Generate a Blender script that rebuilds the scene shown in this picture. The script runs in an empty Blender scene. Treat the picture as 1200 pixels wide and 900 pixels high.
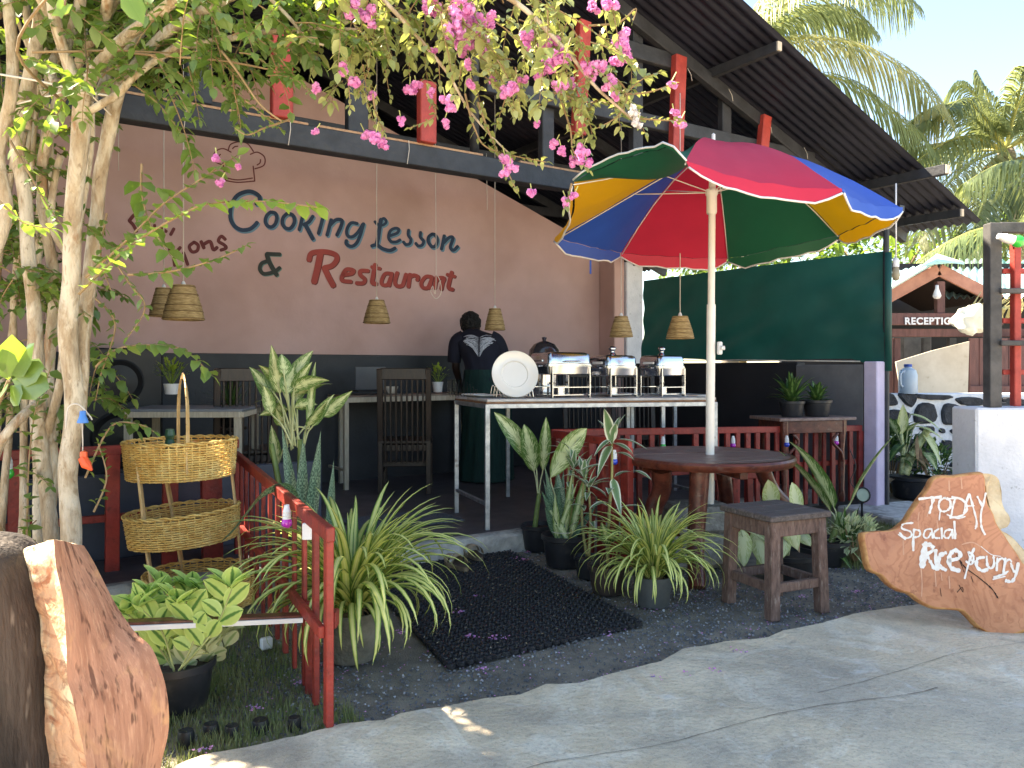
import bpy, bmesh, math, random
import numpy as np
from mathutils import Vector, Matrix, Euler, noise
R = random.Random(7)
sc = bpy.context.scene
COL = sc.collection
PI = math.pi
# ------------------------------------------------------------------ camera, sky, sun, exposure
F, HOR, CX, EYE = 920.0, 432.0, 600.0, 1.2       # focal length and horizon in photo pixels, eye height in metres
cam = bpy.data.cameras.new("camera"); camo = bpy.data.objects.new("camera", cam); COL.objects.link(camo)
cam.sensor_width = 36; cam.lens = F/1200*36; cam.shift_y = (HOR-450)/1200
cam.clip_start = .05; cam.clip_end = 2000
camo.location = (0, 0, EYE); camo.rotation_euler = (math.radians(90), 0, 0)
sc.camera = camo
SUN_EL, SUN_AZ = 50.0, -68.0      # azimuth measured from +Y (straight ahead) towards +X (right)
w = bpy.data.worlds.new("World"); sc.world = w; w.use_nodes = True
nt = w.node_tree; bg = nt.nodes["Background"]
sky = nt.nodes.new("ShaderNodeTexSky"); sky.sky_type = 'NISHITA'; sky.sun_disc = False
sky.sun_elevation = math.radians(SUN_EL); sky.sun_rotation = math.radians(SUN_AZ)
sky.dust_density = .25; sky.air_density = 1.0; sky.ozone_density = 3.2
nt.links.new(sky.outputs[0], bg.inputs[0]); bg.inputs[1].default_value = .10
sl = bpy.data.lights.new("sun", 'SUN'); sl.energy = 5.0; sl.angle = math.radians(.6); sl.color = (1, .95, .86)
so = bpy.data.objects.new("sun", sl); COL.objects.link(so)
d = Vector((math.sin(math.radians(SUN_AZ))*math.cos(math.radians(SUN_EL)), math.cos(math.radians(SUN_AZ))*math.cos(math.radians(SUN_EL)), math.sin(math.radians(SUN_EL))))
so.rotation_euler = d.to_track_quat('Z', 'Y').to_euler(); so.location = (-6, 2, 9)
sc.view_settings.view_transform = 'Standard'; sc.view_settings.look = 'None'; sc.view_settings.exposure = 2.4; sc.view_settings.gamma = 1
sc.view_settings.use_white_balance = True; sc.view_settings.white_balance_temperature = 7900
# ------------------------------------------------------------------ coordinates
def P(px, py, Y): return Vector(((px-CX)/F*Y, Y, EYE-(py-HOR)/F*Y))
def G(px, py, z=0.0):
    Y = F*(EYE-z)/(py-HOR); return Vector(((px-CX)/F*Y, Y, z))
WU = Vector((.833, .553, 0)); WV = Vector((-.553, .833, 0))   # building axes: u along the wall, v into the depth
def B(u, v, z=0.0): return WU*u+WV*v+Vector((0, 0, z))
YAW = math.atan2(.553, .833)
# ------------------------------------------------------------------ materials
def s2l(c):
    c = c/255; return c/12.92 if c <= .04045 else ((c+.055)/1.055)**2.4
def RGB(r, g, b): return (s2l(r), s2l(g), s2l(b), 1)
MATS = {}
def mk(name, c1, c2=None, rough=.7, scale=6, detail=6, bump=0, bscale=40, metal=0, trans=0, spec=.5, stretch=None, lo=.35, hi=.65, rnd=0, tcol=None, coat=0, extra=None, gen=False):
    if name in MATS: return MATS[name]
    m = bpy.data.materials.new(name); m.use_nodes = True; n = m.node_tree.nodes; L = m.node_tree.links
    b = n["Principled BSDF"]; b.inputs["Roughness"].default_value = rough; b.inputs["Metallic"].default_value = metal
    b.inputs["Specular IOR Level"].default_value = spec; b.inputs["Coat Weight"].default_value = coat
    tc = n.new("ShaderNodeTexCoord"); mp = n.new("ShaderNodeMapping"); L.new(tc.outputs["Object"], mp.inputs[0])
    if stretch: mp.inputs["Scale"].default_value = stretch
    out = None
    if c2 is None: c2 = tuple(x*.8 for x in c1[:3])+(1,)
    nz = n.new("ShaderNodeTexNoise"); nz.inputs["Scale"].default_value = scale; nz.inputs["Detail"].default_value = detail; nz.inputs["Roughness"].default_value = .62
    L.new(mp.outputs[0], nz.inputs["Vector"])
    cr = n.new("ShaderNodeValToRGB"); cr.color_ramp.elements[0].position = lo; cr.color_ramp.elements[1].position = hi
    cr.color_ramp.elements[0].color = c1; cr.color_ramp.elements[1].color = c2
    L.new(nz.outputs[0], cr.inputs[0]); out = cr.outputs[0]
    if rnd:
        oi = n.new("ShaderNodeObjectInfo"); hs = n.new("ShaderNodeHueSaturation"); mr = n.new("ShaderNodeMapRange")
        mr.inputs[3].default_value = 1-rnd; mr.inputs[4].default_value = 1+rnd
        L.new(oi.outputs["Random"], mr.inputs[0]); L.new(mr.outputs[0], hs.inputs["Value"]); L.new(out, hs.inputs["Color"]); out = hs.outputs[0]
    if extra: out = extra(m, n, L, mp, out)
    L.new(out, b.inputs["Base Color"])
    if bump:
        nb = n.new("ShaderNodeTexNoise"); nb.inputs["Scale"].default_value = bscale; nb.inputs["Detail"].default_value = 5
        L.new(mp.outputs[0], nb.inputs["Vector"])
        bp = n.new("ShaderNodeBump"); bp.inputs["Strength"].default_value = bump; bp.inputs["Distance"].default_value = .01
        L.new(nb.outputs[0], bp.inputs["Height"]); L.new(bp.outputs[0], b.inputs["Normal"])
        m["bumpnode"] = bp.name
    if trans:
        tr = n.new("ShaderNodeBsdfTranslucent"); mx = n.new("ShaderNodeMixShader"); mx.inputs[0].default_value = trans
        if tcol: tr.inputs[0].default_value = tcol
        else: L.new(out, tr.inputs[0])
        L.new(b.outputs[0], mx.inputs[1]); L.new(tr.outputs[0], mx.inputs[2]); L.new(mx.outputs[0], n["Material Output"].inputs[0])
    MATS[name] = m; return m
def mixc(n, L, fac, a, b, blend='MIX'):
    mx = n.new("ShaderNodeMix"); mx.data_type = 'RGBA'; mx.blend_type = blend
    for s, v in ((mx.inputs[0], fac), (mx.inputs[6], a), (mx.inputs[7], b)):
        if isinstance(v, (int, float)): s.default_value = v
        elif isinstance(v, tuple): s.default_value = v
        else: L.new(v, s)
    return mx.outputs[2]
def ramp(n, L, src, stops):
    cr = n.new("ShaderNodeValToRGB"); e = cr.color_ramp.elements
    while len(e) < len(stops): e.new(.5)
    for i, (p, c) in enumerate(stops):
        e[i].position = p; e[i].color = c if isinstance(c, tuple) else (c, c, c, 1)
    L.new(src, cr.inputs[0]); return cr.outputs[0]
def noisen(n, L, vec, scale, detail=4, dist=0, rough=.6):
    z = n.new("ShaderNodeTexNoise"); z.inputs["Scale"].default_value = scale; z.inputs["Detail"].default_value = detail; z.inputs["Distortion"].default_value = dist; z.inputs["Roughness"].default_value = rough
    L.new(vec, z.inputs["Vector"]); return z.outputs[0]
def uvn(n): return n.new("ShaderNodeTexCoord").outputs["UV"]
def speck(col, scale=60, amt=(.62, .7), s=.8):
    def f(m, n, L, mp, out):
        return mixc(n, L, mixf(n, L, ramp(n, L, noisen(n, L, mp.outputs[0], scale, 3), [(amt[0], 0.0), (amt[1], 1.0)]), s), out, col)
    return f
def mixf(n, L, src, k):
    mm = n.new("ShaderNodeMath"); mm.operation = 'MULTIPLY'; L.new(src, mm.inputs[0]); mm.inputs[1].default_value = k; return mm.outputs[0]

M_pink = mk("pink_plaster", RGB(208, 173, 168), RGB(196, 160, 154), rough=.75, scale=1.0, detail=9, bump=.25, bscale=22, extra=speck(RGB(168, 134, 120), 1.1, (.42, .72), .6))
M_dado = mk("charcoal_dado", RGB(58, 60, 64), RGB(46, 48, 52), rough=.6, scale=3, bump=.2, bscale=50)
M_black = mk("black_painted_timber", RGB(52, 54, 60), RGB(36, 38, 43), rough=.55, scale=8, bump=.4, bscale=30, stretch=(1, 1, 1))
M_red = mk("red_painted_timber", RGB(158, 52, 42), RGB(118, 36, 30), rough=.5, scale=9, bump=.35, bscale=60, rnd=.12, extra=speck(RGB(86, 34, 28), 25, (.6, .72), .7))
M_redpost = mk("red_roof_post_paint", RGB(178, 66, 58), RGB(150, 50, 44), rough=.55, scale=12, bump=.3, bscale=60)
M_rawwood = mk("raw_timber", RGB(190, 150, 115), RGB(160, 118, 88), rough=.7, scale=10, stretch=(1, 8, 8))
M_roof = mk("dark_roof_sheet", RGB(34, 36, 50), RGB(27, 28, 40), rough=.5, scale=2.2, spec=.45)
M_floor = mk("dark_floor", RGB(98, 92, 94), RGB(78, 72, 76), rough=.6, scale=5, bump=.3, bscale=90)
def concf(m, n, L, mp, out):
    v = mp.outputs[0]
    out = mixc(n, L, mixf(n, L, ramp(n, L, noisen(n, L, v, .9, 7, .8, .7), [(.36, 1.0), (.52, 0.0)]), .8), out, RGB(146, 136, 122))
    out = mixc(n, L, mixf(n, L, ramp(n, L, noisen(n, L, v, 1.7, 7, 1.5, .7), [(.52, 0.0), (.62, 1.0)]), .7), out, RGB(238, 226, 204))
    o = mixc(n, L, ramp(n, L, noisen(n, L, v, 1.1, 6, .6), [(.46, 0.0), (.68, .8)]), out, RGB(176, 163, 144))
    o = mixc(n, L, mixf(n, L, ramp(n, L, noisen(n, L, v, .55, 5, 1.2), [(.5, 0.0), (.58, 1.0)]), .55), o, RGB(132, 124, 114))
    o = mixc(n, L, mixf(n, L, ramp(n, L, noisen(n, L, v, 90, 2), [(.56, 0.0), (.66, 1.0)]), .3), o, RGB(112, 106, 98))
    o = mixc(n, L, mixf(n, L, ramp(n, L, noisen(n, L, v, 9, 8, .4, .75), [(.5, 0.0), (.7, 1.0)]), .45), o, RGB(136, 128, 116))
    o = mixc(n, L, mixf(n, L, ramp(n, L, noisen(n, L, v, 300, 2), [(.55, 0.0), (.65, 1.0)]), .3), o, RGB(228, 224, 216))
    o = mixc(n, L, mixf(n, L, ramp(n, L, noisen(n, L, v, 3.5, 8, 2), [(.60, 0.0), (.72, 1.0)]), .5), o, RGB(224, 220, 212))
    return o
M_conc = mk("street_concrete", RGB(230, 210, 180), RGB(208, 186, 154), rough=.85, scale=2.4, bump=.8, bscale=45, extra=concf)
M_kerb = mk("whitewashed_concrete", RGB(196, 194, 188), RGB(150, 148, 142), rough=.85, scale=9, bump=.6, bscale=40, extra=speck(RGB(96, 92, 86), 6, (.56, .7), .7))
M_earth = mk("dark_grit_ground", RGB(150, 140, 124), RGB(108, 101, 91), rough=.95, scale=7, bump=1, bscale=160, extra=speck(RGB(150, 148, 144), 220, (.58, .66), .6))
M_farearth = mk("far_ground", RGB(120, 112, 96), RGB(90, 88, 70), rough=.95, scale=.6, bump=.4, bscale=20)
M_stone = mk("gravel_stone", RGB(120, 121, 124), RGB(72, 73, 77), rough=.85, scale=30, lo=.3, hi=.7)
M_grass = mk("grass", RGB(104, 122, 66), RGB(146, 148, 100), rough=.7, scale=8, trans=.3)
M_rubber = mk("black_rubber", RGB(46, 46, 50), RGB(30, 30, 34), rough=.42, scale=60, bump=.4, bscale=200)
M_galv = mk("galvanised_steel", RGB(190, 195, 200), RGB(150, 156, 164), rough=.42, metal=.75, scale=22, extra=speck(RGB(120, 84, 62), 14, (.64, .74), .6))
M_steel = mk("polished_steel", RGB(205, 208, 214), RGB(190, 194, 202), rough=.17, metal=1, scale=3)
M_chrome = mk("chrome_wire", RGB(215, 215, 218), rough=.2, metal=1)
M_glass = bpy.data.materials.new("clear_glass"); M_glass.use_nodes = True
_b = M_glass.node_tree.nodes["Principled BSDF"]; _b.inputs["Transmission Weight"].default_value = 1; _b.inputs["Roughness"].default_value = .02; _b.inputs["IOR"].default_value = 1.2
M_table = mk("worn_table_top", RGB(206, 204, 204), RGB(176, 170, 166), rough=.5, scale=7, bump=.2, bscale=50, extra=speck(RGB(150, 104, 72), 5, (.58, .7), .6))
M_tedge = mk("chipped_board_edge", RGB(150, 112, 84), RGB(110, 80, 62), rough=.8, scale=20)
M_gtop = mk("grey_table_top", RGB(138, 144, 152), RGB(116, 121, 129), rough=.35, scale=4)
M_palewood = mk("pale_timber_leg", RGB(206, 196, 178), RGB(178, 166, 146), rough=.7, scale=8, stretch=(8, 8, 1))
def bark(col):
    return None
M_darkwood = mk("dark_chair_timber", RGB(58, 44, 38), RGB(38, 29, 26), rough=.4, scale=8, stretch=(6, 6, 1), bump=.2, bscale=40)
M_mahog = mk("varnished_mahogany", RGB(112, 58, 44), RGB(70, 32, 26), rough=.28, scale=6, stretch=(1.5, 9, 4), bump=.15, bscale=30, extra=speck(RGB(140, 118, 108), 7, (.6, .75), .45))
M_mahogtop = mk("weathered_sheen_mahogany_top", RGB(150, 128, 122), RGB(116, 90, 82), rough=.4, scale=6, stretch=(1.5, 12, 4), bump=.3, bscale=30, extra=speck(RGB(84, 44, 36), 4, (.5, .7), .6))  # greyed lighter base colour paints in the sheen of the top
M_stool = mk("weathered_stool_wood", RGB(120, 94, 84), RGB(84, 62, 54), rough=.75, scale=14, stretch=(5, 5, 1.2), bump=.5, bscale=50, extra=speck(RGB(158, 142, 132), 12, (.58, .72), .6))
M_stooltop = mk("weathered_stool_seat", RGB(104, 92, 88), RGB(70, 60, 56), rough=.75, scale=10, stretch=(1.2, 10, 5), bump=.6, bscale=40, extra=speck(RGB(150, 138, 130), 18, (.6, .72), .5))
M_cane = mk("basket_cane", RGB(236, 200, 122), RGB(206, 158, 82), rough=.55, scale=30, rnd=.1, extra=speck(RGB(240, 216, 150), 12, (.5, .7), .6))
M_bamboo = mk("bamboo_strip", RGB(222, 190, 140), RGB(196, 158, 104), rough=.5, scale=14, stretch=(4, 4, 1))
M_lamp = mk("palm_leaf_shade", RGB(196, 170, 122), RGB(146, 120, 80), rough=.75, scale=24, stretch=(1, 1, 5), bump=.5, bscale=80, trans=.12)
M_tarp = mk("green_tarpaulin", RGB(24, 90, 82), RGB(18, 76, 70), rough=.5, scale=1.6, bump=.8, bscale=5, trans=.25)
M_cord = mk("pale_cord", RGB(214, 206, 196), RGB(190, 180, 170), rough=.6)
M_white = mk("white_paint", RGB(232, 232, 232), RGB(214, 214, 216), rough=.5, scale=8)
M_plate = mk("white_porcelain", RGB(238, 236, 232), RGB(232, 230, 226), rough=.15, scale=3, coat=.5)
M_whitewall = mk("white_wall", RGB(226, 226, 232), RGB(206, 207, 214), rough=.8, scale=5, bump=.6, bscale=50, extra=speck(RGB(150, 150, 154), 26, (.66, .72), .6))
M_lilac = mk("lilac_render", RGB(206, 194, 218), RGB(194, 182, 206), rough=.8, scale=8, bump=.3, bscale=60)
M_greycem = mk("grey_cement_render", RGB(112, 112, 114), RGB(92, 93, 96), rough=.85, scale=3, bump=.3, bscale=50)
M_pvcpole = mk("white_umbrella_pole", RGB(235, 232, 226), RGB(222, 216, 208), rough=.3, scale=5)
M_potblack = mk("black_plastic_pot", RGB(40, 42, 48), RGB(28, 30, 34), rough=.45, scale=10, extra=speck(RGB(92, 86, 78), 14, (.58, .75), .4))
M_potconc = mk("concrete_pot", RGB(122, 116, 104), RGB(86, 82, 72), rough=.9, scale=12, bump=.7, bscale=60)
M_soil = mk("soil", RGB(72, 56, 46), RGB(46, 38, 32), rough=.95, scale=40, bump=1, bscale=120)
M_skin = mk("dark_skin", RGB(50, 34, 28), RGB(42, 28, 23), rough=.5)
M_hair = mk("black_hair", RGB(18, 16, 16), RGB(10, 10, 10), rough=.6, scale=60, bump=.8, bscale=120)
M_shirt = mk("navy_tshirt", RGB(26, 28, 46), RGB(20, 22, 38), rough=.85, scale=6, bump=.3, bscale=14)
M_print = mk("white_print", RGB(210, 214, 222), RGB(150, 156, 170), rough=.8, scale=60)
M_sarong = mk("dark_green_sarong", RGB(14, 58, 52), RGB(10, 46, 42), rough=.85, scale=4, stretch=(8, 8, 1), bump=.5, bscale=12)
M_blackplastic = mk("matt_black_plastic", RGB(30, 31, 34), RGB(22, 23, 26), rough=.5)
M_blk2 = mk("dark_interior_tone", RGB(34, 35, 40), RGB(26, 27, 31), rough=.7, scale=4)  # near-black base puts the shade of unlit interiors into the colour
M_bluepan = mk("slate_blue_panel", RGB(58, 68, 84), RGB(46, 54, 68), rough=.6, scale=5)
# ------------------------------------------------------------------ mesh builder and object helpers
def wloc(o):
    v = Vector((0, 0, 0))
    while o is not None: v = v + o.location; o = o.parent
    return v
class MB:
    def __init__(s): s.v = []; s.f = []; s.m = []; s.uv = {}; s.cur = 0
    def add(s, vs, fs, m=None, uvs=None):
        k = len(s.v); s.v += [tuple(x) for x in vs]
        for i, f in enumerate(fs):
            if uvs: s.uv[len(s.f)] = uvs[i]
            s.f.append(tuple(k+j for j in f)); s.m.append(s.cur if m is None else m)
        return s
    def box(s, c, d, X=(1, 0, 0), Y=(0, 1, 0), Z=(0, 0, 1), ch=0.0, m=None, taper=1.0):
        c = Vector(c); X = Vector(X); Y = Vector(Y); Z = Vector(Z); hx, hy, hz = d[0]/2, d[1]/2, d[2]/2
        if ch <= 0:
            vs = [c+X*(sx*hx*(taper if sz > 0 else 1))+Y*(sy*hy*(taper if sz > 0 else 1))+Z*(sz*hz) for sz in (-1, 1) for sy in (-1, 1) for sx in (-1, 1)]
            return s.add(vs, [(0, 2, 3, 1), (4, 5, 7, 6), (0, 1, 5, 4), (2, 6, 7, 3), (0, 4, 6, 2), (1, 3, 7, 5)], m)
        ch = min(ch, hx*.9, hy*.9, hz*.9); vs = []; idx = {}
        for sx in (-1, 1):
            for sy in (-1, 1):
                for sz in (-1, 1):
                    for a in range(3):
                        p = [sx*(hx-ch), sy*(hy-ch), sz*(hz-ch)]; p[a] = (sx*hx, sy*hy, sz*hz)[a]
                        idx[(sx, sy, sz, a)] = len(vs); vs.append(c+X*p[0]+Y*p[1]+Z*p[2])
        fs = []
        for a in range(3):
            b, cc = [(1, 2), (0, 2), (0, 1)][a]
            for sg in (-1, 1):
                q = []
                for (sb, scc) in ((-1, -1), (1, -1), (1, 1), (-1, 1)):
                    k = [0, 0, 0]; k[a] = sg; k[b] = sb; k[cc] = scc; q.append(idx[(k[0], k[1], k[2], a)])
                fs.append(q if (sg > 0) != (a == 1) else q[::-1])
        for a in range(3):
            b, cc = [(1, 2), (0, 2), (0, 1)][a]
            for sb in (-1, 1):
                for scc in (-1, 1):
                    q = []
                    for sg, ax in ((-1, b), (-1, cc), (1, cc), (1, b)):
                        k = [0, 0, 0]; k[a] = sg; k[b] = sb; k[cc] = scc; q.append(idx[(k[0], k[1], k[2], ax)])
                    fs.append(q)
        for sx in (-1, 1):
            for sy in (-1, 1):
                for sz in (-1, 1): fs.append([idx[(sx, sy, sz, a)] for a in range(3)])
        return s.add(vs, fs, m)
    def bar(s, p0, p1, w, h, up=(0, 0, 1), ch=0.0, m=None):
        p0 = Vector(p0); p1 = Vector(p1); Z = (p1-p0); L = Z.length; Z.normalize(); up = Vector(up)
        if abs(Z.dot(up)) > .98: up = Vector((0, 1, 0)) if abs(Z.y) < .9 else Vector((1, 0, 0))
        X = up.cross(Z).normalized(); Y = Z.cross(X)
        return s.box((p0+p1)/2, (w, h, L), X, Y, Z, ch, m)
    def tube(s, pts, rad, n=8, cap=True, m=None, sx=1.0):
        pts = [Vector(p) for p in pts]; k = len(pts)
        if isinstance(rad, (int, float)): rad = [rad]*k
        if len(rad) != k: rad = [rad[0]+(rad[-1]-rad[0])*i/(k-1) for i in range(k)]
        T = [(pts[min(i+1, k-1)]-pts[max(i-1, 0)]).normalized() for i in range(k)]
        ref = Vector((0, 0, 1)) if abs(T[0].z) < .9 else Vector((1, 0, 0))
        X = ref.cross(T[0]).normalized(); vs = []
        for i in range(k):
            X = (X-T[i]*X.dot(T[i]))
            X = X.normalized() if X.length > 1e-6 else Vector((1, 0, 0)); Y = T[i].cross(X)
            for j in range(n):
                a = 2*PI*j/n; vs.append(pts[i]+X*(math.cos(a)*rad[i]*sx)+Y*(math.sin(a)*rad[i]))
        fs = [(i*n+j, i*n+(j+1) % n, (i+1)*n+(j+1) % n, (i+1)*n+j) for i in range(k-1) for j in range(n)]
        if cap: fs += [tuple(range(n))[::-1], tuple((k-1)*n+j for j in range(n))]
        return s.add(vs, fs, m)
    def lathe(s, c, prof, n=24, sx=1.0, sy=1.0, rz=0.0, m=None, cap=False):
        c = Vector(c); k = len(prof); vs = []
        for r, z in prof:
            for j in range(n):
                a = 2*PI*j/n; x = math.cos(a)*r*sx; y = math.sin(a)*r*sy
                vs.append(c+Vector((x*math.cos(rz)-y*math.sin(rz), x*math.sin(rz)+y*math.cos(rz), z)))
        fs = [(i*n+j, i*n+(j+1) % n, (i+1)*n+(j+1) % n, (i+1)*n+j) for i in range(k-1) for j in range(n)]
        if cap: fs += [tuple(range(n))[::-1], tuple((k-1)*n+j for j in range(n))]
        return s.add(vs, fs, m)
    def ball(s, c, r, n=10, m=None, sz=1.0):
        prof = [(max(1e-4, r*math.sin(PI*i/(n//2))), -r*sz*math.cos(PI*i/(n//2))) for i in range(n//2+1)]
        return s.lathe(c, prof, n, m=m)
    def prism(s, poly, ext, m=None, mside=None):
        n = len(poly); ext = Vector(ext); a = [Vector(p) for p in poly]; b = [p+ext for p in a]
        s.add(a+b, [tuple(range(n)), tuple(range(2*n-1, n-1, -1))], m)
        k = len(s.v)-2*n
        for i in range(n): s.f.append((k+i, k+n+i, k+n+(i+1) % n, k+(i+1) % n)); s.m.append((s.cur if m is None else m) if mside is None else mside)
        return s
    def mesh(s, name, mats, smooth=False, off=None):
        me = bpy.data.meshes.new(name); vs = s.v if off is None else [(x[0]-off[0], x[1]-off[1], x[2]-off[2]) for x in s.v]
        me.from_pydata(vs, [], s.f)
        if not isinstance(mats, (list, tuple)): mats = [mats]
        for mm in mats: me.materials.append(mm)
        if len(mats) > 1: me.polygons.foreach_set("material_index", s.m)
        if s.uv:
            ul = me.uv_layers.new(name="UVMap"); dat = np.zeros((len(me.loops), 2), np.float32); li = 0
            for fi, f in enumerate(s.f):
                u = s.uv.get(fi)
                if u:
                    for q in range(len(f)): dat[li+q] = u[q]
                li += len(f)
            ul.data.foreach_set("uv", dat.ravel())
        if smooth:
            me.polygons.foreach_set("use_smooth", [True]*len(me.polygons))
            if smooth != True: me.set_sharp_from_angle(angle=math.radians(smooth))
        me.update(); return me
    def build(s, name, mats, parent=None, smooth=False):
        off = wloc(parent) if parent is not None else None
        me = s.mesh(name, mats, smooth, off); o = bpy.data.objects.new(name, me); COL.objects.link(o)
        if parent is not None: o.parent = parent
        return o
def tag(o, label=None, cat=None, group=None, kind=None):
    if label: o["label"] = label
    if cat: o["category"] = cat
    if group: o["group"] = group
    if kind: o["kind"] = kind
    return o
def thing(name, loc, label, cat, group=None):
    o = bpy.data.objects.new(name, None); COL.objects.link(o); o.location = loc; o.empty_display_size = .1
    return tag(o, label, cat, group)
def place(me, name, parent, loc=(0, 0, 0), rot=(0, 0, 0), scale=(1, 1, 1)):
    o = bpy.data.objects.new(name, me); COL.objects.link(o); o.parent = parent
    o.location = Vector(loc)-(wloc(parent) if parent is not None else Vector((0, 0, 0)))
    o.rotation_euler = rot; o.scale = scale; return o
def copy_tree(o, parent=None, label=None, loc=None, rz=None):
    c = o.copy(); COL.objects.link(c); c.parent = parent
    for ch in o.children: copy_tree(ch, c)
    if label: c["label"] = label
    if loc is not None: c.location = loc
    if rz is not None: c.rotation_euler[2] = rz
    return c
def cr(pts, n=6, closed=False):      # smooth curve through points
    pts = [Vector(p) for p in pts]; out = []; k = len(pts)
    if k < 3: return pts
    for i in range(k if closed else k-1):
        if closed: a, b, c, d = pts[(i-1) % k], pts[i], pts[(i+1) % k], pts[(i+2) % k]
        else: a, b, c, d = pts[max(i-1, 0)], pts[i], pts[i+1], pts[min(i+2, k-1)]
        for j in range(n):
            t = j/n; out.append(.5*((2*b)+(c-a)*t+(2*a-5*b+4*c-d)*t*t+(3*b-a-3*c+d)*t**3))
    if not closed: out.append(pts[-1])
    return out
def wob(v, s, a): return noise.noise_vector(Vector(v)*s)*a
# leaf blade: midrib points, half-width profile, folded across; UV x across, y along
def blade(mb, mid, wid, side, fold=.25, m=None, across=1):
    mid = [Vector(p) for p in mid]; k = len(mid); side = Vector(side).normalized(); rows = []
    cols = 2*across+1
    vs = []
    for i in range(k):
        T = (mid[min(i+1, k-1)]-mid[max(i-1, 0)]).normalized(); S = side-T*side.dot(T)
        S = S.normalized() if S.length > 1e-5 else Vector((1, 0, 0)); N = S.cross(T)
        for j in range(cols):
            q = (j-across)/across; vs.append(mid[i]+S*(wid[i]*q)+N*(abs(q)*wid[i]*fold))
    fs = []; uv = []
    for i in range(k-1):
        for j in range(cols-1):
            a = i*cols+j; fs.append((a, a+1, a+cols+1, a+cols))
            u0, u1, v0, v1 = j/(cols-1), (j+1)/(cols-1), i/(k-1), (i+1)/(k-1)
            uv.append(((u0, v0), (u1, v0), (u1, v1), (u0, v1)))
    mb.add(vs, fs, m, uv)
def lw(t, shape="ell"):
    if shape == "ell": return math.sin(PI*min(1, t**.85))**.75 if 0 < t < 1 else .02
    if shape == "lance": return (math.sin(PI*t**.6))**.9 if 0 < t < 1 else .02
    if shape == "strap": return min(1, t*6+.35)*(1-t**3)**.8+.01
    if shape == "sword": return (.55+.45*math.sin(PI*min(t*1.1, 1)))*(1-t**4)+.01
def leafpts(base, tip, sag=0.0, n=7):
    base = Vector(base); tip = Vector(tip); L = (tip-base).length
    return [base.lerp(tip, i/(n-1))+Vector((0, 0, sag*L*4*(i/(n-1))*(1-i/(n-1)))) for i in range(n)]
def leafobj(parent, mat, base, tip, hw, sag=.12, side=None, shape="lance", fold=.25, petiole=None, n=9, name="leaf"):
    mb = MB(); mid = leafpts(base, tip, sag, n)
    if side is None:
        dd = Vector(tip)-Vector(base); side = dd.cross(Vector((0, 0, 1)))
        if side.length < .02: side = Vector((1, 0, 0))
    blade(mb, mid, [hw*lw(i/(n-1), shape) for i in range(n)], side, fold, across=2)
    o = mb.build(name, mat, parent, smooth=True)
    if petiole is not None:
        t = MB(); pts = cr([petiole, (Vector(petiole)+Vector(base))/2+Vector((0, 0, .03)), base, mid[2]], 3)
        t.tube(pts, [.006, .003], 5); t.build("leaf_stalk", M_stalk, parent, True)
    return o
def pot(name, loc, r, h, label, group=None, mat=None, rb=.75, cat="plant", rim=True):
    t = thing(name, loc, label, cat, group); mat = mat or M_potblack; mb = MB()
    prof = [(.001, 0), (r*rb, 0), (r*(rb+.05), .01), (r*.95, h*.82), (r*.97, h*.83), (r*1.03, h*.85), (r*1.04, h), (r*.97, h), (r*.93, h*.86), (r*.9, h*.8)] if rim else \
           [(.001, 0), (r*rb, 0), (r*(rb+.04), .01), (r, h), (r*.93, h), (r*.9, h*.85)]
    mb.lathe(loc, prof, 28); mb.build("pot", mat, t, 35)
    s = MB(); s.lathe(loc, [(r*.925, h*.84), (r*.6, h*.88), (.001, h*.9)], 16); s.build("soil", M_soil, t, True)
    return t
def leafmat(name, extra, rough=.38, trans=.25, c1=RGB(70, 110, 50), c2=RGB(60, 96, 44)):
    return mk(name, c1, c2, rough=rough, scale=14, trans=trans, rnd=.14, extra=extra)
def uvx(n, L):
    sp = n.new("ShaderNodeSeparateXYZ"); L.new(uvn(n), sp.inputs[0]); ab = n.new("ShaderNodeMath"); ab.operation = 'SUBTRACT'; L.new(sp.outputs[0], ab.inputs[0]); ab.inputs[1].default_value = .5
    a2 = n.new("ShaderNodeMath"); a2.operation = 'ABSOLUTE'; L.new(ab.outputs[0], a2.inputs[0]); a3 = n.new("ShaderNodeMath"); a3.operation = 'MULTIPLY'; L.new(a2.outputs[0], a3.inputs[0]); a3.inputs[1].default_value = 2
    return a3.outputs[0], sp.outputs[1]      # 0 at midrib .. 1 at margin ; along
def ex_centre(cin, cmid, cedge, p=(.3, .42, .8, .9)):      # bands by distance from the midrib
    def f(m, n, L, mp, out):
        x, y = uvx(n, L); nz = noisen(n, L, mp.outputs[0], 30, 3)
        ad = n.new("ShaderNodeMath"); ad.operation = 'MULTIPLY_ADD'; L.new(nz, ad.inputs[0]); ad.inputs[1].default_value = .24; L.new(x, ad.inputs[2])
        sb = n.new("ShaderNodeMath"); sb.operation = 'SUBTRACT'; L.new(ad.outputs[0], sb.inputs[0]); sb.inputs[1].default_value = .12
        return ramp(n, L, sb.outputs[0], [(p[0], cin), (p[1], cmid), (p[2], cmid), (p[3], cedge)])
    return f
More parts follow.
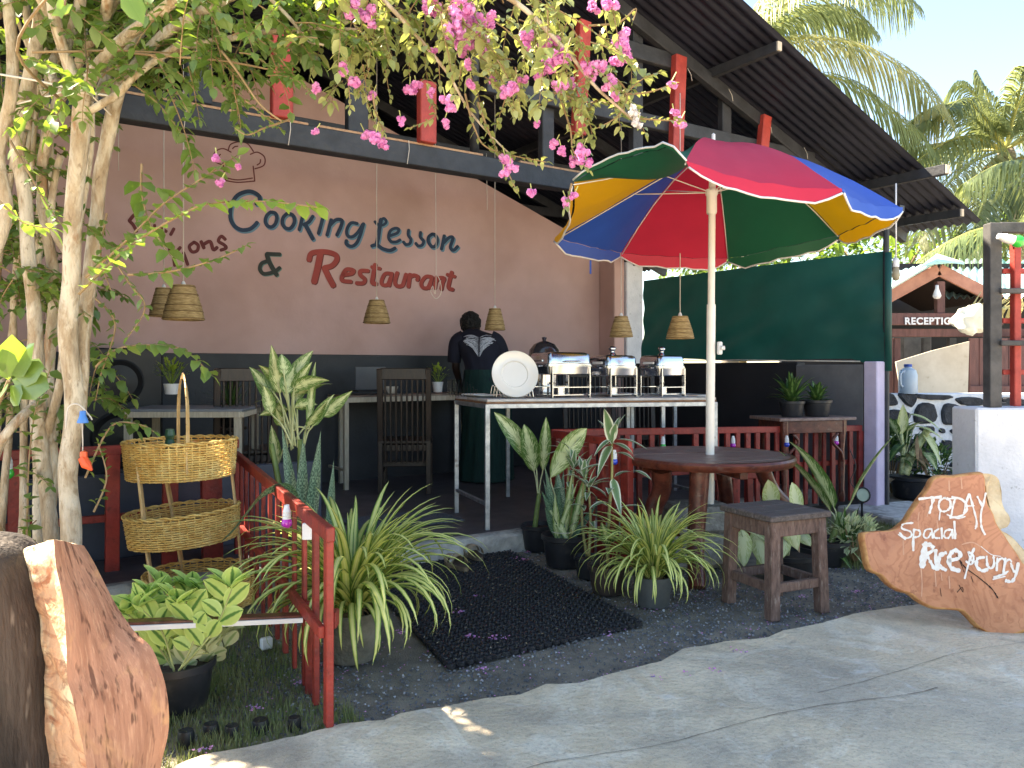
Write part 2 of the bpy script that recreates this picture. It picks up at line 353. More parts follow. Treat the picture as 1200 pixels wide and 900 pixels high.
def ex_vein(cgreen, cvein, amt=.5, sc=26):       # speckled cream feathering from the midrib
    def f(m, n, L, mp, out):
        x, y = uvx(n, L)
        cb = n.new("ShaderNodeCombineXYZ"); a = n.new("ShaderNodeMath"); a.operation = 'MULTIPLY_ADD'; L.new(x, a.inputs[0]); a.inputs[1].default_value = -.35; L.new(y, a.inputs[2])
        L.new(a.outputs[0], cb.inputs[1]); x2 = n.new("ShaderNodeMath"); x2.operation = 'MULTIPLY'; L.new(x, x2.inputs[0]); x2.inputs[1].default_value = .12; L.new(x2.outputs[0], cb.inputs[0])
        nz = noisen(n, L, cb.outputs[0], sc, 3)
        sub = n.new("ShaderNodeMath"); sub.operation = 'MULTIPLY_ADD'; L.new(x, sub.inputs[0]); sub.inputs[1].default_value = -.28; L.new(nz, sub.inputs[2])
        fac = ramp(n, L, sub.outputs[0], [(.5-.22*amt-.05, 0.0), (.5-.1*amt, 1.0)])
        o = mixc(n, L, fac, cgreen, cvein)
        return mixc(n, L, ramp(n, L, x, [(.03, 1.0), (.08, 0.0)]), o, cvein)
    return f
def ex_cross(c1, c2):
    def f(m, n, L, mp, out):
        x, y = uvx(n, L); cb = n.new("ShaderNodeCombineXYZ"); L.new(y, cb.inputs[1]); xx = n.new("ShaderNodeMath"); xx.operation = 'MULTIPLY'; L.new(x, xx.inputs[0]); xx.inputs[1].default_value = .12; L.new(xx.outputs[0], cb.inputs[0])
        return mixc(n, L, ramp(n, L, noisen(n, L, cb.outputs[0], 42, 3), [(.44, 0.0), (.54, 1.0)]), c1, c2)
    return f
M_stalk = mk("pale_leaf_stalk", RGB(196, 200, 160), RGB(160, 170, 120), rough=.5)
M_stem = mk("green_stem", RGB(120, 140, 80), RGB(96, 116, 62), rough=.5, scale=20)
M_spider = leafmat("striped_ribbon_leaf", ex_centre(RGB(234, 234, 160), RGB(222, 224, 136), RGB(110, 142, 60), (.1, .2, .52, .74)), trans=.3)
M_spiderdry = leafmat("dried_ribbon_leaf", None, rough=.8, trans=.2, c1=RGB(176, 150, 116), c2=RGB(140, 106, 80))
M_dief = leafmat("cream_veined_leaf", ex_vein(RGB(88, 124, 56), RGB(214, 222, 168), .55))
M_dief2 = leafmat("bright_cream_leaf", ex_vein(RGB(110, 140, 66), RGB(216, 224, 170), .85))
M_pale = leafmat("pale_yellow_leaf", ex_vein(RGB(178, 190, 116), RGB(222, 226, 176), .9))
M_snake = leafmat("banded_sword_leaf", ex_cross(RGB(118, 148, 118), RGB(46, 80, 60)), trans=.05)
M_whitedge = leafmat("white_edged_leaf", ex_centre(RGB(104, 136, 92), RGB(120, 146, 104), RGB(226, 228, 206), (.2, .4, .6, .74)))
M_crot = leafmat("lime_variegated_leaf", ex_centre(RGB(86, 136, 66), RGB(196, 222, 128), RGB(212, 232, 146), (.10, .24, .75, .95)), trans=.35)
M_crot2 = leafmat("cream_variegated_leaf", ex_centre(RGB(150, 176, 116), RGB(214, 220, 176), RGB(216, 220, 180), (.1, .3, .75, .95)), trans=.3)
M_dkleaf = leafmat("dark_green_leaf", ex_vein(RGB(58, 92, 42), RGB(130, 160, 90), .1))
M_tleaf = mk("tree_leaf", RGB(112, 136, 78), RGB(78, 106, 58), rough=.33, scale=3, trans=.3, tcol=RGB(160, 190, 60), lo=.4, hi=.6, spec=.6)
M_tleaf2 = mk("tree_leaf_olive", RGB(172, 176, 122), RGB(124, 138, 82), rough=.36, scale=4, trans=.25, tcol=RGB(190, 196, 100), spec=.55)
M_petal = mk("pink_petal", RGB(246, 180, 230), RGB(236, 150, 214), rough=.6, scale=30, trans=.4, lo=.4, hi=.6)
M_petalfade = mk("faded_petal", RGB(176, 150, 190), RGB(150, 120, 166), rough=.8, scale=30)
def barkf(m, n, L, mp, out):
    v = mp.outputs[0]; o = mixc(n, L, ramp(n, L, noisen(n, L, v, 4.5, 6, .6), [(.46, 0.0), (.6, .7)]), out, RGB(214, 204, 186))
    o = mixc(n, L, ramp(n, L, noisen(n, L, v, 16, 6, 1.2), [(.58, 0.0), (.68, .6)]), o, RGB(120, 98, 76))
    return mixc(n, L, ramp(n, L, noisen(n, L, v, 3, 5, .5), [(.6, 0.0), (.68, .8)]), o, RGB(150, 112, 78))
M_barkt = mk("tree_bark", RGB(186, 168, 144), RGB(146, 124, 98), rough=.9, scale=9, stretch=(3, 3, 1.1), bump=1, bscale=22, extra=barkf)
M_twig = mk("twig", RGB(150, 126, 94), RGB(120, 98, 70), rough=.8, scale=10)
M_gtwig = mk("green_twig", RGB(176, 184, 118), RGB(148, 150, 92), rough=.6, scale=10)
# ------------------------------------------------------------------ ground
def sheet(name, pts, z, mat, thick=0.0):
    mb = MB()
    if thick: mb.prism([Vector((p[0], p[1], z)) for p in pts][::-1], (0, 0, -thick))
    else: mb.add([Vector((p[0], p[1], z)) for p in pts], [tuple(range(len(pts)))])
    return tag(mb.build(name, mat), kind="structure")
sheet("ground", [(-260, -260), (260, -260), (260, 260), (-260, 260)], -.06, M_farearth)
g = MB(); NX = 90; NY = 80
gx0, gx1, gy0, gy1 = -4.6, 7.2, .9, 11.5
for j in range(NY+1):
    for i in range(NX+1):
        x = gx0+(gx1-gx0)*i/NX; y = gy0+(gy1-gy0)*j/NY
        e = min(i, NX-i, j, NY-j); z = -.012+noise.noise(Vector((x*2.2, y*2.2, 0)))*.012+noise.noise(Vector((x*7, y*7, 3)))*.006
        g.v.append((x, y, z if e > 0 else -.07))
g.f = [(j*(NX+1)+i, j*(NX+1)+i+1, (j+1)*(NX+1)+i+1, (j+1)*(NX+1)+i) for j in range(NY) for i in range(NX)]; g.m = [0]*len(g.f)
tag(g.build("gravel_ground", M_earth, None, True), kind="structure")
edge = [(150, 940), (205, 905), (235, 893), (300, 880), (355, 868), (400, 855), (450, 851), (470, 842), (520, 834), (560, 826), (610, 820), (640, 808), (680, 806), (700, 800), (745, 788), (775, 780), (800, 766), (850, 757), (900, 752), (918, 744), (950, 738), (970, 733), (1000, 724), (1050, 716), (1082, 712), (1120, 716), (1160, 716), (1200, 712)]
ed = []
for i, (px, py) in enumerate(edge):
    q = G(px, py); ed.append((q.x, q.y))
for k in range(1, 14): ed.append((ed[27][0]+k*.7, ed[27][1]+k*.38+R.uniform(-.05, .05)))
fine = []
for i in range(len(ed)-1):
    for j in range(5):
        t = j/5; x = ed[i][0]*(1-t)+ed[i+1][0]*t; y = ed[i][1]*(1-t)+ed[i+1][1]*t
        fine.append((x, y+noise.noise(Vector((x*9, y*9, 1)))*.007+noise.noise(Vector((x*24, y*24, 1)))*.006))
EDGE = fine
poly = [(-30, -1.0)]+[(-1.9, 1.7)]+fine+[(ed[-1][0]+20, ed[-1][1]+11), (60, -60), (-30, -60)]
mb = MB(); a = [Vector((x, y, .02)) for x, y in poly]; n = len(a)
mb.add(a, [tuple(range(n))[::-1]])
mb.add(a+[p+Vector((0, 0, -.09)) for p in a], [(i, i+1, n+i+1, n+i) for i in range(n-1)])
street = tag(mb.build("street_concrete", M_conc), kind="structure")
# joints and cracks: shallow dark recess strips pressed as fine grooves of grit
M_crack = mk("crack_grit", RGB(122, 116, 106), RGB(96, 90, 82), rough=.95, scale=30)
def crack(pts, w):
    q = cr([G(x, y, .02) for x, y in pts], 8); mb = MB(); L = []; Rr = []
    for i, p in enumerate(q):
        t = (q[min(i+1, len(q)-1)]-q[max(i-1, 0)]).normalized(); s = Vector((-t.y, t.x, 0))
        ww = w*(.4+.9*abs(noise.noise(p*14))); jo = wob(p, 9, .008); jo.z = 0
        L.append(p+s*ww+jo+Vector((0, 0, .003))); Rr.append(p-s*ww+jo+Vector((0, 0, .003)))
    k = len(q); mb.add(L+Rr, [(i, k+i, k+i+1, i+1) for i in range(k-1)]); return mb
c1 = crack([(560, 925), (640, 895), (780, 872), (880, 845), (960, 828), (1060, 815), (1100, 806)], .0022)
o = c1.build("joint", M_crack, street)
o = crack([(960, 812), (1010, 800), (1080, 778), (1130, 764), (1210, 752)], .0016).build("joint", M_crack, street)
# gravel stones, petals, grass: uncountable
def inpoly_street(x, y):
    best = None
    for i in range(len(EDGE)-1):
        a, b = EDGE[i], EDGE[i+1]
        if min(a[0], b[0]) <= x <= max(a[0], b[0]): best = a[1]+(b[1]-a[1])*((x-a[0])/((b[0]-a[0]) or 1)); break
    return best is not None and y < best+.0
def scatter_stones(cnt):
    V = []; Fc = []; k = 0
    base = np.array([(-1, -1, -1), (1, -1, -1), (1, 1, -1), (-1, 1, -1), (-1, -1, 1), (1, -1, 1), (1, 1, 1), (-1, 1, 1)], float)*.55
    fcs = [(0, 3, 2, 1), (4, 5, 6, 7), (0, 1, 5, 4), (1, 2, 6, 5), (2, 3, 7, 6), (3, 0, 4, 7)]
    rg = np.random.default_rng(3)
    while k < cnt:
        x = R.uniform(-2.4, 4.2); y = R.uniform(2.3, 6.6)
        if inpoly_street(x, y): continue
        dd = noise.noise(Vector((x*1.6, y*1.6, 7)))
        vv = -x*.553+y*.833; front = max(0, 1-(vv-2.0)/2.2)
        if R.random() > .06+dd*.9+front*.5: continue
        s = R.uniform(.0022, .0062)*(1.25 if R.random() < .15 else 1)
        A = (base+rg.uniform(-.28, .28, (8, 3)))*s*np.array([1.2, 1, .8])
        th = R.uniform(0, 6.28); c, sn = math.cos(th), math.sin(th); A = A@np.array([[c, sn, 0], [-sn, c, 0], [0, 0, 1]])
        tx = R.uniform(-.6, .6); c, sn = math.cos(tx), math.sin(tx); A = A@np.array([[1, 0, 0], [0, c, sn], [0, -sn, c]])
        A += (x, y, s*.35-.006+noise.noise(Vector((x*2.2, y*2.2, 0)))*.012)
        V.append(A); Fc += [tuple(8*k+j for j in f) for f in fcs]; k += 1
    V = np.concatenate(V); me = bpy.data.meshes.new("gravel"); me.from_pydata(V.tolist(), [], Fc); me.materials.append(M_stone)
    me.materials.append(mk("pale_gravel_stone", RGB(176, 176, 178), RGB(140, 141, 144), rough=.85, scale=30))
    me.polygons.foreach_set("material_index", [1 if (i//6) % 6 == 0 else 0 for i in range(len(me.polygons))])
    o = bpy.data.objects.new("gravel", me); COL.objects.link(o); tag(o, "loose grey gravel chips spread over the ground before the restaurant", "gravel", kind="stuff")
scatter_stones(34000)
def scatter_grass(name, label, cnt, fn, hmax, bend=.6, seed=1):
    rr = random.Random(seed); mb_v = []; mb_f = []; k = 0
    while k < cnt:
        q = fn(rr)
        if q is None: continue
        x, y, hs = q; h = rr.uniform(.35, 1)*hmax*hs; a = rr.uniform(0, 6.28); lx, ly = math.cos(a), math.sin(a); b = rr.uniform(.1, bend)*h; wdt = rr.uniform(.0012, .0026)
        z0 = -.012; i0 = len(mb_v)
        mb_v += [(x-ly*wdt, y+lx*wdt, z0), (x+ly*wdt, y-lx*wdt, z0), (x+lx*b*.35-ly*wdt*.7, y+ly*b*.35+lx*wdt*.7, z0+h*.6), (x+lx*b*.35+ly*wdt*.7, y+ly*b*.35-lx*wdt*.7, z0+h*.6), (x+lx*b, y+ly*b, z0+h)]
        mb_f += [(i0, i0+1, i0+3, i0+2), (i0+2, i0+3, i0+4)]; k += 1
    me = bpy.data.meshes.new(name); me.from_pydata(mb_v, [], mb_f); me.materials.append(M_grass)
    o = bpy.data.objects.new(name, me); COL.objects.link(o); tag(o, label, "grass", kind="stuff")
def fgl(rr):
    u = rr.uniform(-.6, 1.05); v = rr.uniform(1.9, 4.4); q = B(u, v)
    if inpoly_street(q.x, q.y+.0) or q.x < -2.2: return None
    d = noise.noise(Vector((q.x*2, q.y*2, 5)))
    if rr.random() > .55+d*.9: return None
    return q.x, q.y, .8+.5*d
scatter_grass("grass", "thin green grass patch behind the sawn wood slab at lower left", 26000, fgl, .065, seed=2)
def fgr(rr):
    px = rr.uniform(930, 1075); py = rr.uniform(603, 672); q = G(px, py)
    c = 1-((px-1010)/75)**2-((py-635)/32)**2
    if c < 0 or rr.random() > .3+c: return None
    return q.x, q.y, .9
scatter_grass("grass", "small grass patch between the black post and the written wood slab", 9000, fgr, .07, seed=4)
def scatter_petals():
    mb = MB(); rr = random.Random(9)
    spots = [(470, 745), (575, 753), (590, 752), (552, 750), (615, 660), (618, 651), (605, 658), (670, 662), (835, 792), (715, 749), (508, 690), (560, 703), (540, 721), (495, 676), (240, 885), (350, 805), (300, 835), (1005, 697), (940, 703), (770, 800), (800, 795), (865, 770), (480, 665), (712, 690), (650, 655), (566, 790)]
    tot = 0
    def pet(x, y, z, r):
        a = rr.uniform(0, 6.28); t = rr.uniform(-.5, .5); pts = []
        for j in range(5):
            b = a+j*1.256; pts.append(Vector((x+math.cos(b)*r*rr.uniform(.6, 1.1), y+math.sin(b)*r*rr.uniform(.6, 1.1), z+math.sin(b*2)*r*.3+t*r*.4+r*.5)))
        mb.add(pts, [(0, 1, 2, 3, 4)], m=0 if rr.random() < .7 else 1)
    for (px, py) in spots:
        q = G(px, py)
        for _ in range(rr.randint(5, 16)): pet(q.x+rr.gauss(0, .016), q.y+rr.gauss(0, .016), .012+rr.uniform(0, .01), rr.uniform(.004, .009))
    while tot < 1100:
        x = rr.uniform(-1, 3); y = rr.uniform(2.6, 5.2)
        if inpoly_street(x, y-.0): continue
        vv = -x*.553+y*.833
        if rr.random() > .15+max(0, noise.noise(Vector((x*2, y*2, 2))))*1.5+(.3 if vv < 2.5 else 0): continue
        pet(x, y, .0, rr.uniform(.003, .006)); tot += 1
    for _ in range(420):
        a_ = rr.random(); b_ = rr.random(); c0 = G(525, 785); c1_ = G(755, 733); c2_ = G(577, 637); q = c0+(c1_-c0)*a_+(c2_-c1_)*b_; r = rr.uniform(.002, .006); t_ = rr.uniform(0, 6.28); e_ = Vector((math.cos(t_), math.sin(t_), rr.uniform(-.3, .3)))
        f_ = Vector((-math.sin(t_), math.cos(t_), .2)); q.z = .024; mb.add([q+e_*r*1.6, q+f_*r*.6, q-e_*r*1.4, q-f_*r*.5], [(0, 1, 2, 3)], m=2)
    o = mb.build("fallen_petals", [M_petal, M_petalfade, mk("dry_leaf_bit", RGB(190, 176, 150), RGB(150, 132, 104), rough=.9)]); tag(o, "fallen pink and faded petals scattered over the mat and gravel", "petals", kind="stuff")
scatter_petals()
# ------------------------------------------------------------------ restaurant building
FZ = .12
mb = MB(); mb.prism([B(-.8, 4.378, FZ), B(6.25, 4.378, FZ), B(6.25, 9.5, FZ), B(-.8, 9.5, FZ)], (0, 0, -.1)); tag(mb.build("platform_floor", M_floor), kind="structure")
mb = MB(); NK = 160
for i in range(NK+1):
    u0 = -.8+7.05*i/NK
    for (dv, z) in ((-.015, -.05), (-.01, .05), (0, .098), (.012, .114), (.04, .122), (.10, .1215)):
        nn = noise.noise_vector(Vector((u0*5, dv*30, z*14)))*.012+noise.noise_vector(Vector((u0*19, dv*30, z*30)))*.006
        mb.v.append(tuple(B(u0+nn.x*.3, 4.30+dv+nn.y*(dv < .09), z+nn.z*(.02 < z)*(dv < .09))))
mb.f = [(i*6+j, (i+1)*6+j, (i+1)*6+j+1, i*6+j+1) for i in range(NK) for j in range(5)]; mb.m = [0]*len(mb.f)
tag(mb.build("kerb", M_kerb), kind="structure")
bd = thing("restaurant_building", B(2.35, 7.2, 0), "open sided restaurant with pink painted wall, dark corrugated roof and red posts", "building")
def wtop(u): return 3.93-.355*abs(u-2.35)
WVV = 7.2
uu = [-.38, 2.35, 6.26]
def wquad(z0f, z1f, name, mat, v=WVV, th=.12, us=uu):
    mb = MB(); poly = [B(u, v, z0f(u)) for u in us]+[B(u, v, z1f(u)) for u in us[::-1]]; mb.prism(poly, WV*th); return mb.build(name, mat, bd)
wquad(lambda u: 1.335, wtop, "wall", M_pink)
wquad(lambda u: FZ, lambda u: 1.332, "dado", M_dado)
# pilaster at the wall's right end
mb = MB(); mb.box(B(6.1, 7.06, 1.45), (.16, .27, 2.66), WU, WV, ch=.01); mb.build("pilaster", M_pink, bd)
mb = MB(); mb.box(B(6.32, 6.96, 1.3), (.26, .12, 2.3), WU, WV, ch=.01); mb.build("pilaster", M_whitewall, bd)
# back and side closures coloured dark for the unlit inside
def rz(u): return 4.5-.36*abs(u-2.35)
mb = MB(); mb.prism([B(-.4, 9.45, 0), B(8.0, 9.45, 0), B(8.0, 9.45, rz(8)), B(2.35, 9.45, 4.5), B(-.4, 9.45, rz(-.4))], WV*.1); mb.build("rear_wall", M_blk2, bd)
mb = MB(); mb.box(B(-.42, 6.75, 1.74), (.1, 5.5, 3.48), WU, WV); mb.build("side_wall", M_blk2, bd)  # unseen left wall, carried forward to block sun from the foreground
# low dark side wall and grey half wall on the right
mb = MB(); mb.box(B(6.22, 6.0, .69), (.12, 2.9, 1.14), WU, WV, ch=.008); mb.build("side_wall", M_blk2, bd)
mb = MB(); mb.box(B(6.17, 4.2, .60), (.12, .66, 1.27), WU, WV, ch=.006); mb.build("half_wall", M_greycem, bd)
mb = MB(); mb.box(B(6.18, 3.80, .615), (.15, .12, 1.29), WU, WV, ch=.008); mb.build("half_wall", M_lilac, bd)
mb = MB(); mb.box(B(.5, 4.98, .36), (2.6, .05, .48), WU, WV, ch=.006); mb.build("low_panel", M_bluepan, bd)
# corrugated roof sheets
def roof_sheets(side):
    vedge = 3.70; wdt = .765; n = 8
    for k in range(n):
        v0 = vedge+k*wdt; cols = 60; mb = MB()
        ua, ub = (2.35, 7.74) if side > 0 else (2.35, -.34)
        for j in range(cols+1):
            v = v0+(wdt+.03)*j/cols; z = math.cos(2*PI*(v-vedge)/.085)*.0125+(.004 if k % 2 else 0)
            for u in (ua, (ua+ub)/2, ub): mb.v.append(tuple(B(u, v, rz(u)+z+.02)))
        for j in range(cols):
            for q in range(2): mb.f.append((j*3+q, j*3+q+1, (j+1)*3+q+1, (j+1)*3+q)); mb.m.append(0)
        mb.build("roof_sheet", M_roof, bd, True)
roof_sheets(1); roof_sheets(-1)
# purlins: (u position) running along v
def purlin(u, v0=3.72, v1=9.4, w=.05, h=.075, tip=True, mat=None):
    z = rz(u)-.045; mb = MB(); mb.box(B(u, (v0+v1)/2, z), (w, v1-v0, h), WU, WV, ch=.004); o = mb.build("purlin", mat or M_black, bd)
    if tip: mb = MB(); mb.box(B(u, v0-.006, z), (w*.86, .012, h*.86), WU, WV); mb.build("purlin_end", M_palewood, o)
for u in (3.25, 4.82, 7.42): purlin(u)
purlin(6.72, 3.49, 9.4, .06, .085)
for u in (1.4, .5, -.25): purlin(u)
# front truss at v = 4.378
VT = 4.378
def tbar(u0, z0, u1, z1, w, h, name, mat, dv=0.0, ch=.005):
    mb = MB(); mb.bar(B(u0, VT+dv, z0), B(u1, VT+dv, z1), w, h, up=WV, ch=ch); return mb.build(name, mat, bd)
tbar(-.5, 2.51, 3.55, 2.51, .13, .10, "beam", M_black)
tbar(3.55, 2.51, 6.0, 2.45, .10, .08, "beam", M_black, dv=.02)
for (a, b_) in ((-.45, .35), (.42, 1.5), (1.56, 2.66), (2.95, 3.5)):
    mb = MB(); mb.box(B((a+b_)/2, VT+.01, 2.584), (b_-a, .09, .018), WU, WV, ch=.003); mb.build("batten", M_rawwood, bd)
tbar(2.7, 3.06, 6.15, 3.08, .105, .05, "tie_beam", M_black, dv=.0)
tbar(3.75, 3.57, 4.5, 3.575, .12, .05, "tie_beam", M_black, dv=.0)
tbar(-.33, rz(-.33)-.11, 2.33, rz(2.33)-.11, .1, .06, "rafter", M_black, dv=-.01)
tbar(2.37, rz(2.37)-.11, 7.6, rz(7.6)-.11, .1, .06, "rafter", M_black, dv=-.01)
def uofx(px, v=VT):
    t = (px-600)/920; return v*(.553+t*.833)/(.833-t*.553)
def zof(px, py, v=VT):
    u = uofx(px, v); Y = u*.553+v*.833; return 1.2+(432-py)/920*Y
def post(px, pyt, pyb, w, name, mat, d=.06, dv=-.05, px2=None):
    u = uofx(px, VT+dv); u2 = uofx(px2 or px, VT+dv); tbar(u2, zof(px2 or px, pyb, VT+dv), u, zof(px, pyt, VT+dv), w, d, name, mat, dv=dv)
post(330, 38, 139, .115, "red_post", M_redpost)
post(500, 96, 168, .11, "red_post", M_redpost)
post(684, 25, 158, .10, "red_post", M_redpost, px2=678)
post(796, 66, 178, .115, "red_post", M_redpost, px2=792)
post(897, 136, 180, .10, "red_post", M_redpost, px2=893)
post(418, 92, 158, .13, "king_post", M_black, dv=.06)
post(233, 60, 122, .13, "king_post", M_black, dv=.06)
post(640, 120, 198, .10, "king_post", M_black, dv=.06)
post(745, 26, 215, .10, "king_post", M_black, dv=.06)
post(849, 108, 162, .105, "king_post", M_black, dv=.06)
for px in (556, 960):
    mb = MB(); u = uofx(px, VT+.12); mb.tube([B(u, VT+.12, 2.5), B(u, VT+.12, rz(u)-.12)], .032, 12); mb.build("steel_column", M_black, bd, True)
mb = MB(); mb.box(B(6.3, 7.0, 2.72), (.03, 4.8, .62), WU, WV, ch=.005); mb.build("gap_shade_panel", M_black, bd)  # added dark panel stands in for shade in the gap above the tarpaulin
# thin steel post at the right corner
mb = MB(); p0 = B(6.24, 3.74, 0); mb.tube([p0, p0+Vector((0, 0, 2.50))], .024, 12); mb.box(p0+Vector((0, 0, .01)), (.12, .12, .02)); mb.build("corner_post", M_black, bd, 30)
mb = MB(); mb.bar(B(6.24, 3.60, 2.52), B(6.24, 9.3, 2.52), .07, .05, up=(0, 0, 1), ch=.004); mb.build("eave_beam", M_black, bd)
# interior far posts, rafters and a second truss above the wall
for v in (6.0, 7.7):
    for (a, za, b_, zb) in ((-.3, rz(-.3)-.12, 2.33, rz(2.33)-.12), (2.37, rz(2.37)-.12, 7.6, rz(7.6)-.12)):
        mb = MB(); mb.bar(B(a, v, za), B(b_, v, zb), .1, .05, up=WV, ch=.004); mb.build("rafter", M_black, bd)
    mb = MB(); mb.bar(B(-.3, v, 3.1), B(6.15, v, 3.1), .1, .05, up=WV, ch=.004); mb.build("tie_beam", M_black, bd)
# tie wires on beams
for px, py in ((218, 128), (340, 152), (479, 175)):
    u = uofx(px, VT-.06); z = zof(px, py, VT-.06); mb = MB(); mb.tube([B(u, VT-.06, 2.585), B(u, VT-.068, z), B(u-.01, VT-.06, 2.44)], .0022, 5); mb.build("tie_wire", M_cord, bd)
for px, py in ((808, 88), (856, 112), (902, 150), (944, 180)):
    u = uofx(px, VT-.06); z = zof(px, py, VT-.06); mb = MB(); mb.tube([B(u-.02, VT-.06, z+.05), B(u, VT-.075, z), B(u+.03, VT-.06, z-.04)], .0022, 5); mb.build("tie_wire", M_cord, bd)
# wall lettering: strokes painted on the wall plane
def wallpt(px, py, off):
    v = WVV-off; t = (px-600)/920; u = v*(.553+t*.833)/(.833-t*.553); Y = u*.553+v*.833
    return B(u, v, EYE-(py-HOR)/F*Y)
def strokes(mb, segs, org, k, w, off, proj, dx=0, dy=0, smooth=True, jit=0.0):
    for sg in segs:
        pts = [Vector((org[0]+x/k+dx, org[1]+y/k+dy, 0)) for x, y in sg]
        if smooth and len(pts) > 2: pts = cr(pts, 5)
        hw = w/k/2; n = len(pts); L = []; Rr = []
        for i, p in enumerate(pts):
            t = (pts[min(i+1, n-1)]-pts[max(i-1, 0)]); t.normalize(); s = Vector((-t.y, t.x, 0)); q = hw*(1+jit*noise.noise(p*.9))
            L.append(p+s*q); Rr.append(p-s*q)
        st = (pts[1]-pts[0]).normalized(); en = (pts[-1]-pts[-2]).normalized()
        a = [pts[0]-st*hw*.7+(L[0]-pts[0])*.6, pts[0]-st*hw*.7-(L[0]-pts[0])*.6]
        b_ = [pts[-1]+en*hw*.7+(L[-1]-pts[-1])*.6, pts[-1]+en*hw*.7-(L[-1]-pts[-1])*.6]
        L = [a[0]]+L+[b_[0]]; Rr = [a[1]]+Rr+[b_[1]]; n += 2
        mb.add([proj(p.x, p.y, off) for p in L]+[proj(p.x, p.y, off) for p in Rr], [(i, i+1, n+i+1, n+i) for i in range(n-1)])
A = ((260, 210), 7.5); Bz = ((360, 230), 7.5); Cz = ((430, 240), 8.18); Dz = ((140, 240), 8.0); Hz = ((120, 150), 6.0)
cook = [(A, 27, [(300, 215), (330, 205), (328, 150), (270, 112), (210, 110), (140, 140), (95, 200), (75, 270), (78, 350), (110, 410), (170, 445), (240, 440), (285, 410), (310, 380)]),
 (A, 24, [(430, 288), (395, 320), (382, 370), (400, 408), (435, 420), (468, 395), (484, 345), (470, 300), (438, 290)]),
 (A, 24, [(575, 300), (540, 335), (532, 385), (552, 422), (590, 436), (622, 412), (640, 365), (622, 315), (580, 300)]),
 (A, 24, [(728, 240), (705, 350), (680, 445)]), (A, 24, [(800, 325), (765, 375), (718, 400)]), (A, 27, [(735, 400), (765, 460), (800, 525)]),
 (A, 24, [(888, 340), (872, 400), (850, 478)]), (A, 28, [(893, 282), (899, 284)]),
 (A, 24, [(962, 355), (945, 420), (925, 492)]), (A, 24, [(945, 410), (1000, 358), (1055, 362), (1045, 420), (1012, 492)]),
 (Bz, 22, [(440, 240), (385, 235), (350, 290), (355, 345), (400, 355), (450, 310), (488, 245)]), (Bz, 23, [(495, 240), (470, 330), (435, 410), (390, 440), (345, 420), (345, 388)]),
 (Cz, 20, [(75, 160), (100, 185), (150, 195), (185, 165), (165, 130), (135, 145)]), (Cz, 30, [(135, 140), (120, 230), (105, 330), (90, 380)]), (Cz, 26, [(45, 395), (95, 385), (150, 420), (220, 437), (270, 415)]),
 (Cz, 22, [(225, 295), (290, 270), (305, 235), (270, 225), (225, 250), (208, 310), (230, 350), (280, 355), (318, 335)]),
 (Cz, 22, [(400, 240), (397, 290), (422, 330), (410, 372), (372, 380), (350, 355)]),
 (Cz, 22, [(515, 262), (512, 310), (543, 345), (530, 385), (492, 394), (468, 368)]),
 (Cz, 24, [(625, 280), (592, 310), (592, 360), (625, 402), (660, 388), (675, 335), (652, 288), (625, 280)]),
 (Cz, 24, [(742, 295), (715, 425)]), (Cz, 24, [(735, 365), (790, 312), (825, 320), (800, 405), (830, 435), (870, 398)])]
rest = [(Bz, 34, [(15, 560), (32, 505), (90, 488), (180, 490), (248, 515), (258, 560), (215, 610), (150, 628)]), (Bz, 42, [(115, 500), (92, 620), (60, 752)]), (Bz, 38, [(150, 630), (185, 705), (228, 785)]),
 (Bz, 26, [(318, 690), (390, 678), (405, 650), (345, 642), (312, 690), (305, 738), (385, 750)]),
 (Bz, 26, [(535, 655), (470, 655), (465, 690), (505, 728), (490, 762), (432, 762)]),
 (Bz, 28, [(597, 600), (578, 700), (572, 760), (606, 768)]), (Bz, 22, [(565, 620), (640, 635)]),
 (Cz, 26, [(235, 660), (175, 660), (142, 720), (145, 762), (195, 765), (225, 700)]), (Cz, 26, [(238, 655), (212, 775)]),
 (Cz, 28, [(290, 650), (268, 735), (285, 775), (335, 775), (355, 730), (375, 665)]),
 (Cz, 28, [(412, 665), (396, 785)]), (Cz, 28, [(410, 690), (450, 675), (488, 690), (480, 720)]),
 (Cz, 26, [(620, 690), (565, 688), (522, 740), (530, 788), (580, 795), (610, 735)]), (Cz, 26, [(622, 690), (598, 800)]),
 (Cz, 28, [(667, 690), (648, 798)]), (Cz, 28, [(655, 740), (690, 702), (738, 705), (725, 745), (712, 808)]),
 (Cz, 28, [(812, 645), (788, 740), (782, 795), (822, 812)]), (Cz, 24, [(768, 668), (842, 687)])]
ampst = [(A, 26, [(510, 660), (450, 658), (395, 655)]), (A, 30, [(395, 660), (420, 735), (482, 842)]), (A, 26, [(405, 718), (350, 740), (334, 790), (365, 830), (425, 825), (475, 805), (508, 778)])]
faint = [(Dz, 26, [(205, 75), (140, 95), (92, 150)]), (Dz, 24, [(92, 150), (130, 190), (160, 250)]), (Dz, 24, [(250, 200), (275, 230), (310, 230)]), (Dz, 22, [(330, 190), (330, 260)]), (Dz, 24, [(390, 200), (410, 230), (440, 250)]), (Dz, 24, [(510, 225), (480, 280)]),
 (Dz, 24, [(470, 390), (480, 450), (530, 440), (570, 400)]), (Dz, 24, [(510, 500), (520, 570)]), (Dz, 24, [(600, 450), (640, 560)]), (Dz, 24, [(700, 350), (655, 390), (680, 440), (728, 430), (738, 380), (700, 350)]), (Dz, 26, [(765, 345), (792, 405)]), (Dz, 26, [(790, 370), (850, 345), (880, 420), (915, 400)]), (Dz, 24, [(992, 325), (955, 295), (928, 340), (980, 375), (1000, 405), (950, 425)])]
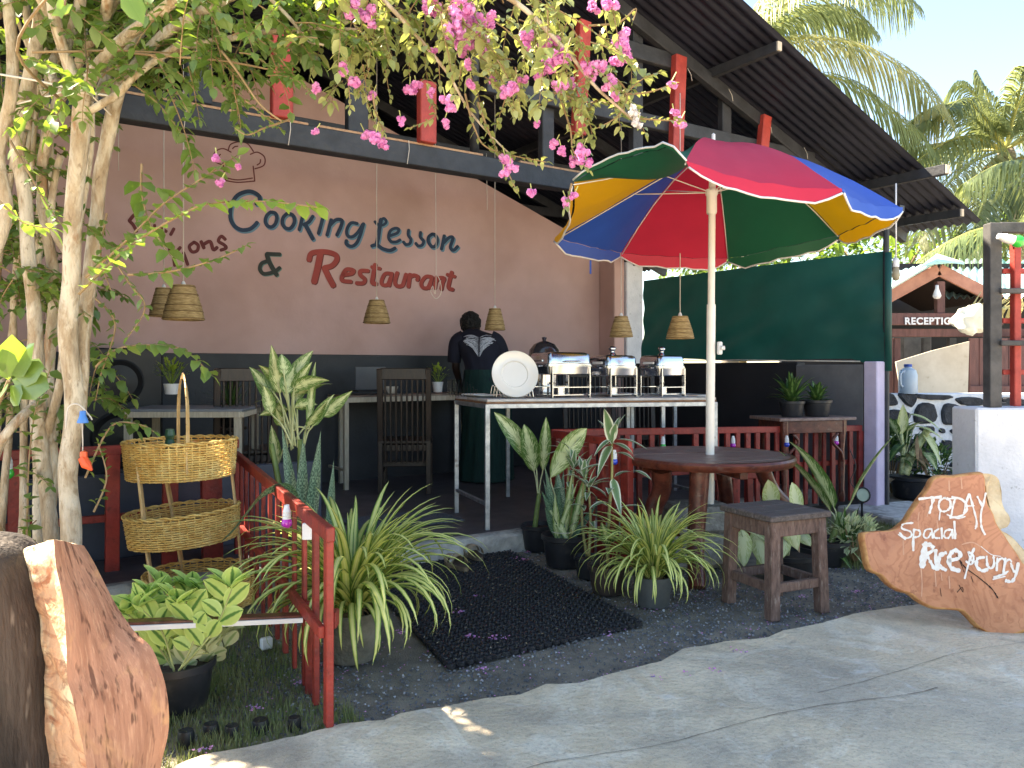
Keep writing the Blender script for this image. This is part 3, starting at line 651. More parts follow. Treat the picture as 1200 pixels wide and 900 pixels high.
hat = [(Hz, 9, s) for s in ([(850, 262), (800, 240), (780, 200), (802, 160), (850, 145), (905, 170)], [(885, 155), (902, 115), (960, 97), (1020, 110), (1062, 165)], [(1040, 185), (1090, 170), (1140, 205), (1135, 262), (1072, 287)], [(1060, 268), (1066, 320), (1071, 370)], [(860, 368), (950, 382), (1072, 373)], [(860, 348), (950, 365), (1055, 352)], [(848, 245), (856, 300), (866, 368)], [(915, 145), (930, 132), (952, 128)], [(1112, 222), (1108, 245), (1088, 260)], [(830, 185), (815, 200), (812, 215)])]
def letterset(name, data, mat, off, dx=0, dy=0, grow=1.0):
    mb = MB()
    for (org, k), w_, s in data: strokes(mb, [s], org, k, w_*grow*(1.32 if w_ > 12 else 1), off, wallpt, dx, dy); off += .00002
    return mb.build(name, mat, bd)
M_ink1 = mk("navy_sign_paint", RGB(34, 58, 84), RGB(28, 48, 72), rough=.7); M_ink2 = mk("pale_blue_sign_paint", RGB(104, 142, 160), RGB(92, 130, 150), rough=.7)
M_ink3 = mk("brick_red_sign_paint", RGB(168, 70, 62), RGB(154, 60, 54), rough=.7); M_ink4 = mk("maroon_sign_paint", RGB(110, 44, 42), RGB(96, 38, 38), rough=.7)
M_ink5 = mk("dark_green_sign_paint", RGB(44, 52, 46), RGB(36, 44, 40), rough=.7); M_ink6 = mk("teal_sign_paint", RGB(96, 132, 124), RGB(86, 120, 114), rough=.7)
letterset("lettering_shadow", cook, M_ink2, .003, 1.4, 1.7, 1.08); letterset("lettering", cook, M_ink1, .006)
letterset("lettering_shadow", rest, M_ink4, .003, .8, .7, 1.08); letterset("lettering", rest, M_ink3, .006)
letterset("lettering_shadow", ampst, M_ink6, .003, .9, .9); letterset("lettering", ampst, M_ink5, .006)
[letterset("letter", [q_], M_ink4, .004) for q_ in faint]; letterset("chef_hat_emblem", hat, M_ink4, .004)
# green tarpaulin on the right side
tp = thing("green_tarpaulin", B(6.05, 5.0, 1.25), "dark green tarpaulin sheet tied between the wall and corner post", "tarpaulin")
mb = MB(); nu, nz_ = 90, 26
for j in range(nz_+1):
    for i in range(nu+1):
        s = i/nu; t = j/nz_; v = 6.55-(6.55-3.74)*s
        z0 = 1.30-.03*s+.012*math.sin(s*9); z1 = 2.19+.0*s-.01*math.sin(PI*s); z1 -= .0
        if s > .9: z0 -= (s-.9)*.9
        z = z0+(z1-z0)*t; uo = 6.09+.16*s*s+.035*math.sin(s*5+t*2)+.012*math.sin(s*23+t*3)*(1-t)+.02*noise.noise(Vector((s*9, t*4, 0)))+.012*math.sin((s*1.6-t)*17+3*noise.noise(Vector((s*3, t*2, 4))))*(1-t*.5)
        mb.v.append(tuple(B(uo, v, z)))
mb.f = [(j*(nu+1)+i, j*(nu+1)+i+1, (j+1)*(nu+1)+i+1, (j+1)*(nu+1)+i) for j in range(nz_) for i in range(nu)]; mb.m = [0]*len(mb.f)
mb.build("sheet", M_tarp, tp, True)
mb = MB(); mb.tube([B(6.25, 3.735, 1.18), B(6.25, 3.735, 1.7), B(6.25, 3.735, 2.17)], .034, 12); mb.build("post_sleeve", M_tarp, tp, True)
mb = MB(); mb.tube([B(6.10, 6.5, 1.292), B(6.12, 5.2, 1.285), B(6.2, 3.95, 1.262)], .006, 6); mb.build("hem", M_cord, tp, True)
# ------------------------------------------------------------------ red picket fences
def fence(label, a, b, ha, hb, n, za=0.0, zb=0.0, low=(.28,), pw=.035, skip=(), endpost=True, cat="fence", zbot=.02, group=None, toprail=True, jit=.006, uprights=None):
    a = Vector(a); b = Vector(b); t = thing("picket_fence", a, label, cat, group); dirv = (b-a); dirv.z = 0; Lh = dirv.length; dirv.normalize(); nor = Vector((-dirv.y, dirv.x, 0))
    def top(s): return za+ha+(zb+hb-za-ha)*s
    def bot(s): return za+(zb-za)*s
    A_ = Vector((a.x, a.y, top(0))); B_ = Vector((b.x, b.y, top(1)))
    if toprail: mb = MB(); mb.bar(A_-dirv*.03, B_+dirv*.02, .03, .05, ch=.004); mb.build("rail", M_red, t)
    for lz in low:
        mb = MB(); mb.bar(Vector((a.x, a.y, bot(0)+lz))+nor*.022, Vector((b.x, b.y, bot(1)+lz))+nor*.022, .022, .04, ch=.003); mb.build("rail", M_red, t)
    pos = uprights or [i/(n-1) for i in range(n)]
    for i, s in enumerate(pos):
        if i in skip: continue
        p = a.lerp(b, s); h = top(s)-.022-(bot(s)+zbot); w_ = pw*R.uniform(.85, 1.15)
        if endpost and i in (0, len(pos)-1): w_ *= 1.35
        mb = MB(); l = R.uniform(-jit, jit)*2
        mb.bar(Vector((p.x, p.y, bot(s)+zbot)), Vector((p.x+dirv.x*l, p.y+dirv.y*l, bot(s)+zbot+h)), w_, w_*.55, up=nor, ch=.003)
        o = mb.build("picket", M_red, t)
    return t
# left gate like fence running towards the street
fl = fence("red picket fence running from the platform towards the street beside the striped leaf plant", G(385, 857), B(1.2, 4.72, 0), .655, .69, 13, low=(.33,), pw=.034)
tq = [o for o in COL.objects if o.parent == fl]
mb = MB(); p = G(350, 835); mb.box(p+Vector((.0, .16, .16)), (.035, .03, .36), ch=.003); mb.build("broken_picket", M_red, fl)
mb = MB(); p = G(383, 855); mb.box(Vector((p.x+.012, p.y+.03, .36)), (.035, .05, .055), ch=.003); mb.build("block", M_red, fl)
def masktape(px, py, Y, w_=.03, h=.05, par=None):
    mb = MB(); c = P(px, py, Y); mb.box(c, (w_, .036, h), ch=.002); return mb.build("peeling_white_patch", M_white, par)
masktape(361, 622, 2.86, .034, .06, fl)
# back left fence on the platform edge
fb = fence("red post and rail fence at the left in front of the slate blue panel", B(-.6, 4.68, 0), B(1.18, 4.68, 0), .765, .765, 5, low=(.40,), pw=.07, uprights=[0.06, .4, .64, .80, .93])
# right fence along the platform and its short return
Fa = Vector((.30, 5.46, 0)); Fb = B(6.08, 3.88, 0)
fr = fence("long red picket fence behind the round table reaching the lilac wall", Fa, Fb, .755, .70, 30, low=(.42,), pw=.042, zbot=.10, skip=(10, 11))
fs = fence("short red picket fence panel behind the potted dumb canes", Vector((.69, 4.70, 0)), Vector((.30, 5.38, 0)), .75, .75, 7, low=(.16, .42), pw=.06)
# broken lower gate piece seen below the round table
ff = fence("low red picket fence piece under the round table edge", Vector((1.30, 5.35, 0)), Vector((1.78, 5.5, 0)), .46, .46, 5, low=(.1,), pw=.045)
# coloured festoon bulbs
def bulb(px, py, Y, col, cname, label, r=.021, rot=(0, 0, 0), grp="coloured light bulbs along the fences"):
    c = P(px, py, Y); t = thing("festoon_bulb", c, label, "light bulb", grp)
    m = mk("bulb_"+cname, col, col, rough=.18, coat=.6)
    mb = MB(); mb.lathe(c, [(.0005, -r*.95), (r*.55, -r*.85), (r*.95, -r*.35), (r, 0), (r*.9, r*.45), (r*.68, r*.85), (r*.62, r)], 16); mb.build("globe", m, t, True)
    mb = MB(); mb.lathe(c, [(r*.72, r*.75), (r*.78, r*.8), (r*.72, r*1.3), (r*.8, r*1.4), (r*.7, r*2.0), (r*.75, r*2.1), (r*.5, r*2.9), (r*.45, r*3.3), (.0005, r*3.4)], 16); mb.build("socket", M_white, t, 40)
    t.rotation_euler = rot
    return t
GR, MG, BL = RGB(40, 190, 70), RGB(190, 40, 180), RGB(40, 70, 190)
bulb(777, 523, 5.58, GR, "green", "green bulb in white socket on the fence behind the round table's left edge")
bulb(859, 522, 5.78, MG, "magenta", "magenta bulb on the fence just right of the white umbrella pole")
bulb(922, 521, 6.1, BL, "blue", "blue bulb on the long fence between magenta bulbs")
bulb(980, 519, 6.35, MG, "magenta", "magenta bulb on the fence nearest the lilac wall")
bulb(720, 541, 4.66, BL, "blue", "blue bulb hanging on the short fence among white edged leaves")
bulb(336, 613, 2.98, MG, "magenta", "magenta bulb hanging on the left fence above the striped plant")
bulb(9, 555, 3.6, GR, "green", "green bulb in white socket at the far left below the tree", r=.027)
for px, py, Y in ((284, 556, 4.3), (306, 576, 3.9), (334, 600, 3.0)):
    pass
# ------------------------------------------------------------------ umbrella
um = thing("parasol", (1.22, 4.84, 0), "large parasol with red, blue, yellow and green panels on a white pole", "umbrella")
tips_px = [(729, 296, 6.26), (853, 302, 6.28), (982, 275, 5.70), (1055, 242, 4.86), (984, 222, 4.25), (803, 190, 4.23), (672, 214, 4.81), (652, 279, 5.66)]
tips = [P(x, y, d*.92) for x, y, d in tips_px]; apex = P(836, 171, 4.84)
cen = sum(tips, Vector())/8
pc = {"red": RGB(216, 48, 80), "green": RGB(24, 98, 70), "yellow": RGB(236, 178, 34), "blue": RGB(44, 92, 196)}
tcs = {"red": RGB(200, 14, 40), "green": RGB(14, 84, 50), "yellow": RGB(240, 170, 20), "blue": RGB(14, 44, 130)}
order = ["red", "green", "yellow", "blue", "red", "green", "yellow", "blue"]
bul = [.10, .10, .10, .10, .11, .09, -.03, .0]
def dome(p, t, bu=.1):          # point between apex (t=0) and rim point p (t=1), bulged outward
    q = apex.lerp(p, t); return q+Vector((0, 0, bu*math.sin(PI*min(t, 1))**.9*(1-.15*t)))
for k in range(8):
    a, b = tips[k], tips[(k+1) % 8]; m = mk("parasol_cloth_"+order[k], pc[order[k]], tuple(x*.88 for x in pc[order[k]][:3])+(1,), rough=.55, scale=2.5, trans=.24, tcol=tcs[order[k]], bump=.15, bscale=9)
    mb = MB(); nu, nv = 12, 12; hem = []; mid = (a+b)/2; inn = (cen-mid); inn.z = 0; inn.normalize()
    for j in range(nv+1):
        t = .03+.97*j/nv
        for i in range(nu+1):
            s = i/nu; rp = a.lerp(b, s); sc_ = math.sin(PI*s)
            q = dome(rp, t, bul[k]*(1-s)+bul[(k+1) % 8]*s)+inn*(.05*sc_*t*t)+Vector((0, 0, -.035*sc_*t*(1-.4*t)))
            if k == 5: q += Vector((0, 0, (-.10*math.sin(PI*t)*min(1, s*5)*min(1, (1-s)*5)+t**3*(.10*min(1, s*7)*(1-s)**.6+.05*sc_))))
            q += wob(q, 5, .010*t)+Vector((0, 0, .005*t*math.sin(s*26+k)*sc_)); mb.v.append(tuple(q))
            if j == nv: hem.append(q)
    mb.f = [(j*(nu+1)+i, j*(nu+1)+i+1, (j+1)*(nu+1)+i+1, (j+1)*(nu+1)+i) for j in range(nv) for i in range(nu)]; mb.m = [0]*len(mb.f)
    # valance flap
    n0 = len(mb.v); flap = []
    up = .02 if k == 5 else -.075
    for i, q in enumerate(hem):
        s = i/nu; e = min(1, min(s, 1-s)*7)
        mb.v.append(tuple(q-inn*.012)); dz = up*(.35+.65*e)
        fp = q+Vector((0, 0, dz))-inn*(.014+.02*e)+wob(q, 7, .014); mb.v.append(tuple(fp)); flap.append(fp)
    for i in range(nu): mb.f.append((n0+2*i, n0+2*i+2, n0+2*i+3, n0+2*i+1)); mb.m.append(0)
    pn = mb.build("panel", m, um, True)
    mb = MB(); mb.tube(flap, .006, 5); mb.build("white_trim", M_white, pn, True)
polet = P(835, 185, 4.84); poleb = Vector((1.215, 4.84, .12))
mb = MB(); mb.tube([poleb, poleb.lerp(polet, .62)], .027, 16); mb.tube([poleb.lerp(polet, .6), polet], .0215, 16); mb.build("pole", M_pvcpole, um, 40)
mb = MB(); mb.lathe(P(834, 228, 4.84), [(.0285, -.12), (.032, -.11), (.032, -.01), (.038, 0), (.038, .03), (.024, .03)], 16); mb.build("runner_hub", M_pvcpole, um, 40)
mb = MB(); mb.box(P(838, 408, 4.82)+Vector((.028, -.0, 0)), (.03, .03, .08), ch=.006); mb.tube([P(838, 408, 4.82)+Vector((.03, -.03, 0)), P(838, 408, 4.82)+Vector((.05, -.03, 0))], .014, 10); mb.build("clamp", M_white, um, 40)
hub = P(834, 226, 4.84)
for k in range(8):
    mb = MB(); mb.tube([dome(tips[k], t, bul[k])-Vector((0, 0, .012)) for t in (.02, .2, .4, .6, .8, 1)], .004, 5); rb = mb.build("rib", M_pvcpole, um, True)
    mb = MB(); mb.tube([hub, dome(tips[k], .48, bul[k])-Vector((0, 0, .016))], .0035, 5); mb.build("stretcher", M_pvcpole, rb, True)
mb = MB(); mb.lathe(apex, [(.03, -.03), (.028, .02), (.012, .03), (.012, .07), (.0005, .08)], 12); mb.build("finial", M_white, um, 40)
mb = MB(); q = P(692, 305, 5.2); mb.bar(q, q+Vector((.0, 0, -.09)), .012, .004); mb.build("tie_strap", mk("parasol_cloth_blue", pc["blue"]), um)
mb = MB(); blk = mk("rough_concrete_block", RGB(168, 166, 160), RGB(128, 126, 120), rough=.95, scale=20, bump=1, bscale=60)
for zc, sx_, h in ((.10, .50, .2), (.285, .40, .165)):
    mb = MB(); cc = Vector((1.14, 4.86, zc)); mb.box(cc, (sx_, .36, h), (.97, .24, 0), (-.24, .97, 0), ch=.03); mb.build("base_block", blk, um)
# ------------------------------------------------------------------ round table
tb = thing("round_table", (1.2, 4.86, 0), "weathered dark red round timber table around the umbrella pole", "table")
TC = Vector((1.205, 4.86, 0)); TZ = .672
ang = math.radians(14); ax = Vector((math.cos(ang), math.sin(ang), 0)); ay = Vector((-math.sin(ang), math.cos(ang), 0)); RT = .52
def cut(y0, y1, r):      # plank outline between two lines clipped by the circle
    pts = []; N = 14
    x0 = lambda y: math.sqrt(max(0, r*r-y*y))
    for i in range(N+1): y = y0+(y1-y0)*i/N; pts.append((x0(y), y))
    for i in range(N+1): y = y1+(y0-y1)*i/N; pts.append((-x0(y), y))
    out = []
    for q in pts:
        if not out or (abs(out[-1][0]-q[0])+abs(out[-1][1]-q[1])) > 1e-4: out.append(q)
    return out
NP = 7
for i in range(NP):
    y0 = -RT*.999+2*RT*.999*i/NP+.0018; y1 = -RT*.999+2*RT*.999*(i+1)/NP-.0018
    pp = cut(y0, y1, RT-.03); mb = MB(); dz = R.uniform(-.0015, .0015)
    mb.prism([TC+ax*x+ay*y+Vector((0, 0, TZ+dz)) for x, y in pp], (0, 0, -.028)); mb.build("plank", M_mahogtop, tb)
mb = MB(); mb.lathe(TC, [(RT-.032, TZ-.05), (RT-.01, TZ-.052), (RT+.004, TZ-.035), (RT+.006, TZ-.014), (RT-.004, TZ-.001), (RT-.026, TZ+.001), (RT-.03, TZ-.006)], 64); mb.build("rim", M_mahog, tb, 40)
mb = MB()
for dv in (ax, ay): mb.bar(TC-dv*(RT-.08)+Vector((0, 0, TZ-.065)), TC+dv*(RT-.08)+Vector((0, 0, TZ-.065)), .05, .07, ch=.004)
mb.build("underframe", M_mahog, tb)
def tleg(top, mid1, mid2, bot, r0, r1, name="leg"):
    mb = MB(); mb.tube(cr([top, mid1, mid2, bot], 6), [r0*(1+.25*math.sin(i/18*PI*2.3)) if False else r0+(r1-r0)*i/18 for i in range(19)], 12); return mb.build(name, M_mahog, tb, 45)
tleg(P(820, 552, 4.45), P(818, 590, 4.45), P(815, 640, 4.42), P(817, 690, 4.28), .058, .046)
tleg(P(775, 550, 4.62), P(775, 575, 4.66), P(765, 600, 4.68), P(763, 655, 4.66), .062, .05)
tleg(P(893, 548, 4.85), P(905, 575, 4.9), P(928, 600, 4.95), P(945, 628, 5.05), .05, .045)
tleg(P(846, 545, 5.2), P(850, 570, 5.2), P(852, 600, 5.25), P(852, 628, 5.35), .05, .045)
mb = MB(); mb.bar(TC+Vector((-.35, -.2, .22)), TC+Vector((.5, .1, .22)), .05, .06, ch=.004); mb.build("stretcher", M_mahog, tb)
# ------------------------------------------------------------------ stool
st = thing("wooden_stool", (1.28, 3.93, 0), "square weathered wooden stool in front of the round table", "stool")
SC = Vector((1.305, 3.965, 0)); th = math.radians(24); sx = Vector((math.cos(th), math.sin(th), 0)); sy = Vector((-math.sin(th), math.cos(th), 0)); hw = .165; H = .50
legpos = [(-1, -1), (1, -1), (1, 1), (-1, 1)]
cs = math.radians(-24+45)
SX = Vector((.78, .62, 0)).normalized(); SY = Vector((-.62, .78, 0)).normalized()
Gn = G(905, 727); Gr = G(958, 718); Gl = G(851, 711)
SX = (Gr-Gn).normalized(); SY = Vector((-SX.y, SX.x, 0)); side = .315
if SX.dot(Vector((1, 0, 0))) < .5: pass
SC = Gn+SX*(side/2)+SY*(side/2)
for a, b in legpos:
    mb = MB(); p = SC+SX*(a*side/2)+SY*(b*side/2); o2 = SX*(-a*.012)+SY*(-b*.012)
    mb.bar(p, p+o2+Vector((0, 0, H-.03)), .056, .056, up=SX, ch=.005); mb.build("leg", M_stool, st)
for lz, w_, h_ in ((.15, .03, .045), (H-.068, .03, .075)):
    for dv, pv in ((SX, SY), (SY, SX)):
        for s in (-1, 1):
            mb = MB(); c = SC+pv*(s*(side/2-.004)); mb.bar(c-dv*(side/2-.026)+Vector((0, 0, lz)), c+dv*(side/2-.026)+Vector((0, 0, lz)), h_, w_, up=Vector((0, 0, 1)), ch=.004) if False else mb.box(c+Vector((0, 0, lz)), (side-.056, w_, h_), dv, pv, ch=.004); mb.build("stretcher" if lz < .3 else "apron", M_stool, st)
for i in range(3):
    y = -.19+.38*(i+.5)/3; mb = MB(); mb.box(SC+SY*y+Vector((0, 0, H-.014+R.uniform(-.002, .002))), (.385, .38/3-.003, .03), SX, SY, ch=.005); mb.build("seat_plank", M_stooltop, st)
# ------------------------------------------------------------------ basket stand
bs = thing("tiered_basket_stand", (-1.63, 3.95, 0), "tall bamboo stand with three round woven cane baskets beside the left fence", "basket stand")
def basket(cx, cy, z, r, h, flare=1.06, tilt=0.0, par=None):
    root = MB()
    M = Matrix.Rotation(tilt, 3, 'Y'); c = Vector((cx, cy, z))
    def pt(rr, a, zz): return c+M@Vector((math.cos(a)*rr, math.sin(a)*rr*1.0, zz))
    rows = int(h/.0115); N = 96; body = MB()
    body.lathe((0, 0, 0), [(.001, 0), (r*.97, 0)], 32)
    body.v = [tuple(c+M@Vector(v)) for v in body.v]
    b0 = body.build("basket", M_cane, par, False)
    for k in range(rows):
        zz = .006+k*(h-.01)/rows; rr = r*(1+(flare-1)*zz/h); mb = MB()
        pts = [pt(rr+.0035*(1 if (i//2+k) % 2 else -1), 2*PI*i/N, zz+R.uniform(-.0006, .0006)) for i in range(N)]; pts.append(pts[0]); pts.append(pts[1])
        mb.tube(pts, .0047, 5, cap=False); mb.build("cane_strand", M_cane, b0, True)
    mb = MB()
    for i in range(48):
        a = 2*PI*(i+.5)/48; mb.tube([pt(r*.985, a, 0), pt(r*flare+.0, a, h+.002)], .004, 4)
    mb.build("stakes", M_cane, b0)["kind"] = "stuff"
    for k in range(2):
        mb = MB(); pts = [pt(r*flare+.006*math.sin(i*.9+k*3), 2*PI*i/N, h+.004+.006*math.cos(i*.9+k*3)) for i in range(N+1)]; mb.tube(pts, .0055, 5, cap=False); mb.build("rim_band", M_cane, b0, True)
    return b0
basket(-1.655, 3.93, .66, .248, .175, tilt=math.radians(-1), par=bs)
basket(-1.625, 3.90, .345, .25, .15, tilt=math.radians(-4), par=bs)
basket(-1.55, 3.92, .03, .25, .15, tilt=math.radians(0), par=bs)
def strip(pts, w_, th_, par, nm="frame_strip"):
    mb = MB()
    for i in range(len(pts)-1): mb.bar(pts[i], pts[i+1], th_, w_, up=(1, 0, 0), ch=.002)
    return mb.build(nm, M_bamboo, par)
strip([P(160, 530, 3.72), P(172, 640, 3.68), P(180, 700, 3.68)], .012, .028, bs, "leg")
strip([P(192, 545, 4.12), P(207, 625, 4.12), P(215, 672, 4.12)], .012, .036, bs, "leg")
strip([P(270, 540, 3.95), P(279, 620, 3.95), P(286, 700, 3.95)], .010, .02, bs, "leg")
hp = []
for i in range(17):
    t = i/16; 
    a = PI*t; hp.append(Vector((-1.648, 3.93, 0))+Vector((-.387, .922, 0))*(-.245*math.cos(a))+Vector((.922, .387, 0))*(.022*math.cos(a))+Vector((0, 0, .80+.365*math.sin(a)**.6 if 0 < t < 1 else .70)))
mb = MB()
for i in range(16): mb.bar(hp[i], hp[i+1], .03, .007, up=(1, 0, 0), ch=.001)
mb.build("handle", M_bamboo, bs)
mb = MB(); q = P(199, 515, 3.8); mb.lathe(q, [(.001, -.05), (.02, -.048), (.024, -.02), (.018, 0), (.024, .02), (.02, .05), (.001, .055)], 12); o = mb.build("green_jar", mk("green_bottle", RGB(44, 84, 66), RGB(34, 70, 54), rough=.3)); tag(o, "small dark green ribbed jar standing in the upper cane basket", "jar")
# plank lying from the slab to the fence
mb = MB(); a = P(150, 731, 2.62); b = P(353, 722, 2.88); dv = (b-a).normalized(); mb.box((a+b)/2, ((b-a).length, .05, .02), dv, Vector((-dv.y, dv.x, 0)).normalized(), (0, 0, 1), ch=.002); o = mb.build("plank", M_mahog); tag(o, "narrow reddish plank with white front edge laid from wood slab to fence", "plank")
mb = MB(); mb.box((a+b)/2+Vector((-dv.y*-.028, -.029, -.006)), ((b-a).length, .008, .016), dv, Vector((-dv.y, dv.x, 0)).normalized(), (0, 0, 1)); mb.build("white_edge", M_white, o)
# black upturned bottle bottoms edging the grass
gb = "black bottle ends set in the grass"
for i, (px, py, r) in enumerate(((218, 868, .026), (247, 860, .026), (272, 862, .024), (305, 855, .028), (345, 852, .022))):
    q = G(px, py); mb = MB(); mb.lathe(q, [(r, -.02), (r, .022), (r*.86, .034), (r*.5, .032), (.001, .027)], 18)
    o = mb.build("bottle_end", M_blackplastic, None, 40); tag(o, ["largest black bottle end in the grass nearest the wood slab", "second black bottle end from the wood slab", "dusty black bottle end in the middle of the row", "shiny black bottle end right of the dusty one", "small black bottle end nearest the red fence"][i], "bottle", gb)
for (px, py) in ((303, 747), (318, 750)):
    pass
mb = MB(); q = G(312, 762); mb.box(q+Vector((0, 0, .03)), (.05, .03, .05), (.8, .6, 0), (-.6, .8, 0), ch=.006); o = mb.build("crumpled_paper", M_white); tag(o, "crumpled white paper scrap lying in the grass by the red fence", "paper")
# ------------------------------------------------------------------ rubber ring mat
rm = MB(); c0 = G(525, 785); c1_ = G(755, 733); c2_ = G(577, 637)
e1 = (c1_-c0); e2 = (c2_-c1_); n1 = 24; n2 = int(24*e2.length/e1.length)
for i in range(n1):
    for j in range(n2):
        c = c0+e1*((i+.5)/n1)+e2*((j+.5)/n2)+Vector((0, 0, noise.noise(Vector((i*.3, j*.3, 0)))*.003)); r = e1.length/n1*.5; r2 = e2.length/n2*.5
        ro, ri = 1.05, .62; vs = []
        k = 8
        for (q, zz) in ((1.0, .0), (ro, .014), (ri+.1, .017), (ri, .0)):
            for m_ in range(k):
                a_ = 2*PI*m_/k+PI/8; vs.append(c+e1.normalized()*(math.cos(a_)*r*q)+e2.normalized()*(math.sin(a_)*r2*q)+Vector((0, 0, zz)))
        rm.add(vs, [(l*k+m_, l*k+(m_+1) % k, (l+1)*k+(m_+1) % k, (l+1)*k+m_) for l in range(3) for m_ in range(k)])
        if 1: rm.lathe(c+e1.normalized()*r+e2.normalized()*r2, [(r*.32, .012), (r*.22, .024), (.0005, .025)], 6)
rm.add([c0+Vector((0, 0, -.001)), c1_+Vector((0, 0, -.001)), c2_+Vector((0, 0, -.001)), c0+e2+Vector((0, 0, -.001))], [(0, 1, 2, 3)])
mat_o = rm.build("rubber_mat", M_rubber); tag(mat_o, "black rubber ring door mat lying on the gravel before the step", "mat")
mb = MB(); mb.box(Vector((-.78, 5.55, .129)), (.75, .5, .014), WU, WV, ch=.005); o = mb.build("door_mat", mk("grey_coir_mat", RGB(110, 114, 122), RGB(78, 80, 88), rough=.95, scale=60, bump=1, bscale=150)); tag(o, "grey doormat on the dark platform floor just inside the step", "mat")
# sandals
M_sand = mk("worn_tan_leather", RGB(186, 168, 142), RGB(146, 130, 108), rough=.8, scale=18, bump=.4, bscale=60); M_sole = mk("cork_sole", RGB(160, 142, 118), RGB(92, 80, 66), rough=.9)
M_insole = mk("dark_insole", RGB(96, 78, 68), RGB(72, 58, 50), rough=.8, scale=20)
def sandal(pos, ang, label):
    t = thing("sandal", pos, label, "sandal", "pair of sandals on the mat"); c, s = math.cos(ang), math.sin(ang)
    def tr(x, y, z): return Vector((pos[0]+x*c-y*s, pos[1]+x*s+y*c, pos[2]+z))
    out = [(math.cos(a)*.135, math.sin(a)*(.05 if math.cos(a) > 0 else .04)+.006*math.cos(a)) for a in [2*PI*i/24 for i in range(24)]]
    mb = MB(); mb.prism([tr(x, y, .024) for x, y in out], (0, 0, -.024)); mb.build("sole", M_sole, t)
    mb = MB(); mb.prism([tr(x*.93, y*.9, .027) for x, y in out], (0, 0, -.002)); mb.build("insole", M_insole, t)
    for x0, x1, zz in ((.02, .11, .05), (-.055, -.0, .055)):
        mb = MB(); vs = []; nx_, na = 5, 12
        for i in range(nx_+1):
            x = x0+(x1-x0)*i/nx_; rr = .052 if x < .05 else .052-(x-.05)*.25
            for j in range(na+1): a = PI*j/na; vs.append(tr(x, math.cos(a)*rr, .024+math.sin(a)*zz*(1-.4*max(0, (x-.03)*10))))
        mb.add(vs, [(i*(na+1)+j, i*(na+1)+j+1, (i+1)*(na+1)+j+1, (i+1)*(na+1)+j) for i in range(nx_) for j in range(na)]); mb.build("strap", M_sand, t, True)
    mb = MB(); mb.box(tr(-.03, .05, .045), (.018, .006, .018), ch=.002); mb.build("buckle", M_galv, t)
q1 = G(535, 668); q2 = G(549, 655)
sandal((q1.x, q1.y, .02), math.radians(118), "nearer worn tan sandal of the pair on the black rubber mat")
sandal((q2.x+.03, q2.y-.02, .02), math.radians(112), "farther worn tan sandal of the pair on the black rubber mat")
# ------------------------------------------------------------------ big wood slab and log at lower left
def ringgrain(c1, c2, c3, sc=5.0, st=(1, 1, 1)):
    def f(m, n, L, mp, out):
        v = mp.outputs[0]; wv = n.new("ShaderNodeTexWave"); wv.inputs["Scale"].default_value = sc; wv.inputs["Distortion"].default_value = 6; wv.inputs["Detail"].default_value = 3; wv.inputs["Detail Scale"].default_value = .8
        L.new(v, wv.inputs["Vector"])
        o = mixc(n, L, ramp(n, L, wv.outputs[0], [(.2, 0.0), (.9, 1.0)]), c1, c2)
        o = mixc(n, L, mixf(n, L, ramp(n, L, noisen(n, L, v, 3, 4, 1), [(.45, 0.0), (.7, 1.0)]), .6), o, c3)
        return o
    return f
def slabface(m, n, L, mp, out):
    tc = n.new("ShaderNodeTexCoord"); v = tc.outputs["Object"]
    ma = n.new("ShaderNodeMapping"); ma.inputs["Scale"].default_value = (14, 14, 1.6); ma.inputs["Rotation"].default_value = (0, .12, 0); L.new(v, ma.inputs[0])
    mb_ = n.new("ShaderNodeMapping"); mb_.inputs["Scale"].default_value = (42, 42, 11); mb_.inputs["Rotation"].default_value = (0, .35, 0); L.new(v, mb_.inputs[0])
    o = mixc(n, L, ramp(n, L, noisen(n, L, ma.outputs[0], 1.4, 7, .7), [(.32, 0.0), (.68, 1.0)]), RGB(200, 144, 116), RGB(158, 106, 82))
    o = mixc(n, L, ramp(n, L, noisen(n, L, mb_.outputs[0], 1.0, 2), [(.56, 0.0), (.64, .85)]), o, RGB(104, 64, 48))
    o = mixc(n, L, ramp(n, L, noisen(n, L, v, 4.5, 4, 1.5), [(.55, 0.0), (.68, .6)]), o, RGB(220, 166, 116))
    o = mixc(n, L, mixf(n, L, ramp(n, L, noisen(n, L, ma.outputs[0], 7, 3), [(.55, 0.0), (.7, 1.0)]), .4), o, RGB(226, 176, 142))
    return o
M_slab = mk("sawn_wood_face", RGB(200, 130, 95), rough=.75, scale=3, extra=slabface, bump=.5, bscale=60, stretch=(1, 1, .3))
def edgeface(m, n, L, mp, out):
    tc = n.new("ShaderNodeTexCoord"); v = tc.outputs["Object"]; ma = n.new("ShaderNodeMapping"); ma.inputs["Scale"].default_value = (3, 3, 9); ma.inputs["Rotation"].default_value = (0, .25, 0); L.new(v, ma.inputs[0])
    o = ramp(n, L, noisen(n, L, ma.outputs[0], 1.1, 6, 1.4), [(.34, RGB(176, 116, 86)), (.40, RGB(232, 206, 172)), (.52, RGB(240, 222, 188)), (.58, RGB(140, 116, 98)), (.64, RGB(234, 212, 174))])
    o = mixc(n, L, ramp(n, L, noisen(n, L, v, 2.4, 3, 1), [(.5, 0.0), (.58, .7)]), o, RGB(208, 146, 112)); return o
M_slabedge = mk("split_pale_wood", RGB(220, 190, 150), rough=.85, scale=3, extra=edgeface, bump=1, bscale=45)
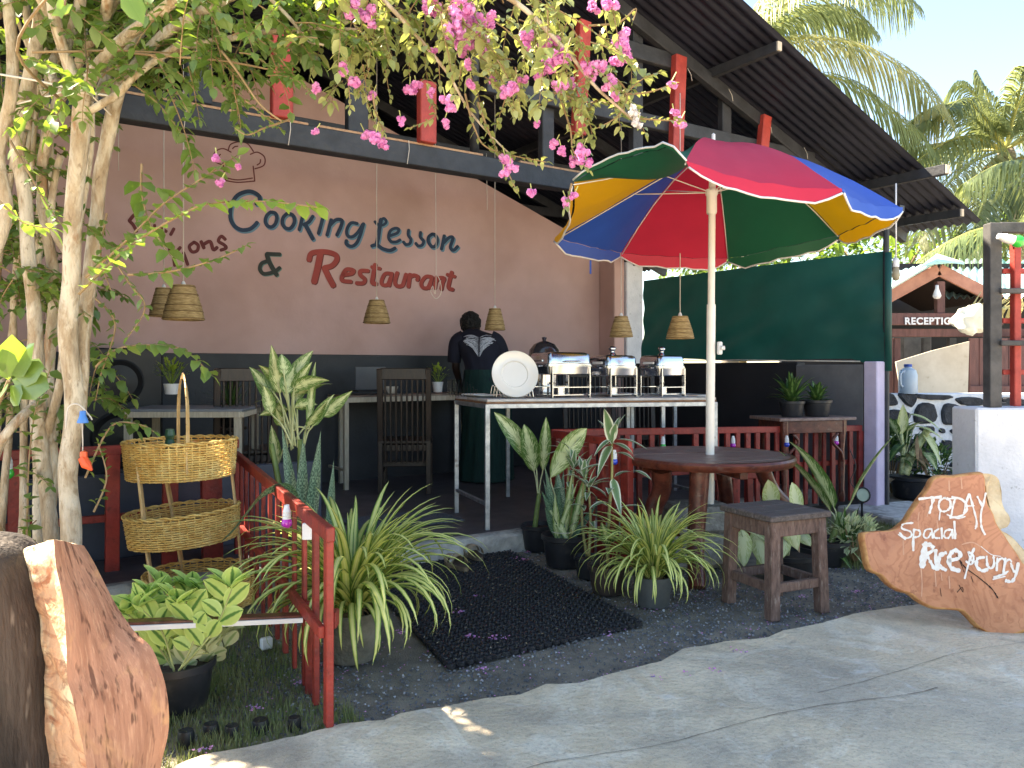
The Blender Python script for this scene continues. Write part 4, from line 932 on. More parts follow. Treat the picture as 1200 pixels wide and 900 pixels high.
M_log = mk("dark_weathered_log", RGB(82, 72, 66), RGB(44, 38, 35), rough=.9, scale=5, stretch=(3, 3, .7), bump=1, bscale=26, extra=speck(RGB(158, 146, 134), 7, (.62, .72), .6))
def gp(org, k, x, y): return (org[0]+x/k, org[1]+y/k)
k7 = 3.214
rowsL = [(88, 75), (96, 150), (104, 220), (126, 330), (160, 460), (152, 590), (147, 720), (160, 880), (166, 1010), (170, 1200)]
rowsM = [(202, 40), (212, 140), (240, 270), (250, 420), (252, 560), (275, 640), (300, 760), (325, 900), (335, 1020), (345, 1200)]
rowsR = [(318, 62), (372, 160), (440, 290), (505, 385), (572, 450), (612, 550), (636, 660), (628, 790), (606, 900), (590, 1100)]
YM, YL, YR = 1.90, 2.03, 2.16
def slabrow(i):
    l = gp((0, 620), k7, *rowsL[i]); m_ = gp((0, 620), k7, *rowsM[i]); r = gp((0, 620), k7, *rowsR[i])
    return P(l[0], l[1], YL), P(m_[0], m_[1], YM), P(r[0], r[1], YR)
rr_ = [slabrow(i) for i in range(10)]
bak = Vector((-.10, .22, 0))
cols4 = [[], [], [], []]
for l, m_, r in rr_:
    l = l.copy(); m_ = m_.copy(); r = r.copy()
    for p in (l, m_, r): p.z = max(p.z, -.02)
    cols4[0].append(l); cols4[1].append(m_); cols4[2].append(r); cols4[3].append(Vector(((l.x+r.x)/2-.05, r.y+.02, (l.z+r.z)/2)))
CL = [cr(c, 6) for c in cols4]; nr = len(CL[0]); mb = MB(); vs = []; sub = 10
def rown(i):
    ring = []
    for a in range(4):
        p, q = CL[a][i], CL[(a+1) % 4][i]
        for j in range(sub): t = j/sub; ring.append((p.lerp(q, t), a, t))
    return ring
for i in range(nr):
    for p, a, t in rown(i):
        amp = .010 if a == 0 else (.003 if a == 1 else .006)
        q = p+Vector((0, 0, 0)); nn = noise.noise_vector(q*(14 if a == 0 else 10)); q = q+nn*amp*(1 if 0 < t else .6)
        if a == 0: q += Vector((.0, -1, 0))*noise.noise(Vector((q.x*3, q.y*3, q.z*40)))*.006
        vs.append(q)
N4 = 4*sub; fs = []; mi = []
for i in range(nr-1):
    for j in range(N4): fs.append((i*N4+j, i*N4+(j+1) % N4, (i+1)*N4+(j+1) % N4, (i+1)*N4+j)); mi.append(1 if j//sub == 0 else 0)
mb.v = [tuple(v) for v in vs]; mb.f = fs+[tuple(range(N4))[::-1], tuple((nr-1)*N4+j for j in range(N4))]; mb.m = mi+[1, 1]
ws = mb.build("wood_slab", [M_slab, M_slabedge], None, 35); tag(ws, "thick orange sawn wood slab standing on edge at lower left", "wood slab")
# thin dark crack drawn into the face of the slab
mb = MB(); ck = [P(*gp((0, 620), k7, x, y), 1.99) for x, y in ((355, 670), (375, 655), (400, 670), (415, 700), (420, 760), (415, 810), (410, 860))]
# log
mb = MB(); pts = [Vector((-1.435, 2.0, z)) for z in (-.02, .12, .3, .5, .66, .745, .775)]; rads = [.25, .248, .225, .225, .215, .17, .06]
nl = 28; vs = []
pts2 = cr(pts, 6); rad2 = [r[0] for r in [(x.x,) for x in cr([Vector((r, 0, 0)) for r in rads], 6)]]
for i, p in enumerate(pts2):
    for j in range(nl):
        a = 2*PI*j/nl; q = p+Vector((math.cos(a), math.sin(a), 0))*rad2[i]; q += Vector((math.cos(a), math.sin(a), 0))*(noise.noise(Vector((math.cos(a)*2, math.sin(a)*2, p.z*2)))*.04+noise.noise(Vector((math.cos(a)*7, math.sin(a)*7, p.z*3)))*.014); vs.append(q)
mb.add(vs, [(i*nl+j, i*nl+(j+1) % nl, (i+1)*nl+(j+1) % nl, (i+1)*nl+j) for i in range(len(pts2)-1) for j in range(nl)]); mb.f.append(tuple((len(pts2)-1)*nl+j for j in range(nl))); mb.m.append(0)
o = mb.build("log", M_log, None, True); tag(o, "dark weathered upright log at the left edge beside the orange slab", "log")
# ------------------------------------------------------------------ written wood slab sign at right
E0 = (1000, 540); kE = 4.285
def signplane(px, py, off=0.0):     # slab leaning back: plane through base near (1130,745) and top at (1130,555)
    A0 = G(1130, 745); nrm = Vector((-.16, -1, .24)).normalized()
    dirv = Vector(((px-CX)/F, 1, -(py-HOR)/F)); org = Vector((0, 0, EYE)); t = (A0-org).dot(nrm)/dirv.dot(nrm); return org+dirv*t+nrm*off, nrm
outl = [(45, 365), (110, 352), (200, 345), (245, 312), (275, 282), (300, 235), (350, 170), (385, 120), (415, 75), (500, 70), (600, 58), (655, 60), (668, 130), (672, 200), (700, 250), (722, 305), (760, 370), (800, 430), (850, 500), (905, 590), (940, 680), (935, 780), (880, 850), (810, 880), (730, 885), (670, 860), (620, 825), (580, 780), (540, 752), (480, 748), (400, 740), (330, 705), (290, 672), (220, 650), (180, 620), (130, 570), (75, 540), (58, 460)]
pl = [Vector((E0[0]+x/kE, E0[1]+y/kE, 0)) for x, y in outl]; plc = cr(pl, 3, closed=True)
def signface(m, n, L, mp, out):
    tc = n.new("ShaderNodeTexCoord"); v = tc.outputs["Object"]
    ma = n.new("ShaderNodeMapping"); ma.inputs["Location"].default_value = (-.62, 0, -.28); ma.inputs["Scale"].default_value = (1, .2, 1.25); L.new(v, ma.inputs[0])
    ds = n.new("ShaderNodeVectorMath"); ds.operation = 'LENGTH'; L.new(ma.outputs[0], ds.inputs[0])
    wv = n.new("ShaderNodeMath"); wv.operation = 'MULTIPLY_ADD'; L.new(noisen(n, L, v, 4, 4, .5), wv.inputs[0]); wv.inputs[1].default_value = .5; L.new(ds.outputs["Value"], wv.inputs[2])
    si = n.new("ShaderNodeMath"); si.operation = 'MULTIPLY'; L.new(wv.outputs[0], si.inputs[0]); si.inputs[1].default_value = 120
    sn = n.new("ShaderNodeMath"); sn.operation = 'SINE'; L.new(si.outputs[0], sn.inputs[0])
    o = mixc(n, L, mixf(n, L, ramp(n, L, sn.outputs[0], [(.2, 0.0), (.95, 1.0)]), .38), RGB(204, 138, 102), RGB(166, 98, 68))
    o = mixc(n, L, mixf(n, L, ramp(n, L, noisen(n, L, v, 3.5, 5, 1), [(.42, 0.0), (.65, 1.0)]), .55), o, RGB(150, 84, 60))
    o = mixc(n, L, mixf(n, L, ramp(n, L, noisen(n, L, v, 22, 3), [(.62, 0.0), (.7, 1.0)]), .5), o, RGB(120, 62, 46))
    return o
M_sign = mk("sign_wood_face", RGB(200, 130, 90), rough=.6, extra=signface, bump=.25, bscale=50)
M_sap = mk("sapwood_edge", RGB(216, 160, 102), RGB(176, 108, 64), rough=.7, scale=20, bump=.3, bscale=40)
M_palesap = mk("pale_split_sapwood", RGB(226, 206, 172), RGB(188, 160, 124), rough=.85, scale=8, bump=1, bscale=40)
sg = thing("menu_slab_sign", G(1130, 745), "live edge wood slab hand painted TODAY Spacial Rice & curry leaning at right", "sign")
mb = MB(); cenp = sum(plc, Vector())/len(plc); n_ = len(plc); rings = []
def sp(p, off): return signplane(p.x, p.y, off)[0]
for q, off in ((1.0, -.07), (1.012, -.045), (1.0, -.012), (.985, -.003), (.965, 0.0)):
    rings.append([sp(cenp+(p-cenp)*q+Vector((noise.noise(p*.08)*1.2, noise.noise(p*.08+Vector((5, 0, 0)))*1.2, 0))*(1 if q > .95 else 0), off) for p in plc])
for r in rings: mb.v += [tuple(p) for p in r]
for k in range(4):
    for i in range(n_): mb.f.append((k*n_+i, k*n_+(i+1) % n_, (k+1)*n_+(i+1) % n_, (k+1)*n_+i)); mb.m.append(1)
mb.f.append(tuple(4*n_+i for i in range(n_))); mb.m.append(0); mb.f.append(tuple(range(n_))[::-1]); mb.m.append(0)
mb.build("slab", [M_sign, M_sap], sg, 50)
mb = MB(); pe = [(640, 68), (700, 66), (735, 92), (748, 150), (760, 230), (792, 285), (780, 330), (745, 345), (800, 380), (857, 440), (930, 540), (905, 600), (800, 440), (722, 320), (690, 240), (670, 130)]
pq = cr([Vector((E0[0]+x/kE, E0[1]+y/kE, 0)) for x, y in pe], 3, closed=True)
mb.prism([sp(p, -.012+.012*noise.noise(p*.15)) for p in pq], signplane(1100, 600)[1]*-.09); mb.build("bark_edge", M_palesap, sg)
signw = [([(330, 192), (380, 186), (440, 180)], 9), ([(402, 185), (392, 225), (382, 262)], 11), ([(436, 245), (432, 280), (430, 298)], 5), ([(458, 186), (434, 200), (428, 230), (440, 252), (466, 252), (486, 232), (484, 200), (460, 186)], 9),
 ([(512, 185), (500, 225), (492, 272)], 8), ([(495, 182), (545, 195), (570, 235), (545, 275), (485, 285)], 9), ([(580, 168), (562, 220), (555, 262)], 8), ([(582, 168), (600, 230), (618, 305), (612, 340)], 8), ([(560, 228), (605, 226)], 7),
 ([(622, 180), (640, 215), (648, 230)], 8), ([(664, 163), (652, 215), (640, 265), (642, 330), (660, 370)], 8), ([(470, 270), (520, 290), (560, 280)], 6), ([(355, 184), (450, 190), (540, 190)], 5),
 ([(298, 312), (250, 318), (244, 340), (285, 355), (290, 378), (262, 388), (232, 362)], 7), ([(304, 345), (300, 400), (300, 450)], 9), ([(302, 345), (332, 352), (330, 378), (300, 385)], 7),
 ([(388, 342), (362, 348), (352, 378), (372, 388), (392, 360)], 7), ([(392, 342), (398, 388)], 7), ([(428, 342), (405, 360), (408, 385), (432, 388)], 7), ([(442, 338), (444, 390)], 8),
 ([(488, 345), (462, 352), (455, 380), (475, 388), (492, 362)], 7), ([(494, 345), (498, 390)], 6), ([(506, 305), (508, 350), (510, 390)], 9),
 ([(362, 415), (352, 470), (345, 530)], 22), ([(355, 418), (392, 425), (395, 452), (358, 472)], 13), ([(365, 470), (385, 505), (405, 540)], 14), ([(412, 450), (414, 500), (420, 545)], 15),
 ([(462, 462), (432, 480), (430, 525), (462, 548)], 15), ([(482, 500), (525, 490), (535, 465), (505, 450), (480, 485), (488, 535), (530, 552)], 15),
 ([(605, 440), (582, 500), (558, 590)], 8), ([(565, 505), (592, 520), (602, 480), (575, 460), (590, 500)], 8), ([(655, 485), (622, 492), (618, 530), (645, 552), (672, 545)], 11),
 ([(668, 480), (672, 525), (690, 540), (705, 520), (702, 480)], 9), ([(722, 490), (718, 550)], 10), ([(718, 515), (740, 490), (758, 498)], 9), ([(762, 490), (752, 560)], 9), ([(758, 520), (778, 495), (792, 505)], 8),
 ([(790, 515), (802, 550), (815, 560)], 9), ([(826, 515), (815, 570), (795, 605), (765, 602)], 12), ([(705, 585), (750, 570), (775, 555)], 9), ([(700, 595), (760, 580)], 6), ([(640, 430), (690, 470), (740, 480)], 3), ([(225, 370), (260, 395)], 6)]
mb = MB(); M_chalk = mk("white_brush_paint", RGB(236, 232, 226), RGB(224, 212, 202), rough=.8, scale=50)
for i, (s, w_) in enumerate(signw): strokes(mb, [s], E0, kE, w_*1.3, .0022+i*.00004, lambda x, y, off: signplane(x, y, off)[0], jit=.9)
mb.build("painted_words", M_chalk, sg)
M_smear = mk("thin_paint_smear", RGB(206, 152, 122), RGB(214, 166, 138), rough=.8)
for i, (s, w_) in enumerate([([(330, 260), (325, 300), (330, 340)], 4), ([(420, 300), (425, 340)], 5), ([(340, 540), (345, 620), (342, 680)], 5), ([(410, 555), (415, 630)], 5), ([(250, 400), (252, 470)], 5), ([(545, 420), (600, 410), (650, 440)], 5), ([(480, 100), (482, 150)], 6), ([(540, 80), (545, 140)], 5), ([(380, 240), (370, 280)], 4), ([(440, 560), (445, 600)], 5), ([(480, 580), (484, 640)], 5)]): mb = MB(); strokes(mb, [s], E0, kE, w_, .0008+i*.00004, lambda x, y, off: signplane(x, y, off)[0], jit=.9); mb.build("paint_smear", M_smear, sg)
mb = MB(); M_cr = mk("dark_crack", RGB(40, 24, 18), RGB(30, 18, 14), rough=.9)
for i, (s, w_) in enumerate([([(535, 500), (560, 535), (620, 580), (670, 620), (700, 650), (725, 690)], 5), ([(515, 470), (540, 520), (555, 560)], 3), ([(590, 580), (600, 610)], 3), ([(530, 625), (550, 660), (545, 635), (520, 660)], 3), ([(435, 640), (440, 680)], 3)]): strokes(mb, [s], E0, kE, w_, .003+i*.0001, lambda x, y, off: signplane(x, y, off)[0], jit=1.2)
mb.build("crack", M_cr, sg)
# ------------------------------------------------------------------ white wall, trellis, stone wall at right
wb = thing("white_wall", Vector((3.1, 4.9, 0)), "low white plastered wall at the right edge with timber trellis posts on top", "wall")
WX0 = P(1143, 480, 4.55); topz = 1.2-(478-432)/920*4.55
mb = MB(); mb.box(Vector((WX0.x+1.3, 4.55+.12, topz/2)), (2.6, .26, topz), ch=.012); mb.build("wall", M_whitewall, wb)
mb = MB(); mb.box(Vector((WX0.x+.25, 4.55-.005, topz/2-.002)), (.012, .016, topz-.02)); 
tr = thing("trellis", P(1163, 478, 4.6), "timber trellis of black and red bars standing on the white wall", "trellis")
def tpost(x0, y0, x1, y1, w_, mat, Y=4.6, d=.07, nm="post", par=None):
    mb = MB(); mb.bar(P(x0, y0, Y), P(x1, y1, Y), w_, d, up=(0, 1, 0), ch=.004) if False else mb.bar(P(x0, y0, Y), P(x1, y1, Y), d, w_, up=(0, 1, 0), ch=.004); return mb.build(nm, mat, par or tr)
M_trb = mk("weathered_black_post", RGB(88, 86, 86), RGB(52, 52, 54), rough=.7, scale=6, bump=.4, bscale=40)
tpost(1163, 262, 1163, 477, .075, M_trb)
tpost(1170, 267, 1320, 268, .05, M_trb, Y=4.62, d=.06, nm="rail")
tpost(1171, 341, 1320, 341, .045, M_trb, Y=4.56, d=.03, nm="rail")
tpost(1171, 402, 1320, 402, .045, M_trb, Y=4.56, d=.03, nm="rail")
for py in (318, 376, 436):
    tpost(1173, py, 1320, py, .04, M_redpost, Y=4.66, d=.03, nm="rail")
tpost(1190, 280, 1190, 476, .05, M_redpost, Y=4.62, d=.04)
tpost(1262, 280, 1262, 476, .05, M_redpost, Y=4.62, d=.04)
bulb(1193, 283, 4.5, GR, "green", "green bulb in white socket hanging on the trellis at the right edge", r=.036, rot=(0, math.radians(-75), 0))
# stone wall
sw = thing("stone_wall", Vector((4.3, 8, 0)), "low wall of dark stones in thick white joints behind the black post", "wall")
SA, SB = Vector((2.95, 7.9, 0)), Vector((7.9, 8.35, 0)); SD = (SB-SA).normalized(); SN = Vector((-SD.y, SD.x, 0)); SH = .945
mb = MB(); mb.box((SA+SB)/2+SN*.12+Vector((0, 0, SH/2)), ((SB-SA).length, .24, SH), SD, SN, ch=.01); mb.build("mortar", mk("white_mortar", RGB(232, 234, 238), RGB(206, 209, 216), rough=.85, scale=14, bump=1, bscale=40), sw)
M_lava = mk("dark_basalt", RGB(66, 68, 74), RGB(38, 40, 45), rough=.85, scale=14, bump=1, bscale=60, rnd=.15)
def swp(px, py):     # point on the front face of stone wall
    dirv = Vector(((px-CX)/F, 1, -(py-HOR)/F)); org = Vector((0, 0, EYE)); t = (SA-org).dot(SN)/dirv.dot(SN); return org+dirv*t
S8 = (1010, 440); k8 = 4.5
stones = [[(38, 95), (75, 95), (75, 130), (38, 130)], [(115, 92), (165, 100), (185, 152), (130, 158), (115, 140)], [(190, 95), (275, 100), (285, 125), (262, 165), (215, 140)], [(285, 98), (460, 105), (465, 122), (400, 128), (290, 120)], [(495, 118), (600, 115), (640, 130), (635, 155), (560, 160), (510, 145)], [(740, 118), (785, 115), (855, 125), (855, 150), (780, 158), (740, 140)],
 [(38, 150), (75, 155), (75, 225), (38, 228)], [(120, 205), (150, 182), (215, 185), (250, 200), (250, 222), (190, 235), (118, 230)], [(295, 155), (375, 152), (388, 240), (275, 245)], [(430, 155), (475, 146), (520, 165), (542, 215), (520, 255), (460, 262), (420, 245), (418, 185)], [(578, 225), (594, 212), (594, 290), (580, 280)],
 [(38, 255), (75, 258), (75, 290), (50, 290)], [(125, 258), (185, 252), (190, 300), (140, 310)], [(300, 275), (370, 270), (375, 300), (330, 300)], [(465, 285), (520, 280), (575, 305), (575, 330), (540, 340), (490, 320)], [(410, 278), (430, 280), (425, 305), (408, 300)], [(38, 310), (55, 315), (55, 345), (38, 348)],
 [(420, 340), (475, 348), (472, 380), (440, 398), (420, 385)], [(490, 380), (540, 366), (585, 365), (588, 430), (530, 425), (480, 395)], [(455, 475), (500, 440), (525, 455), (500, 478)], [(535, 475), (580, 458), (590, 510), (535, 510)], [(388, 495), (500, 510), (500, 520), (388, 522)], [(150, 330), (200, 340), (195, 400), (140, 390)], [(220, 330), (290, 340), (280, 400), (215, 395)], [(310, 340), (380, 350), (370, 410), (300, 405)], [(60, 370), (120, 380), (110, 440), (60, 440)], [(130, 420), (220, 430), (210, 500), (120, 490)], [(240, 430), (340, 440), (330, 500), (240, 500)]]
def stone_at(pts3):
    c = sum(pts3, Vector())/len(pts3); nn = len(pts3); r0 = []; 
    ring = cr(pts3, 3, closed=True); nn = len(ring); mb = MB(); vs = []
    for q, d_ in ((1.0, .0), (.96, .022), (.8, .036)):
        for p in ring:
            w2 = wob(p, 18, .012); vs.append(c+(p-c)*q-SN*(d_+.006*noise.noise(p*20)*(q < 1))+SD*w2.x+Vector((0, 0, w2.z)))
    mb.add(vs, [(l*nn+i, l*nn+(i+1) % nn, (l+1)*nn+(i+1) % nn, (l+1)*nn+i) for l in range(2) for i in range(nn)]+[tuple(2*nn+i for i in range(nn))]); mb.build("stone", M_lava, sw)
for s in stones: stone_at([swp(S8[0]+x/k8, S8[1]+y/k8) for x, y in s])
rr2 = random.Random(4)
for ci in range(11):
    for ri in range(4):
        s0 = 2.0+ci*.27+rr2.uniform(-.03, .03)+(.1 if ri % 2 else 0); z0 = .12+ri*.225
        if s0 > 4.8: continue
        n5 = rr2.randint(5, 7); pts3 = [SA+SD*(s0+math.cos(2*PI*k/n5)*rr2.uniform(.08, .12))+Vector((0, 0, z0+math.sin(2*PI*k/n5)*rr2.uniform(.06, .09))) for k in range(n5)]
        if s0 > 1.9: stone_at(pts3)
# concrete step pad and stuff near the black post
mb = MB(); q = G(1030, 588); mb.box(Vector((3.15, 6.35, .03)), (.75, .62, .07), (.95, .3, 0), (-.3, .95, 0), ch=.015); tag(mb.build("concrete_pad", M_kerb), kind="structure")
# floodlight at the foot of the lilac wall
q = P(1010, 580, 6.2); t = thing("spotlight", q, "small round black garden spotlight at the foot of the lilac wall", "light")
mb = MB(); mb.lathe((0, 0, 0), [(.03, -.05), (.055, -.03), (.062, .02), (.05, .022)], 20); mb.v = [tuple(q+Matrix.Rotation(math.radians(80), 3, 'X')@Vector(v)) for v in mb.v]; mb.build("housing", M_blackplastic, t, 40)
mb = MB(); mb.lathe((0, 0, 0), [(.001, .014), (.05, .016)], 20); mb.v = [tuple(q+Matrix.Rotation(math.radians(80), 3, 'X')@Vector(v)) for v in mb.v]; mb.build("lens", mk("pale_lens", RGB(200, 214, 190), RGB(180, 196, 170), rough=.1), t)
mb = MB(); mb.bar(q+Vector((0, 0, -.05)), Vector((q.x, q.y, 0)), .012, .012); mb.tube(cr([q, q+Vector((-.08, .02, .1)), q+Vector((-.03, .04, .22)), q+Vector((-.07, .06, .35))], 5), .004, 5); mb.build("stake", M_blackplastic, t)
# ------------------------------------------------------------------ interior furniture
def steel_table(name, label, FL, ax_, ay_, L, D, H, matw, legs, leg=.032, rail=True, toph=.018, edge=None, lowrail=True, z0=FZ, cat="table", overhang=.012, legmat=None, frame=.03, boards=None):
    FL = Vector((FL[0], FL[1], 0)); t = thing(name, FL+Vector((0, 0, z0)), label, cat); lm = legmat or M_galv
    c = FL+ax_*(L/2)+ay_*(D/2)
    nb = boards or 1
    for i in range(nb):
        mb = MB(); cc = FL+ax_*(L*(i+.5)/nb)+ay_*(D/2)
        mb.box(cc+Vector((0, 0, z0+H-toph/2)), (L/nb+(2*overhang/nb)-.002, D+2*overhang, toph), ax_, ay_, ch=.003, m=0)
        mb.build("tabletop", matw, t)
    if edge:
        mb = MB(); mb.box(c+Vector((0, 0, z0+H-toph-.007)), (L+2*overhang-.006, D+2*overhang-.006, .013), ax_, ay_, ch=.002); mb.build("board_layer", edge, t)
    ft = H-toph-(.014 if edge else 0)
    for (a, b) in ((0, 0), (1, 0)):
        mb = MB(); p = FL+ay_*(D*a); mb.bar(p+Vector((0, 0, z0+ft-frame/2)), p+ax_*L+Vector((0, 0, z0+ft-frame/2)), frame, frame, ch=.002); mb.build("frame_rail", lm, t)
    for a in (0, 1):
        mb = MB(); p = FL+ax_*(L*a); mb.bar(p+Vector((0, 0, z0+ft-frame/2-.001)), p+ay_*D+Vector((0, 0, z0+ft-frame/2-.001)), frame*.96, frame*.96, ch=.002); mb.build("frame_rail", lm, t)
    for (sa, sb) in legs:
        mb = MB(); p = FL+ax_*(L*sa)+ay_*(D*sb); mb.bar(p+Vector((0, 0, z0)), p+Vector((0, 0, z0+ft-.002)), leg, leg, up=ax_, ch=.002); mb.build("leg", lm, t)
    if lowrail:
        for a in (0, 1):
            mb = MB(); p = FL+ax_*(L*a); mb.bar(p+Vector((0, 0, z0+.17)), p+ay_*D+Vector((0, 0, z0+.17)), .024, .024, ch=.002); mb.build("stretcher", lm, t)
    return t
bax = Vector((.975, .222, 0)).normalized(); bay = Vector((-.37, .93, 0)).normalized()
FL0 = P(571, 600, 5.26)
buf = steel_table("buffet_table", "long steel framed buffet table with white worn top holding plates and chafing dishes", FL0, bax, bay, 1.66, .68, .875, M_table, [(0, 0), (0, 1), (1, 0), (1, 1)], edge=M_tedge, boards=2)
t2 = FL0+bax*.25+bay*.82
buf2 = steel_table("buffet_table", "second steel framed table close behind the long buffet table", t2, bax, bay, 1.92, .5, .865, M_table, [(.02, 0), (.2, 1), (.62, 0), (.78, 1), (.99, 0), (.99, 1)], lowrail=False, edge=None)
# far dining table by the wall
ft = steel_table("dining_table", "dark dining table against the wall behind the slatted chair", Vector((-1.48, 7.0, 0)), WU, WV, 1.45, .42, .84, mk("dark_table_top", RGB(140, 118, 104), RGB(106, 88, 78), rough=.4, scale=6), [(.0, .0), (.08, 1), (1, 0), (1, 1)], legmat=M_palewood, frame=.045, leg=.04)
# left dining table
lt = steel_table("dining_table", "grey topped dining table with pale wooden legs behind the baskets", Vector((-2.68, 5.42, 0)), Vector((1, .03, 0)).normalized(), Vector((-.12, .99, 0)).normalized(), .80, .62, .80, M_gtop, [(.03, .03), (.03, .97), (.97, .03), (.97, .97)], legmat=M_palewood, leg=.045, frame=.04)
def chair(loc, rz, label, grp="dark slatted dining chairs", H=1.08):
    t = thing("dining_chair", (0, 0, 0), label, "chair", grp)
    W = .45; D = .44; 
    def bx(nm, c, d_, ch=.006, X=(1, 0, 0), Y=(0, 1, 0), Z=(0, 0, 1)):
        mb = MB(); mb.box(c, d_, X, Y, Z, ch); return mb.build(nm, M_darkwood, t)
    for sx_ in (-1, 1):
        bx("leg", (sx_*(W/2-.02), D/2-.02, .22), (.045, .045, .44))
        mb = MB(); mb.bar((sx_*(W/2-.02), -D/2+.02, 0), (sx_*(W/2-.02), -D/2+.02, .45), .045, .045, ch=.005); mb.bar((sx_*(W/2-.02), -D/2+.02, .45), (sx_*(W/2-.02), -D/2-.06, H), .05, .035, ch=.005); mb.build("back_post", M_darkwood, t)
        bx("apron", (sx_*(W/2-.02), 0, .40), (.022, D-.08, .06)); bx("stretcher", (sx_*(W/2-.02), 0, .18), (.02, D-.08, .03))
    bx("seat", (0, .0, .45), (W+.01, D+.01, .028)); bx("apron", (0, D/2-.02, .40), (W-.08, .022, .06)); bx("apron", (0, -D/2+.02, .40), (W-.08, .022, .06))
    def yb(z): return -D/2+.02-.08*(z-.45)/(H-.45)
    for z, h in ((H-.045, .10), (.26, .05)):
        bx("rail", (0, yb(z), z), (W-.05, .028 if z > .5 else .02, h))
    for i in range(8):
        x = -(W-.13)/2+(W-.13)*i/7; mb = MB(); mb.bar((x, yb(.45)-.014, .27), (x, yb(H-.09), H-.09), .016, .030, ch=.003); mb.build("slat", M_darkwood, t)
    t.location = loc; t.rotation_euler[2] = rz; return t
ch0 = chair(Vector(((475-600)/920*6.9, 6.95, FZ)), math.radians(4), "high backed dark slatted chair at the far dining table, seen from behind")
def chc(px, Y, rz, label): return copy_tree(ch0, None, label, Vector(((px-600)/920*Y, Y, FZ)), math.radians(rz))
chc(690, 7.9, 185, "dark slatted chair behind the first chafing dish")
chc(745, 8.0, 178, "dark slatted chair behind the two smaller chafing dishes")
chc(285, 6.1, 24, "dark slatted chair turned askew right of the grey topped table")
chc(232, 6.7, 172, "dark slatted chair behind the grey topped table")
# speaker cabinet
q = Vector((-3.15, 6.25, FZ)); t = thing("loudspeaker", q, "tall black loudspeaker cabinet behind the tree trunks", "speaker")
X_ = WU; Y_ = WV
mb = MB(); mb.box(q+Vector((0, 0, .62)), (.62, .4, 1.24), X_, Y_, ch=.012); mb.build("cabinet", M_blackplastic, t)
for zc, r in ((.98, .16), (.55, .19), (.2, .13)):
    mb = MB(); c = q-Y_*.2+Vector((0, 0, zc)); prof = [(r, -.002), (r*1.08, .012), (r, .02), (r*.8, -.0), (r*.35, .012), (.001, .02)]
    mb.lathe((0, 0, 0), prof, 28); Rm = Matrix.Rotation(YAW, 3, 'Z')@Matrix.Rotation(math.radians(90), 3, 'X'); mb.v = [tuple(c+Rm@Vector(v)) for v in mb.v]; mb.build("cone", mk("speaker_cone", RGB(34, 35, 38), RGB(26, 27, 30), rough=.5), t, 35)
# laptop on the far table
q = P(428, 459, 7.2); t = thing("laptop", q, "dark open laptop screen on the far dining table", "laptop"); mb = MB(); mb.box(q+Vector((.03, .1, .12)), (.30, .012, .22), WU, WV, ch=.003); mb.build("screen", mk("dim_screen", RGB(84, 86, 92), RGB(76, 78, 84), rough=.3), t); mb = MB(); mb.box(q+Vector((.03, .0, .01)), (.30, .21, .015), WU, WV, ch=.003); mb.build("keyboard", M_blackplastic, t)
# small potted plants
def bushy(px, py, Y, r, label, mat, potm, hr, grp=None, ph=.07, pr=.045, n=46, leafl=.035):
    base = P(px, py, Y); t = pot("potted_plant", base, pr, ph, label, grp, potm, rb=.75, rim=False)
    mb = MB(); rr = random.Random(px)
    for i in range(n):
        a = rr.uniform(0, 6.28); e = rr.uniform(.1, 1.4); d_ = Vector((math.cos(a)*math.cos(e), math.sin(a)*math.cos(e), math.sin(e))); c = base+Vector((0, 0, ph+hr*.35))+d_*hr*rr.uniform(.35, 1)
        mid = [c, c+d_*leafl*.5+Vector((0, 0, .004)), c+d_*leafl]; blade(mb, mid, [.002, leafl*.3, .001], d_.cross(Vector((0, 0, 1))) if abs(d_.z) < .95 else (1, 0, 0), .2)
        if i % 3 == 0: mb.tube([base+Vector((0, 0, ph*.8)), c], .0015, 4)
    o = mb.build("foliage", mat, t); return t
M_tinyleaf = mk("tiny_bright_leaf", RGB(150, 170, 60), RGB(110, 142, 44), rough=.5, trans=.3)
bushy(513, 459.5, 6.9, .1, "small bushy plant in a white pot beside the slatted chair", M_tinyleaf, M_white, .11, ph=.09, pr=.05)
bushy(201, 462, 5.6, .1, "small bushy plant in a ribbed white pot on the grey topped table", M_tinyleaf, M_white, .13, ph=.075, pr=.055, n=80)
q = P(459, 461, 6.75); t = thing("bowl", q, "small white bowl on the left end of the far dining table", "bowl"); mb = MB(); mb.lathe(q, [(.03, 0), (.035, .006), (.055, .05), (.058, .06), (.05, .055), (.03, .012), (.001, .01)], 20); mb.build("bowl", M_plate, t, 40)
for i, px in enumerate((528, 534)):
    q = P(px, 462, 6.85+.05*i); mb = MB(); mb.lathe(q, [(.001, .004), (.026, .004), (.028, 0), (.03, .0), (.034, .13), (.032, .13), (.027, .008)], 16); o = mb.build("drinking_glass", M_glass, None, 40); tag(o, ["clear drinking glass next to the small plant on the far table", "clear drinking glass nearest the person's hand"][i], "glass")
